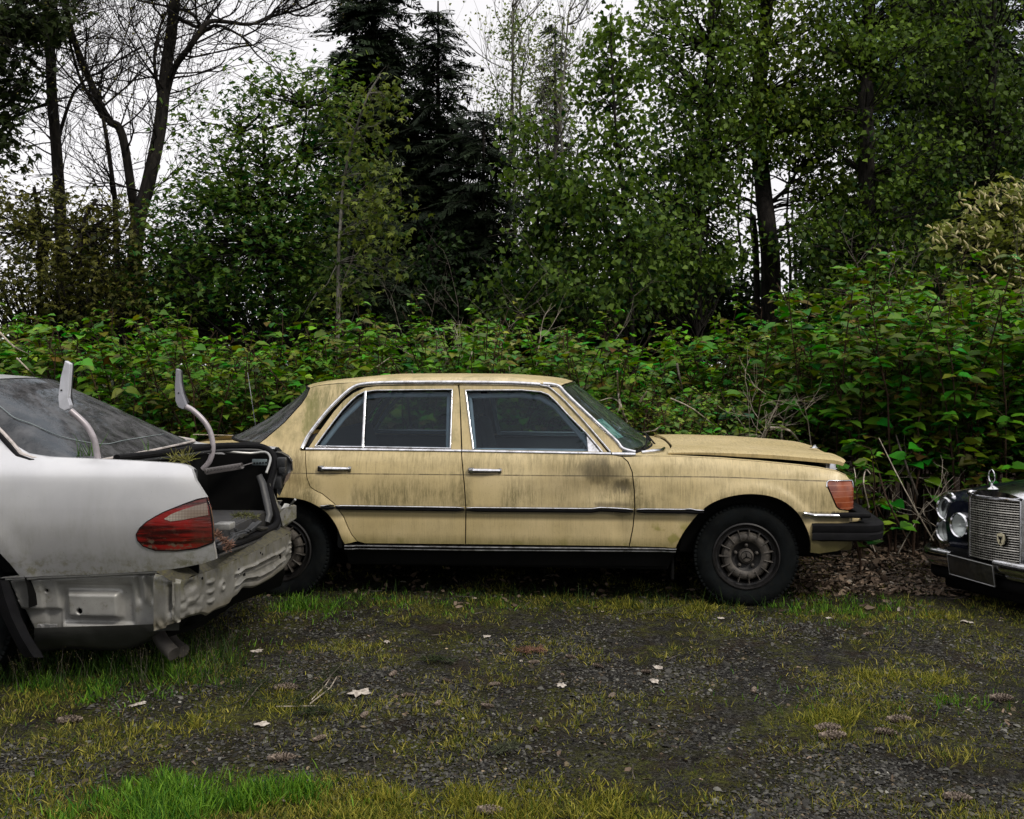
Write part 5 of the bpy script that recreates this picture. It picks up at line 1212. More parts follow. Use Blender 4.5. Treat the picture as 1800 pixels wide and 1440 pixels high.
# grass: every blade a bent strip
bl_v = [(-.5, 0, 0), (.5, 0, 0), (-.40, .45, .04), (.40, .45, .04), (-.22, .8, .18), (.22, .8, .18), (0, 1.0, .36)]; bl_f = [(0, 1, 3, 2), (2, 3, 5, 4), (4, 5, 6)]
def grass(name, tufts, nb, h0, h1, wd, ca, cb, spread, lean, label=None):
    P = []; H = []
    for (x, y, s) in tufts:
        for k in range(max(2, int(nb * s * random.uniform(.5, 1.4)))):
            r = spread * random.random() ** .7; q = random.random() * 6.283; P.append((x + r * math.cos(q), y + r * math.sin(q), 0, x, y)); H.append(random.uniform(h0, h1) * (.6 + .4 * min(1.5, s)))
    P = np.array(P); n = len(P); base = P[:, :3].copy(); base[:, 2] = [ground_h(a, b) - .003 for a, b in base[:, :2]]
    out = base[:, :2] - P[:, 3:5]; T = np.zeros((n, 3)); T[:, 2] = 1; T[:, :2] = out / max(spread, 1e-3) * lean + RNG.normal(0, .28, (n, 2)); N = rdir(n); N[:, 2] = -.2
    H = np.array(H); S = np.stack([RNG.uniform(.6, 1.3, n) * wd, H, H], 1); tc_ = RNG.random((n, 1))
    o = scatter(name, bl_v, bl_f, base, T, N, S, colmix(n, ca, cb, .25), M['grass']); tag(o, kind='stuff'); return o
def field(n, which, thr=.0, x0=0):
    out = []
    for _ in range(n):
        d = 3.1 + 5. * random.random() ** 1.4; x = random.uniform(-.53, .53) * d; l, m = grass_at(x, d); v = (l, m)[which] * (.55 + .9 * mnoise.noise(Vector((x * 5, d * 5, 2 + which)))) 
        if random.random() < v and v > thr: out.append((x, d, min(1.6, v)))
    return out
grass('lush_grass', field(16000, 0), 10, .02, .072, .0048, (.010, .060, .006), (.13, .24, .022), .035, .5)
grass('yellow_green_grass', field(24000, 1), 11, .014, .050, .0040, (.026, .055, .006), (.27, .24, .038), .024, .95)
sp_ = [(x, y, .35 + random.random() * .6) for x, y in pick(5000, lambda x, y: cl(.12 + 1.5 * mnoise.noise(Vector((x * 2.3, y * 2.6, 31)))))]
grass('sparse_grass_tufts', sp_, 12, .012, .045, .0038, (.026, .055, .007), (.27, .235, .048), .026, 1.0)
moss_t = [(x, y, .6) for x, y in pick(13000, lambda x, y: cl(sum(grass_at(x, y)) * .7 + .10 + .35 * mnoise.noise(Vector((x * 2, y * 2, 50)))))]
grass('moss_and_clover', moss_t, 5, .006, .018, .004, (.055, .075, .008), (.16, .155, .02), .03, 1.2)
tall = []
for _ in range(420):      # tall thin grass below the silver car and along the yellow one
    px = random.uniform(-60, 430); py = random.uniform(1120, 1215); p = GP(px, py); tall.append((p.x, p.y, random.uniform(.3, 1.)))
for _ in range(260):
    px = random.uniform(470, 1430); py = random.uniform(1046, 1078); p = GP(px, py); tall.append((p.x, p.y, random.uniform(.2, .8)))
grass('tall_thin_grass', tall, 6, .06, .17, .0034, (.008, .028, .005), (.035, .062, .012), .05, .45)
def seedheads(name, spots):
    P = []; mb = MB()
    for (x, y) in spots:
        h = random.uniform(.10, .2); a = Vector((random.gauss(0, .25), random.gauss(0, .25), 1)).normalized(); b0 = Vector((x, y, ground_h(x, y))); mb.tube([b0, b0 + a * h * .6, b0 + a * h + Vector((random.gauss(0, .01), 0, 0))], [.0009, .0007, .0004], 3, cap=False)
        for k in range(9): q = b0 + a * h * random.uniform(.6, 1.0) + Vector((random.gauss(0, .012), random.gauss(0, .012), 0)); P.append(q)
    P = np.array([tuple(p) for p in P]); n = len(P); o = scatter(name, [(-.5, 0, 0), (.5, 0, 0), (0, 1, .2), (0, .5, .5)], [(0, 1, 3), (1, 2, 3), (2, 0, 3)], P, rdir(n), rdir(n), RNG.uniform(.002, .004, n), colmix(n, (.10, .10, .03), (.22, .20, .08)), M['grass']); tag(o, kind='stuff')
    s_ = mb.build(name + '_stalks', M['twig'], None); tag(s_, kind='stuff'); s_.name = 'seeding_grass_stalks'
seedheads('seeding_grass', [(GP(random.uniform(-20, 400), random.uniform(1140, 1215)).x, GP(0, random.uniform(1140, 1215)).y) for _ in range(150)])

# leaf litter on the bare earth right of the front wheel, and thinly everywhere
lit_v = [(0, 0, 0), (-.35, .3, .12), (-.25, .75, .05), (0, 1, .15), (.3, .7, .1), (.35, .25, .02), (0, .5, -.02)]; lit_f = [(0, 6, 1), (1, 6, 2), (2, 6, 3), (3, 6, 4), (4, 6, 5), (5, 6, 0)]
L_ = []
for _ in range(5200): px = random.uniform(1380, 1830); py = random.uniform(925, 1050); p = GP(px, py); L_.append((p.x, p.y))
for _ in range(1500): L_.append((random.uniform(-3, 4.6), random.uniform(6.4, 9)))
for x, y in pick(1500, lambda x, y: cl(.3 + mnoise.noise(Vector((x * 2, y * 2, 77))))): L_.append((x, y))
n = len(L_); P = np.array([(x, y, ground_h(x, y) + random.uniform(.0, .03) * (y > 6)) for x, y in L_]); sz = RNG.uniform(.012, .05, n) * np.where(P[:, 1] > 6, 1.2, .55)
C = colmix(n, (.045, .030, .020), (.17, .125, .09), .3); b_ = RNG.random(n) < .07; C[b_] = C[b_] * .5 + np.array([.2, .18, .15]) 
tag(scatter('leaf_litter', lit_v, lit_f, P, rdir(n) * [1, 1, .3], rdir(n, 1.2), np.stack([sz * RNG.uniform(.5, 1, n), sz, sz], 1), C, M['litter'], jit=.15), kind='stuff')
# fallen stems and needles
mb = MB()
for _ in range(190):
    if random.random() < .6: p = GP(random.uniform(1400, 1830), random.uniform(935, 1045))
    else: x, y = pick(1, lambda x, y: 1)[0]; p = Vector((x, y, 0))
    q = random.random() * 3.14 if p.y < 6 else random.gauss(0, .5); L = random.uniform(.02, .09) * (3.2 if p.y > 6 else 1); d = Vector((math.cos(q), math.sin(q), 0)) * L; z = ground_h(p.x, p.y) + .004 + (random.random() * .04 if p.y > 6 else 0)
    p = Vector((p.x, p.y, z)); mb.tube([p, p + d * .5 + Vector((random.gauss(0, .006), random.gauss(0, .006), .006)), p + d + Vector((0, 0, random.random() * .02))], [.0022, .0026, .0012], 5)
tag(mb.build('fallen_twigs', M['twig'], None), kind='stuff')

# cones
def cone_mesh(L, R):
    mb = MB(); mb.lathe([(R * .15, -L / 2), (R * .7, -L * .42), (R * .75, 0), (R * .5, L * .35), (R * .1, L / 2)], 10, (0, 0, 0), 'x')
    N = 90
    for k in range(N):
        t = (k + .5) / N; x = -L / 2 + L * t; r = R * (math.sin(math.pi * (t * .88 + .1)) ** .6); q = k * 2.39996; c_, s_ = math.cos(q), math.sin(q); w_ = R * .34; l_ = L * .10
        e = Vector((0, c_, s_)); tt = Vector((0, -s_, c_)); o_ = Vector((x, 0, 0))
        mb.add([o_ + e * r * .6 - tt * w_ * .6, o_ + e * r * .6 + tt * w_ * .6, o_ + e * r * 1.05 + Vector((l_, 0, 0)) + tt * w_, o_ + e * r * 1.10 + Vector((l_ * 1.3, 0, 0)), o_ + e * r * 1.05 + Vector((l_, 0, 0)) - tt * w_], [(0, 1, 2, 3, 4)])
    return mb
g = NG('cone_scales'); c = g.mix(g.mp(g.noise(g.obj, 130, 3), .4, .62), (.045, .034, .026), (.24, .19, .15)); M['cone'] = g.fin(g.bsdf(c, .75, spec=.2))
cm = cone_mesh(.085, .017)
c0 = cm.build('spruce_cone', M['cone'], None, smooth=False); CONES = [(500, 1213, .2, 'cone lying in the thin grass left of the large pale leaf'), (120, 1269, .1, 'dark cone in the grass near the left edge'), (492, 1336, .25, 'cone lying just above the lush green grass'), (1452, 1284, -.05, 'cone lying below the yellow grass tuft, upper of a close pair'), (1460, 1297, .0, 'cone lying below the yellow grass tuft, lower of a close pair'), (1555, 1292, -.6, 'dark tilted cone right of the yellow grass tuft'), (1577, 1271, -.2, 'cone at the right rim of the yellow grass tuft'), (1757, 1233, -.25, 'pale cone in the green grass near the right edge'), (1680, 1407, -.3, 'large pale cone nearest the camera at bottom right'), (860, 1428, .15, 'cone half sunk in the grass at the bottom centre')]
small = [(937, 1165), (1002, 1155), (1135, 1180), (1525, 1118), (640, 1262), (785, 1201), (716, 1227), (856, 1248), (1050, 1170), (868, 1207), (1325, 1219), (770, 1244), (1075, 1230), (940, 1290), (560, 1302), (690, 1190)]
for i, q in enumerate(CONES + [(a, b, random.uniform(-1.2, 1.2), None) for a, b in small]):
    o = c0 if i == 0 else c0.copy()
    if i: COL.objects.link(o)
    p = GP(q[0], q[1]); o.location = (p.x, p.y, ground_h(p.x, p.y) + .012); s_ = (1.1 if i < 10 else .6) * random.uniform(.9, 1.1); o.scale = (s_, s_, s_); o.rotation_euler = (random.random() * 6, random.uniform(-.12, .12), q[2])
    tag(o, q[3] or 'small brown cone lying on the bare gravel in front of the yellow car', 'cone', 'cones scattered on the ground' if q[3] else 'small cones on the gravel')
# bleached leaves and scraps
g = NG('bleached_leaf'); c = g.mix(g.mp(g.noise(g.obj, 60, 5), .35, .65), (.22, .19, .16), (.42, .38, .33)); M['pale_leaf'] = g.fin(g.bsdf(c, .8, spec=.2))
def crumple(px, py, r, label, sq=.6, m='pale_leaf', seed=0):
    rs = random.Random(seed); p = GP(px, py); mb = MB(); n = 14; ring = []
    for k in range(n): q = 2 * math.pi * k / n; rr = r * (1 + .35 * math.sin(q * 5 + seed) * rs.uniform(.5, 1)) ; ring.append((rr * math.cos(q), rr * sq * math.sin(q) * 1.6, r * .28 * rs.uniform(0, 1) + .002))
    mid = [(a * .55, b_ * .55, r * .30 * rs.uniform(.3, 1) + .004) for a, b_, c_ in ring]; mb.grid([[ring[k], mid[k], (0, 0, r * .22)] for k in range(n)], True)
    v0 = [(a, b_, c_ - .0015) for a, b_, c_ in mb.v]; nn = len(v0); mb.f += [tuple(i + nn for i in f)[::-1] for f in list(mb.f)]; mb.v += v0
    o = mb.build('bleached_leaf', M[m], None, sharp=25); o.location = (p.x, p.y, ground_h(p.x, p.y) + .002); o.rotation_euler = (0, 0, rs.random() * 6); tag(o, label, 'leaf'); return o
crumple(632, 1221, .048, 'large pale curled leaf on the gravel in the middle foreground', .5, seed=3)
crumple(1157, 1170, .026, 'small white leaf scrap above the wider white one', .5, seed=5)
crumple(1150, 1199, .034, 'wide white leaf scrap lying flat on the gravel', .35, seed=6)
crumple(987, 1207, .026, 'white torn leaf left of the two white scraps', .5, seed=7)
crumple(1267, 1091, .022, 'whitish leaf scrap in front of the front wheel', .5, seed=8)
crumple(1700, 1098, .036, 'pale leaf lying in the grass before the dark blue car', .3, seed=9)
crumple(452, 1146, .026, 'pale stone-like leaf right of the exhaust pipes', .7, seed=10)
crumple(680, 1130, .024, 'thin pale curled leaf behind the short yellow grass', .4, seed=11)
crumple(856, 1120, .02, 'tiny white leaf below the middle of the yellow car', .6, seed=12)
crumple(242, 1243, .036, 'folded brown and white leaf in the grass at lower left', .35, seed=13)
crumple(334, 1386, .02, 'cream leaf caught in the lush green grass', .8, seed=14)
crumple(497, 1408, .02, 'buff leaf on the grass near the bottom edge', .6, seed=15)
crumple(460, 1275, .03, 'dull brown maple leaf on the gravel', .5, seed=16)
crumple(1457, 1087, .014, 'small round buff pebble-like leaf in front of the wheel', .9, seed=17)
# fallen conifer sprigs
def sprig(pts, label, seed, ln=.035, c1=(.012, .022, .008), c2=(.04, .05, .02), zoff=.01, mt='twig', name='conifer_sprig', dens=220):
    rs = random.Random(seed); P3 = []
    for px, py in pts:
        P3.append(GP(px, py)) if not hasattr(px, 'x') else P3.append(px)
    P3 = [Vector((p.x, p.y, ground_h(p.x, p.y) + zoff + rs.uniform(0, .02))) for p in P3]
    e = tag(empty(name, P3[0]), label, 'twig'); o0 = P3[0]; mb = MB(); loc = [p - o0 for p in P3]; mb.tube(loc, [.003] * len(loc), 5)
    PP = []; TT = []
    for i in range(len(loc) - 1):
        for k in range(dens // (len(loc) - 1)):
            t = rs.random(); PP.append(loc[i].lerp(loc[i + 1], t)); d = (loc[i + 1] - loc[i]).normalized(); v = Vector((rs.gauss(0, 1), rs.gauss(0, 1), rs.gauss(.3, .6))).normalized(); TT.append(v + d * .6)
        if i % 1 == 0:
            for s_ in (-1, 1):
                d = (loc[i + 1] - loc[i]); sd_ = Vector((-d.y, d.x, rs.uniform(0, .3) * d.length)) * s_ * rs.uniform(.4, .9) + d * .7; a0 = loc[i].lerp(loc[i + 1], .3); mb.tube([a0, a0 + sd_], [.002, .001], 4)
                for k in range(60): t = rs.random(); PP.append(a0 + sd_ * t); TT.append(Vector((rs.gauss(0, 1), rs.gauss(0, 1), rs.gauss(.3, .6))).normalized() + sd_.normalized() * .6)
    mb.build('stem', M[mt], e); PP = np.array([tuple(p) for p in PP]); TT = np.array([tuple(p) for p in TT]); n = len(PP)
    scatter('needles', [(-.5, 0, 0), (.5, 0, 0), (.35, 1, 0), (-.35, 1, 0)], [(0, 1, 2, 3)], PP, TT, rdir(n), np.stack([np.full(n, .0022), RNG.uniform(.6, 1.1, n) * ln, np.ones(n)], 1), colmix(n, c1, c2), M['needle'], e); return e
sprig([(600, 1175), (575, 1205), (540, 1232), (505, 1243)], 'dark conifer sprig with bare twigs lying beside the large pale leaf', 1, .03); sprig([(470, 1205), (450, 1225), (425, 1250)], 'dark conifer sprig lying in the thin grass, left of two', 2, .03)
sprig([(590, 1262), (560, 1250), (530, 1262)], 'dark conifer sprig below the large pale leaf', 3, .03); sprig([(800, 1170), (775, 1160), (750, 1165)], 'greenish conifer sprig on the gravel in front of the rear door', 4, .03)
sprig([(1120, 1090), (1160, 1080), (1200, 1086)], 'greenish brown sprig lying before the front wheel', 5, .03, (.03, .035, .012), (.09, .09, .035)); sprig([(910, 1320), (890, 1325), (870, 1330)], 'grey green sprig on the gravel at lower centre', 6, .025, (.03, .035, .02), (.08, .09, .05))
sprig([(960, 1150), (935, 1145), (915, 1150)], 'reddish dry sprig on the gravel below the front door', 7, .025, (.10, .05, .03), (.22, .12, .08))
mb = MB()
for P in (((486, 1242), (562, 1241)), ((545, 1237), (580, 1210), (592, 1190)), ((548, 1230), (572, 1205), (580, 1192)), ((582, 1212), (560, 1203))):
    q = [GP(*p, .012) for p in P]; mb.tube(q, .0028, 6)
tag(mb.build('forked_twig', M['dead'], None), 'pale forked dry twig tangled in the dark conifer sprig', 'twig')
# sprigs in the trunk
def tr_sprig(a, d, lab, n, c1, c2, L, seed):
    rs = random.Random(seed); e = tag(empty('conifer_sprig', WP(*a[0], d)), lab, 'twig'); o0 = WP(*a[0], d); loc = [WP(px, py, d) - o0 for px, py in a]; mb = MB(); mb.tube(loc, .003, 5); mb.build('stem', M['twig'], e); PP = []; TT = []
    for k in range(n):
        i = rs.randrange(len(loc) - 1); PP.append(loc[i].lerp(loc[i + 1], rs.random())); TT.append(Vector((rs.gauss(0, 1), rs.gauss(0, 1), rs.gauss(.4, .8))))
    PP = np.array([tuple(p) for p in PP]); TT = np.array([tuple(p) for p in TT]); scatter('needles', [(-.5, 0, 0), (.5, 0, 0), (.35, 1, 0), (-.35, 1, 0)], [(0, 1, 2, 3)], PP, TT, rdir(n), np.stack([np.full(n, .0022), RNG.uniform(.6, 1.1, n) * L, np.ones(n)], 1), colmix(n, c1, c2), M['needle'], e)
tr_sprig([(412, 908), (430, 905), (452, 910)], 5.25, 'green conifer sprig lying on the black floor of the open trunk', 260, (.05, .06, .015), (.14, .14, .05), .03, 1)
tr_sprig([(380, 938), (392, 950), (405, 955), (398, 968)], 4.72, 'rust-brown dried conifer sprig on the trunk sill beside the tail lamp', 420, (.10, .05, .035), (.30, .18, .13), .026, 2)
tr_sprig([(300, 808), (320, 808), (334, 812)], 4.75, 'yellowish needles growing in the trunk gutter behind the rear window', 110, (.10, .11, .02), (.28, .26, .08), .07, 3)
def gutter_grass(px, py, d, n, h, lab):
    e = WP(px, py, d); P = np.array([tuple(Vector((random.gauss(0, .012), random.gauss(0, .01), 0))) for _ in range(n)]); T = np.zeros((n, 3)); T[:, 2] = 1; T[:, :2] = RNG.normal(0, .28, (n, 2)); H = RNG.uniform(.4, 1.1, n) * h
    o = scatter('grass_tuft', bl_v, bl_f, P, T, rdir(n), np.stack([np.full(n, .004), H, H], 1), colmix(n, (.03, .08, .012), (.07, .14, .03)), M['grass']); o.location = e; tag(o, lab, 'grass')
gutter_grass(142, 803, 4.80, 9, .09, 'grass tuft rooted in the silver car gutter left of the near hinge'); gutter_grass(159, 802, 4.80, 9, .15, 'tall grass tuft rooted at the foot of the near hinge'); gutter_grass(262, 792, 5.25, 7, .07, 'small grass tuft at the foot of the silver car rear window')

# ================================================================== THICKET of broad-leaved canes behind the cars
kn_v = [(0, 0, 0), (-.2, -.07, .03), (-.40, .17, .07), (-.31, .55, .06), (0, 1, -.16), (.31, .55, .06), (.40, .17, .07), (.2, -.07, .03), (0, .45, 0)]
kn_f = [(0, 8, 2, 1), (8, 4, 3, 2), (0, 7, 6, 8), (8, 6, 5, 4)]
TOP = [(-200, 548), (0, 548), (120, 553), (300, 562), (380, 585), (430, 608), (480, 580), (560, 585), (640, 550), (700, 572), (745, 550), (850, 545), (950, 575), (1020, 555), (1080, 590), (1150, 612), (1230, 580), (1300, 540), (1380, 500), (1460, 475), (1530, 462), (1600, 490), (1700, 515), (1800, 540), (2100, 560)]
TOPX = [a for a, b in TOP]; TOPY = [b for a, b in TOP]
def canes(name, spots, leafsize, ca, cb, seed, droop=.35, per=9, lo=.10):
    rs = random.Random(seed); mb = MB(); P = []; T = []; N = []; S = []; Cc = []
    for (x, y, h) in spots:
        lean = Vector((rs.gauss(0, .10), rs.gauss(-.06, .10), 0)); n = 7; pts = []; tint = rs.random()
        for i in range(n + 1): t = i / n; pts.append(Vector((x, y, 0)) + Vector((0, 0, h * t * (1 - .06 * t))) + lean * h * t * t * 1.5 + Vector((rs.gauss(0, .012), rs.gauss(0, .012), 0)))
        mb.tube(pts, [.0085 * (1 - .75 * i / n) + .0015 for i in range(n + 1)], 5, cap=False)
        start = lo if h > .6 else .05; nb = int(h * per)
        for k in range(nb):
            t = start + (1 - start) * (k + rs.random()) / nb; i = min(n - 1, int(t * n)); b0 = pts[i].lerp(pts[i + 1], t * n - i); q = rs.random() * 6.283; L = rs.uniform(.18, .5) * (1.15 - .75 * t)
            d = Vector((math.cos(q), math.sin(q), rs.uniform(.1, .9))).normalized(); e = b0 + d * L; mid = b0.lerp(e, .55) + Vector((0, 0, .04 * L)); mb.tube([b0, mid, e], [.0032, .0025, .0012], 3, cap=False)
            nl = rs.randint(3, 6)
            for j in range(nl):
                u = .25 + .75 * (j + .6) / nl; p = b0.lerp(e, u); sd_ = 1 if j % 2 else -1; per_ = Vector((-d.y, d.x, 0)).normalized() * sd_; td = (d * .5 + per_ + Vector((0, 0, rs.uniform(-.55, .15) - droop * .2))).normalized()
                P.append(tuple(p)); T.append(tuple(td)); N.append((rs.gauss(0, .30), rs.gauss(-.14, .30), 1.)); S.append(leafsize * rs.uniform(.40, 1.35) * (1 - .35 * (t > .92))); c = [a + (b_ - a) * cl(rs.gauss(.35 + .3 * t + .2 * (tint - .5), .25)) for a, b_ in zip(ca, cb)]
                if rs.random() < .06 + .10 * (t > .88): c = [c[0] * 1.45, c[1] * 1.35, c[2] * 1.]
                Cc.append(c)
    e = tag(empty(name, (0, 0, 0)), kind='stuff'); s_ = mb.build('canes', M['stem'], e); 
    l_ = scatter('foliage', kn_v, kn_f, np.array(P), np.array(T), np.array(N), np.array(S), np.clip(np.array(Cc) * RNG.uniform(.75, 1.25, (len(P), 1)), .002, 1), M['leaf'], e, jit=.05); return e
def height_at(px, d): return max(.3, CAMH - (np.interp(px, TOPX, TOPY) - HY) / F * d)
rs = random.Random(11); spots = []
for d in (8.6, 8.9, 9.2, 9.6, 10.1, 10.7, 11.3):
    x = -.62 * d
    while x < .62 * d:
        px = CX + x / d * F; dd = d
        if px > 1350: dd = d - .9 * sm(px, 1350, 1550)
        hgt = height_at(px, dd) * rs.uniform(.80, 1.07) * (1.03 if d > 8.8 else .94) * (1 + .16 * mnoise.noise(Vector((x * 1.3, d * .4, 6)))); low = 1.0
        if 1080 < px < 1360 and d < 9.5: hgt *= .66
        spots.append((x + rs.gauss(0, .05), dd + rs.gauss(0, .12), hgt)); x += rs.uniform(.10, .20)
A_ = [s for s in spots if s[0] < 1.55]; B_ = [s for s in spots if s[0] >= 1.55]
for s in [(rs.uniform(2.2, 3.0), rs.uniform(7.0, 7.7), rs.uniform(.5, 1.0)) for _ in range(4)]: B_.append(s)
o = canes('knotweed_thicket', A_, .100, (.007, .044, .004), (.11, .22, .014), 3, per=11); o['label'] = 'dense bank of broad green leaves behind the cars'
o = canes('tall_knotweed_thicket', B_, .110, (.006, .040, .004), (.10, .205, .013), 4, per=11, lo=.22)
spn = []
for _ in range(170): d = rs.uniform(8.4, 10.); px = rs.uniform(-60, 1860); spn.append(((px - CX) / F * d, d, height_at(px, d) * rs.uniform(.5, 1.02)))
canes('mixed_weed_thicket', spn, .062, (.014, .05, .010), (.13, .19, .035), 8, per=12, droop=.8, lo=.35)
# bramble: small leaves, pale dead wood, behind the hood
spb = []
for _ in range(150): px = rs.uniform(1080, 1420); d = rs.uniform(8.1, 8.9); spb.append(((px - CX) / F * d, d, rs.uniform(.55, 1.05) + .25 * (px < 1200)))
canes('bramble_thicket', spb, .055, (.02, .07, .008), (.14, .22, .026), 5, per=18)
mb_i = [0]
def stick(pts, r, label, m='dead', d=8.2, grp=None, cat='branch', name='dead_branch'):
    P = [WP(a, b_, d + .1 * i * ((-1) ** i)) for i, (a, b_) in enumerate(pts)]; o0 = P[0].copy(); mb = MB(); P = [Vector(p) for p in catmull([tuple(p - o0) for p in P], 3)]; k = len(P); mb.tube(P, [r * (1 - .55 * i / (k - 1)) for i in range(k)], 7)
    o = mb.build(name, M[m], None); o.location = o0; tag(o, label, cat, grp); return o
stick([(1101, 742), (1092, 717), (1087, 690), (1085, 652)], .012, 'thick white broken stem standing right of the windscreen', d=8.15)
stick([(1125, 706), (1137, 688)], .011, 'short white broken stem among the bramble leaves', d=8.15)
stick([(1100, 762), (1150, 757), (1172, 734)], .008, 'pale bent twig lying over the bramble behind the cowl', d=8.2)
stick([(1078, 740), (1090, 712), (1076, 700), (1056, 704), (1040, 708)], .005, 'thin pale arched twig right of the windscreen', d=8.1)
stick([(1178, 700), (1220, 720), (1280, 765), (1330, 764)], .006, 'long thin dead twig crossing the bramble behind the hood', d=8.2)
stick([(1355, 752), (1388, 757), (1412, 787)], .012, 'whitish crooked branch behind the front of the hood', d=8.1)
stick([(1375, 785), (1374, 758), (1376, 745)], .010, 'short upright pale stub behind the hood', d=8.15)
stick([(1612, 870), (1590, 810), (1574, 762)], .011, 'grey brown leaning stem in the dark right of the hood', d=7.7, m='twig')
stick([(1527, 892), (1518, 850), (1522, 826), (1530, 833)], .006, 'hooked pale stem rising behind the rubber bumper', d=7.0)
stick([(1500, 858), (1504, 840), (1501, 822)], .005, 'short hooked pale twig touching the headlamp', d=6.9)
stick([(1600, 960), (1560, 880), (1545, 830), (1530, 790)], .008, 'reddish stem leaning over the end of the bumper', d=7.3, m='stem')
stick([(1640, 950), (1590, 860), (1545, 770)], .006, 'thin slanting dead stem between the two noses', d=7.5)
stick([(592, 705), (640, 662), (690, 625)], .006, 'thin pale twig slanting up above the yellow roof', d=8.9)
stick([(818, 660), (824, 640), (830, 618)], .009, 'grey stump of a stem above the yellow roof', d=8.7)
stick([(1190, 640), (1196, 670), (1203, 700)], .010, 'grey brown upright stem behind the hood', d=8.6, m='twig')
stick([(0, 585), (25, 610), (50, 622)], .010, 'pale bare stem in the leaves at the left edge', d=8.5); stick([(30, 630), (50, 650), (60, 660)], .008, 'short pale bare stem below it, by the silver roof', d=8.5)
stick([(340, 764), (420, 766), (455, 768)], .005, 'thin horizontal dry stem behind the far hinge', d=8.2)
stick([(1560, 995), (1640, 985), (1750, 1000)], .008, 'long dry cane lying on the leaf litter', d=7.2) if False else None
# airy dead twig tangles above the thicket
def tangle(name, label, cx, cy, d, hgt, n, seed, m='twig', spread=.5):
    rs = random.Random(seed); base = WP(cx, cy, d); mb = MB()
    def br_(p, dr, L, r, lv):
        pts = [p]; q = p.copy()
        for i in range(4): dr = (dr + Vector((rs.gauss(0, .18), rs.gauss(0, .18), rs.gauss(0, .12)))).normalized(); q = q + dr * L / 4; pts.append(q.copy())
        mb.tube([v - base for v in pts], [r * (1 - .15 * i) for i in range(5)], 4, cap=False)
        if lv:
            for k in range(3): i = rs.randint(1, 4); br_(pts[i], (dr + Vector((rs.gauss(0, .6), rs.gauss(0, .5), rs.gauss(.05, .4)))).normalized(), L * rs.uniform(.45, .7), r * .6, lv - 1)
    for _ in range(n): br_(base + Vector((rs.gauss(0, spread), rs.gauss(0, .2), 0)), Vector((rs.gauss(0, .5), rs.gauss(0, .3), 1)).normalized(), hgt * rs.uniform(.6, 1.1), .005, 2)
    o = mb.build(name, M[m], None, smooth=True, sharp=0); o.location = base; tag(o, label, 'dead shrub')
tangle('dead_shrub', 'tangle of thin dead twigs above the yellow roof', 770, 665, 9.0, .5, 6, 1, 'dead'); tangle('dead_shrub', 'fine bare twigs standing out of the leaves left of the conifers', 700, 590, 10.5, .75, 4, 2); tangle('dead_shrub', 'bare reddish twigs rising from the thicket at centre', 930, 600, 10.5, .7, 4, 3)
tangle('dead_shrub', 'grey tangle of dead wood behind the hood', 1330, 780, 8.3, .45, 9, 4, 'dead', .35); tangle('dead_shrub', 'bare slanting twigs over the tall green bank on the right', 1640, 560, 8.6, .7, 5, 5); tangle('dead_shrub', 'tangle of dead canes on the dark ground behind the bumper', 1590, 960, 7.4, .5, 8, 6, 'dead', .3)
# ================================================================== TREES
lf_mp_v = [(0, 0, 0), (-.16, .45, .03), (0, 1, -.1), (.16, .45, .03), (-.55, .62, -.05), (-.30, .15, .02), (.55, .62, -.05), (.30, .15, .02)]; lf_mp_f = [(0, 3, 2, 1), (0, 1, 4, 5), (0, 7, 6, 3)]
lf_ct_v = [(0, 0, 0), (-.42, .28, .06), (0, 1, -.12), (.42, .28, .06)]; lf_ct_f = [(0, 3, 2), (0, 2, 1)]
TPL = {'maple': (lf_mp_v, lf_mp_f), 'cotton': (lf_ct_v, lf_ct_f)}
def trunk_tube(mb, P, r0, r1, n=10, flare=1.3):
    P = [Vector(p) for p in catmull([tuple(p) for p in P], 5)]; k = len(P)
    for i in range(1, k - 1): P[i] += Vector((mnoise.noise(P[i] * 1.1), mnoise.noise(P[i] * 1.1 + Vector((9, 0, 0))), 0)) * .03
    mb.tube(P, [(r0 + (r1 - r0) * (i / (k - 1)) ** .8) * (flare if i == 0 else 1) for i in range(k)], n); return P
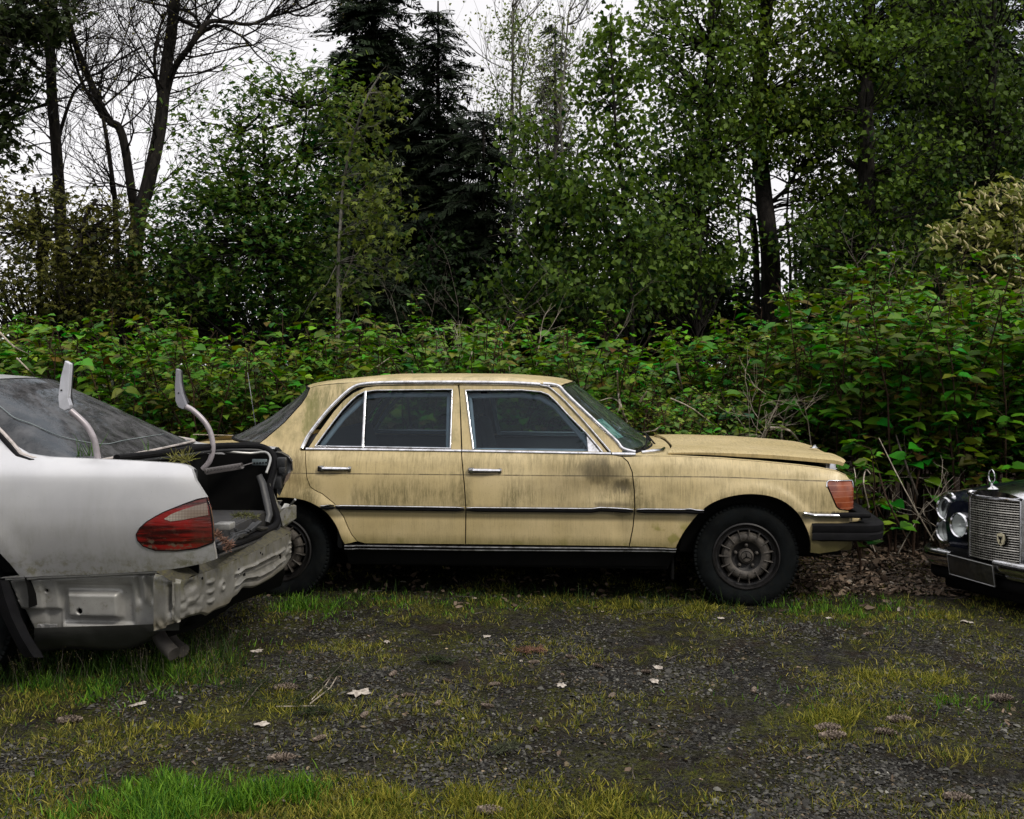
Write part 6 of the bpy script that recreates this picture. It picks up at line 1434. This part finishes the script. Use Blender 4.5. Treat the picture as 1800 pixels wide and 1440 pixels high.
def tree(name, label, d, trunks, blobs, leaf, size, ca, cb, seed, nleaf=18, bk='bark', twig=.35, hang=.5, branch_r=.02, dd=1.0, mat_='leaf_matt', group=None, cat='tree', clump=.28, limb=.45):
    """trunks: (pixel path from the ground up, r0, r1); blobs: (px, py, rx, ry, clusters) of foliage around depth d"""
    rs = random.Random(seed); s = d / F
    g0 = WP(trunks[0][0][0][0], 640, d); base = Vector((g0.x, d, 0)); e = tag(empty(name, base), label, cat, group); mb = MB(); paths = []
    for (P, r0, r1) in trunks:
        w_ = [WP(a, b_, d + (rs.uniform(-.3, .3) if i else 0)) for i, (a, b_) in enumerate(P)]
        if P[0][1] > 500: w_[0].z = -.05
        paths.append(trunk_tube(mb, [p - base for p in w_], r0, r1))
    PP = []; TT = []; NN = []; SS = []; CC_ = []
    for (bx, by, rx, ry, nc) in blobs:
        for _ in range(nc):
            while True:
                a, b_, c_ = rs.uniform(-1, 1), rs.uniform(-1, 1), rs.uniform(-1, 1)
                if a * a + b_ * b_ + c_ * c_ < 1: break
            p = WP(bx + a * rx, by + b_ * ry, d + c_ * min(rx, 260) * s * dd) - base
            if p.z < .3: continue
            # limb from the nearest trunk, from below
            best = None
            for T_ in paths:
                for q in T_[::3]:
                    dz = p.z - q.z; hd = math.hypot(p.x - q.x, p.y - q.y); sc = abs(dz - hd * limb) + hd * .5
                    if best is None or sc < best[0]: best = (sc, q)
            q = best[1]; L = (p - q).length
            if rs.random() < .55 and L > .15:
                mid = q.lerp(p, .5) + Vector((rs.gauss(0, .05), rs.gauss(0, .05), -.06 * L)) ; mb.tube([q, q.lerp(mid, .55) + Vector((0, 0, .03 * L)), mid, p], [branch_r * (.6 + .25 * L), branch_r * .6, branch_r * .45, branch_r * .2], 4, cap=False)
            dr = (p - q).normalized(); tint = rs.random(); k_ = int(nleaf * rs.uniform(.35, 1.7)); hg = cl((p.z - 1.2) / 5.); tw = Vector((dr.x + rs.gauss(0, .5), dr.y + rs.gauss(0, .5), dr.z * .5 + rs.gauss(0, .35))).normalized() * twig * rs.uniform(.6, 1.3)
            mb.tube([p - tw * .5, p + tw * .6], [branch_r * .25, branch_r * .1], 3, cap=False)
            for k in range(k_):
                u = rs.uniform(-.5, .6); o_ = p + tw * u + Vector((rs.gauss(0, 1), rs.gauss(0, 1), rs.gauss(-.1, .8))) * clump * twig; PP.append(tuple(o_))
                v = Vector((rs.gauss(0, 1), rs.gauss(0, 1), -hang + rs.gauss(0, .4))); TT.append(tuple(v)); NN.append((rs.gauss(0, .6), rs.gauss(-.2, .6), 1 - hang * .5)); SS.append(size * rs.uniform(.6, 1.25))
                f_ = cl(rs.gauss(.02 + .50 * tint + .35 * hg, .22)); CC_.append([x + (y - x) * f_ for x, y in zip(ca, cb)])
    mb.build('trunk', M[bk], e, sharp=0)
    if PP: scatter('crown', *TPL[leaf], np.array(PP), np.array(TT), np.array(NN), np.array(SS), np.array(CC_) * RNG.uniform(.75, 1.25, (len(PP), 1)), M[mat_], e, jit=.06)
    return e
def bare(name, label, d, stems, seed, twigs=5, lv=4, bk='bark', L0=1.0, group=None, base_px=None, lean=.25, buds=None, up=.15, r_t=.010):
    rs = random.Random(seed); g0 = WP(stems[0][0][0][0], 640, d); base = Vector((g0.x, d, 0)); e = tag(empty(name, base), label, 'tree', group); mb = MB(); ends = []
    def br_(p, dr, L, r, l):
        pts = [p]; q = p.copy(); n = 5
        for i in range(n): dr = (dr + Vector((rs.gauss(0, .16), rs.gauss(0, .16), rs.gauss(up * .3, .12)))).normalized(); q = q + dr * L / n; pts.append(q.copy())
        mb.tube(pts, [max(.0016, r * (1 - .13 * i)) for i in range(n + 1)], 3 if l < 2 else 5, cap=False)
        if l:
            for k in range(rs.randint(2, 4)): i = rs.randint(1, n); br_(pts[i], (dr + Vector((rs.gauss(0, .6), rs.gauss(0, .5), rs.gauss(up, .4)))).normalized(), L * rs.uniform(.5, .75), r * .55, l - 1)
        else: ends.append(q)
    for (P, r0, r1, nt_) in stems:
        w_ = [WP(a, b_, d + (rs.uniform(-.25, .25) if i else 0)) for i, (a, b_) in enumerate(P)]
        if P[0][1] > 500: w_[0].z = -.05
        path = trunk_tube(mb, [p - base for p in w_], r0, r1); k = len(path)
        for j in range(nt_):
            i = rs.randint(int(k * .12), k - 1); t = (path[min(i + 1, k - 1)] - path[i - 1]).normalized(); br_(path[i], (t * .35 + Vector((rs.gauss(0, 1), rs.gauss(0, .7), rs.gauss(.25, .45)))).normalized(), L0 * rs.uniform(.5, 1.2), r_t * rs.uniform(.7, 1.6), lv - 1)
    mb.build('trunk', M[bk], e, sharp=0)
    if buds:
        ca, cb, sz, fr = buds; PP = [p + Vector((rs.gauss(0, .05), rs.gauss(0, .05), rs.gauss(0, .05))) for p in ends for _ in range(fr)]; n = len(PP); scatter('crown', lf_ct_v, lf_ct_f, np.array([tuple(p) for p in PP]), rdir(n), rdir(n), RNG.uniform(.6, 1.2, n) * sz, colmix(n, ca, cb), M['leaf_matt'], e)
    return e
sp_v = [(0, 0, 0)]; sp_f = []
for k in range(9):      # a conifer spray: a row of short side fingers either side of a drooping axis
    y0 = k / 9.; ln = .34 * (1 - .75 * y0) + .05; b_ = len(sp_v)
    for s_ in (-1, 1):
        b_ = len(sp_v); sp_v += [(0, y0 - .03, -.12 * y0), (0, y0 + .05, -.12 * y0), (s_ * ln, y0 + .20, -.12 * y0 - .08), (s_ * ln * .95, y0 + .15, -.12 * y0 - .08)]; sp_f.append((b_, b_ + 1, b_ + 2, b_ + 3) if s_ < 0 else (b_ + 3, b_ + 2, b_ + 1, b_))
b_ = len(sp_v); sp_v += [(-.02, 0, 0), (.02, 0, 0), (.012, 1.05, -.14), (-.012, 1.05, -.14)]; sp_f.append((b_, b_ + 1, b_ + 2, b_ + 3))
def conifer(name, label, d, px, top_py, wid, seed, ca=(.004, .009, .004), cb=(.014, .024, .009), zmin=.5, dens=1.0, sp=.42, group=None, px_top=None, droop=.32):
    rs = random.Random(seed); s = d / F; x0 = WP(px, 640, d).x; base = Vector((x0, d, 0)); H = CAMH - (top_py - HY) * s; e = tag(empty(name, base), label, 'tree', group); mb = MB(); dx = ((px_top or px) - px) * s
    mb.tube([(dx * t, 0, H * t) for t in np.linspace(0, 1, 12)], [.012 + .012 * H * (1 - t) for t in np.linspace(0, 1, 12)], 9); PP = []; TT = []; NN = []; SS = []
    z = zmin
    while z < H - .05:
        t = z / H; R = (wid(CAMH and (HY - (z - CAMH) / s)) * s) * rs.uniform(.80, 1.12); nb = max(4, int((6 + R * 4.4) * dens * rs.uniform(.7, 1.2)))
        for k in range(nb):
            q = rs.random() * 6.283; L = R * rs.uniform(.45, 1.22); dr = Vector((math.cos(q), math.sin(q), 0)); rise = .25 * (t > .8) ; pts = []
            for i in range(5): u = i / 4; pts.append(Vector((dx * t, 0, z)) + dr * L * u + Vector((0, 0, L * (rise * u + .10 * u - droop * u * u + .06 * u ** 3))))
            mb.tube(pts, [.004 + .010 * L * (1 - .22 * i) * .6 for i in range(5)], 3, cap=False); ns_ = max(3, int(L / sp * 4.6))
            for j in range(ns_):
                u = .06 + .94 * (j + rs.random()) / ns_; i = min(3, int(u * 4)); p = pts[i].lerp(pts[i + 1], u * 4 - i); sd_ = rs.choice((-1, 1)); v = (dr * rs.uniform(.3, 1.) + Vector((-dr.y, dr.x, 0)) * sd_ * rs.uniform(.2, .9) + Vector((0, 0, rs.uniform(-.55, .05)))); PP.append(tuple(p)); TT.append(tuple(v)); NN.append((rs.gauss(0, .5), rs.gauss(-.3, .5), 1)); SS.append(sp * rs.uniform(.5, 1.15) * (.55 + .45 * min(1, R)))
        z += rs.uniform(.09, .19)
    mb.build('trunk', M['bark'], e, sharp=0); n = len(PP); scatter('crown', sp_v, sp_f, np.array(PP), np.array(TT), np.array(NN), np.array(SS), colmix(n, ca, cb, .25), M['needle'], e, jit=.08); return e

# big dark conifers at centre
def wA(py): return np.interp(py, [-120, 0, 60, 130, 220, 330, 450, 600], [20, 75, 88, 95, 100, 125, 150, 160])
conifer('dark_conifer', 'tall black-green conifer left of centre, broader of the two', 17., 660, -330, wA, 21, px_top=655, dens=1.15)
def wB(py): return np.interp(py, [-10, 10, 60, 130, 220, 330, 420, 600], [2, 10, 34, 50, 78, 100, 118, 130])
conifer('dark_conifer', 'black-green conifer with a pointed leader at centre, right of the broader one', 16., 770, 2, wB, 22, dens=1.35)
def wC(py): return np.interp(py, [30, 60, 150, 250, 400, 600], [2, 14, 30, 36, 46, 55])
conifer('slender_conifer', 'slender conifer showing through pale twigs right of centre', 19., 976, 45, wC, 23, ca=(.010, .018, .008), cb=(.03, .042, .016), dens=.7)
def wD(py): return np.interp(py, [-200, 0, 150, 300, 450, 600], [80, 150, 190, 215, 230, 230])
conifer('dark_conifer', 'huge dark conifer behind the broadleaf trees at far right', 18.5, 1690, -380, wD, 24)
def wE(py): return np.interp(py, [100, 300, 450, 600], [10, 70, 100, 120])
conifer('young_conifer', 'low dark conifer filling the gap below the pointed one', 15., 850, 190, wE, 25, dens=.8)
def wF(py): return np.interp(py, [250, 400, 600], [8, 60, 95])
conifer('young_conifer', 'low dark conifer beneath the broader tall one', 13.5, 640, 300, wF, 26, dens=.8)
conifer('young_conifer', 'low dark conifer behind the green trees right of centre', 17., 1180, 260, lambda py: np.interp(py, [260, 400, 600], [10, 70, 110]), 27, dens=.8)

# left side
bare('bare_tree', 'large bare dark tree with forked trunk and arching limb at left', 13., [
    ([(225, 560), (238, 440), (262, 320), (283, 200), (297, 90), (308, 0), (316, -110)], .105, .06, 44),
    ([(240, 400), (215, 240), (190, 210), (160, 150), (130, 70), (118, 0), (112, -80)], .06, .03, 34),
    ([(268, 290), (300, 140), (335, 80), (365, 40), (400, 38), (440, 42), (480, 28), (540, 12)], .05, .012, 34),
    ([(345, 66), (380, 44), (420, 60), (448, 82)], .03, .008, 8), ([(285, 190), (272, 100), (290, 20)], .03, .012, 8),
    ([(180, 205), (140, 140), (120, 60)], .03, .012, 8), ([(205, 560), (204, 420), (196, 300), (172, 160)], .05, .02, 12), ([(310, 30), (350, 48), (330, 20), (240, 0)], .03, .012, 6)], 31, lv=4, L0=1.05, buds=((.05, .045, .015), (.14, .13, .04), .03, 1))
bare('bare_tree', 'thinner bare tree with a straight dark trunk near the left edge', 13.5, [
    ([(118, 560), (108, 420), (98, 250), (88, 120), (84, 0), (80, -80)], .085, .055, 30), ([(100, 250), (130, 165), (165, 130)], .03, .012, 9), ([(96, 180), (60, 190), (20, 210)], .03, .01, 9)], 32, lv=4, L0=.95)
DK = (.010, .018, .006); 
tree('dark_leafy_tree', 'dark leafy crown hanging in at the top left corner', 12.5, [([(-60, 600), (-50, 300), (-30, 0)], .12, .06)], [(20, 60, 75, 110, 85), (60, 20, 85, 60, 60), (5, 170, 45, 70, 40), (-80, 100, 110, 160, 60), (5, 260, 40, 70, 20)], 'maple', .10, DK, (.035, .05, .014), 41, nleaf=14)
tree('budding_maple', 'low maple with olive-brown spring leaves at the left edge', 12., [([(60, 590), (70, 450), (60, 330)], .05, .02), ([(150, 590), (140, 450), (170, 350)], .04, .02)], [(60, 430, 140, 110, 150), (150, 450, 120, 110, 130), (30, 520, 140, 60, 90), (180, 520, 120, 60, 90), (40, 350, 70, 40, 25), (210, 400, 60, 60, 20)], 'maple', .07, (.018, .026, .006), (.15, .145, .03), 42, nleaf=14, hang=.35)
tree('green_maple', 'bright green layered maple left of the conifers', 12., [([(478, 595), (474, 470), (470, 350), (462, 230)], .05, .015), ([(468, 430), (430, 330), (420, 220)], .03, .01), ([(474, 420), (520, 300), (540, 170)], .03, .01)], [(430, 440, 150, 110, 250), (470, 330, 140, 90, 150), (390, 340, 90, 80, 70), (350, 500, 130, 70, 150), (300, 420, 55, 90, 45), (510, 500, 110, 80, 100), (480, 220, 110, 70, 60), (540, 160, 90, 60, 34), (440, 150, 70, 60, 12), (590, 230, 60, 80, 26), (350, 230, 60, 60, 9)], 'maple', .078, (.010, .055, .010), (.12, .17, .026), 43, nleaf=16, hang=.15, clump=.35)
tree('slender_young_tree', 'slender young tree with pale grey stem and drooping yellow-green leaves left of centre', 11.2, [([(592, 600), (594, 500), (598, 400), (604, 310), (640, 180), (668, 130)], .026, .008)], [(640, 250, 50, 90, 24), (670, 160, 16, 35, 9), (650, 340, 60, 70, 22), (640, 430, 60, 80, 16), (690, 400, 30, 90, 12), (600, 500, 60, 60, 12)], 'maple', .075, (.025, .05, .010), (.15, .18, .03), 44, nleaf=14, bk='bark_light', hang=.7, branch_r=.010)
bare('pale_young_tree', 'pale thin tree just coming into leaf right of the pointed conifer', 18., [([(890, 590), (893, 400), (900, 200), (903, 60), (900, 5)], .05, .01, 30), ([(915, 590), (925, 350), (915, 180), (925, 90)], .04, .01, 22), ([(985, 590), (975, 350), (985, 200), (1000, 20)], .05, .012, 26), ([(870, 590), (862, 380), (872, 200)], .03, .01, 16)], 33, lv=3, L0=1.3, bk='bark_light', buds=((.10, .13, .03), (.24, .26, .09), .06, 3), up=.5)
tree('pale_birch', 'tall slender tree veiled in tiny pale green leaves right of the conifers', 17.5, [([(900, 590), (905, 380), (902, 200), (900, 20)], .045, .01)], [(905, 130, 45, 120, 55), (900, 300, 50, 110, 55), (895, 440, 50, 60, 30), (890, 40, 18, 30, 8)], 'cotton', .062, (.05, .09, .02), (.17, .22, .06), 71, nleaf=16, bk='bark_light', hang=.5, branch_r=.010)
tree('pale_birch', 'pale leafing tree around the slender conifer, left of the young cottonwood', 18.2, [([(1000, 590), (990, 350), (985, 180), (990, 30)], .045, .01)], [(985, 140, 55, 110, 50), (1000, 300, 60, 110, 60), (950, 60, 30, 50, 12)], 'cotton', .062, (.045, .08, .02), (.15, .20, .055), 72, nleaf=15, bk='bark_light', hang=.5, branch_r=.010)
# right side broadleaf wall
G1 = ((.007, .028, .005), (.115, .18, .024)); G2 = ((.006, .022, .004), (.075, .12, .018)); G3 = ((.012, .038, .006), (.15, .205, .026))
tree('young_cottonwood', 'young cottonwood with a leafy pointed top right of centre', 11.5, [([(1112, 590), (1108, 480), (1094, 330), (1080, 190), (1074, 60), (1072, 25)], .035, .006)], [(1072, 55, 12, 38, 12), (1050, 110, 28, 45, 18), (1095, 130, 35, 40, 16), (1040, 180, 30, 30, 12), (1090, 230, 60, 60, 42), (1060, 330, 70, 80, 60), (1120, 400, 90, 90, 95), (1080, 500, 110, 70, 80), (1000, 480, 60, 80, 30)], 'cotton', .073, *G1, 45, nleaf=16, hang=.8, branch_r=.012)
tree('young_cottonwood', 'smaller cottonwood between the pointed conifer and the young pointed one', 12.2, [([(930, 590), (940, 450), (950, 330), (935, 200)], .03, .008), ([(1000, 590), (1010, 400), (1000, 280)], .03, .008)], [(930, 240, 30, 60, 22), (960, 330, 70, 70, 55), (1000, 400, 70, 80, 60), (930, 450, 60, 90, 50), (1010, 520, 90, 60, 50), (890, 520, 50, 60, 30)], 'cotton', .08, *G1, 46, nleaf=14, hang=.8, branch_r=.012)
tree('cottonwood', 'cottonwood with glossy green leaves, left tree of the big wall on the right', 13., [([(1230, 590), (1225, 430), (1240, 250), (1250, 80), (1255, -80)], .08, .04)], [(1220, 90, 130, 110, 150), (1160, 60, 60, 80, 30), (1250, 230, 130, 90, 130), (1190, 330, 120, 90, 120), (1240, 420, 80, 90, 70), (1180, 480, 130, 80, 130), (1250, -60, 150, 80, 90)], 'cotton', .073, *G1, 47, nleaf=20, hang=.8)
tree('cottonwood', 'cottonwood with a thick dark trunk and low limbs behind the tall green bank', 13.6, [([(1352, 600), (1355, 500), (1350, 400), (1338, 310), (1330, 200), (1345, 60), (1350, -80)], .15, .08), ([(1335, 560), (1330, 470), (1325, 380)], .05, .03), ([(1345, 370), (1310, 350), (1285, 362)], .03, .015), ([(1350, 360), (1385, 330), (1400, 300)], .03, .015)], [(1370, 100, 130, 110, 140), (1320, 210, 110, 70, 80), (1420, 230, 110, 70, 110), (1460, 330, 70, 60, 60), (1350, -40, 160, 80, 90), (1470, 120, 90, 110, 70), (1280, 330, 40, 60, 16)], 'cotton', .073, *G3, 48, nleaf=20, hang=.8)
tree('cottonwood', 'cottonwood with a straight pale-barked trunk at right', 13.2, [([(1545, 600), (1540, 480), (1526, 380), (1522, 200), (1526, 80), (1528, -90)], .13, .085)], [(1560, 60, 130, 90, 130), (1470, 420, 100, 70, 120), (1560, 440, 130, 70, 150), (1500, 500, 130, 50, 90), (1600, 300, 110, 90, 90), (1460, 200, 60, 60, 40), (1525, 150, 50, 90, 40), (1560, -60, 160, 70, 90)], 'cotton', .073, *G1, 49, nleaf=20, hang=.8)
tree('cottonwood', 'dark leafy cottonwood at the right edge, above the catkin willow', 13.8, [([(1740, 600), (1735, 400), (1740, 200), (1745, -60)], .10, .06)], [(1700, 90, 130, 120, 150), (1760, 220, 110, 110, 130), (1680, 320, 110, 80, 110), (1780, 380, 90, 80, 80), (1640, 200, 80, 80, 60), (1720, -60, 160, 80, 90)], 'cotton', .08, *G2, 50, nleaf=16, hang=.8)
# understorey that closes the view below the crowns
for i, (px, d, lab) in enumerate(((170, 14.5, 'at the far left'), (330, 15., 'below the green maple'), (560, 14., 'below the conifers'), (760, 14.5, 'at the foot of the pointed conifer'), (960, 15., 'right of the pointed conifer'), (1130, 14.2, 'below the young cottonwood'), (1250, 15., 'below the left cottonwood'), (1470, 14.6, 'behind the tall green bank'), (1640, 14., 'below the pale-barked cottonwood'), (1790, 14.5, 'at the far right'))):
    tree('undergrowth_shrub', 'dark bushy undergrowth shrub ' + lab, d, [([(px, 600), (px + 6, 520), (px - 8, 430)], .03, .01), ([(px + 30, 600), (px + 45, 500)], .02, .01)], [(px, 585, 130, 35, 110), (px, 550, 110, 45, 110), (px + 20, 500, 90, 60, 75), (px - 10, 440, 60, 50, 22)], 'cotton', .085, (.004, .014, .003), (.026, .050, .010), 60 + i, nleaf=15, hang=.6, group='undergrowth shrubs', cat='shrub')
# thin dark stems seen against the sky in the gap
for i, (px, d) in enumerate(((1300, 16.), (1322, 17.), (1395, 16.5), (1385, 15.5), (960, 15.), (870, 15.5), (1010, 16.), (940, 16.5))):
    bare('thin_dark_stem', 'thin dark young stem standing against the sky between the trees', d, [([(px, 600), (px + 4, 480), (px - 3, 380), (px + 6, 260)], .03, .012, 9)], 80 + i, lv=2, L0=.7, group='thin young stems in the gaps')
# willow with cream catkins on the right
wl = tree('catkin_willow', 'willow bush with cream catkins leaning in at the right edge', 9.6, [([(1880, 620), (1840, 520), (1790, 430), (1750, 370)], .04, .01), ([(1870, 620), (1790, 540), (1720, 470), (1670, 420)], .03, .008)], [(1760, 400, 75, 60, 60), (1690, 420, 55, 25, 32), (1790, 480, 60, 60, 50), (1740, 350, 30, 25, 10), (1790, 340, 40, 30, 18), (1720, 510, 50, 40, 22), (1860, 450, 80, 100, 60)], 'cotton', .075, (.07, .09, .014), (.22, .24, .05), 51, nleaf=9, hang=.2, branch_r=.010)
rs = random.Random(5); P = []; T = []
for (bx, by, rx, ry, nc) in [(1760, 400, 75, 55, 120), (1690, 420, 55, 22, 75), (1790, 480, 60, 60, 100), (1740, 350, 35, 25, 25), (1790, 345, 40, 30, 40), (1720, 520, 50, 40, 40), (1860, 450, 80, 100, 80)]:
    for _ in range(nc): P.append(tuple(WP(bx + rs.uniform(-1, 1) * rx, by + rs.uniform(-1, 1) * ry, 9.6 + rs.uniform(-.5, .4)) - wl.location)); T.append((rs.gauss(0, .5) - .3, rs.gauss(0, .5), rs.uniform(.3, 1)))
cv = []; cf = []
for i, (y, r) in enumerate(((0, .05), (.2, .13), (.5, .15), (.8, .11), (1, .02))):
    for k in range(5): q = 6.283 * k / 5 + i * .5; cv.append((r * math.cos(q), y, r * math.sin(q)))
for i in range(4):
    for k in range(5): cf.append((i * 5 + k, i * 5 + (k + 1) % 5, (i + 1) * 5 + (k + 1) % 5, (i + 1) * 5 + k))
n = len(P); o = scatter('catkin_bloom', cv, cf, np.array(P), np.array(T), rdir(n), RNG.uniform(.045, .085, n), colmix(n, (.34, .31, .13), (.66, .60, .36)), M['leaf_matt'], wl, jit=.1); o['kind'] = 'stuff'

# far-off wood that closes the horizon under the crowns: one mass, no tree of it can be told apart
rs = random.Random(77); n = 9000; P = []
for _ in range(n):
    d = rs.uniform(24, 34); x = rs.uniform(-.62, .62) * d; h = (1.9 + 1.3 * mnoise.noise(Vector((x * .25, d * .1, 3))) + .6 * mnoise.noise(Vector((x * .9, 0, 1)))) * (d / 29.) + .5; P.append((x, d, rs.random() ** .8 * max(.8, h)))
o = scatter('far_wood', *TPL['cotton'], np.array(P), rdir(n), rdir(n), RNG.uniform(.22, .40, n), colmix(n, (.003, .008, .002), (.012, .020, .005)), M['leaf_matt']); tag(o, kind='stuff')

# unseen trees added behind the viewer: they shade the cars, show in the glass
n = 9000; P = []
for _ in range(n):
    k = rs.randrange(9); cx = (-17, -13, -10, -7.5, -5, -2.2, .5, -20, 16)[k]; cy = (-6, -10, -7.5, -11, -8, -9.5, -8, -1, -3)[k]; H = (13, 15, 12, 16, 13.5, 15, 12, 14, 11)[k]; t = rs.random() ** .8
    r = 2.6 * (math.sin(math.pi * min(1, t * .9 + .12)) ** .7) * rs.random() ** .5; q = rs.random() * 6.283; P.append((cx + r * math.cos(q), cy + r * math.sin(q), 1.5 + (H - 1.5) * t))
o = scatter('unseen_wood_behind', *TPL['cotton'], np.array(P), rdir(n), rdir(n), RNG.uniform(.25, .5, n), colmix(n, (.01, .03, .006), (.05, .08, .015)), M['leaf_matt']); tag(o, kind='stuff')
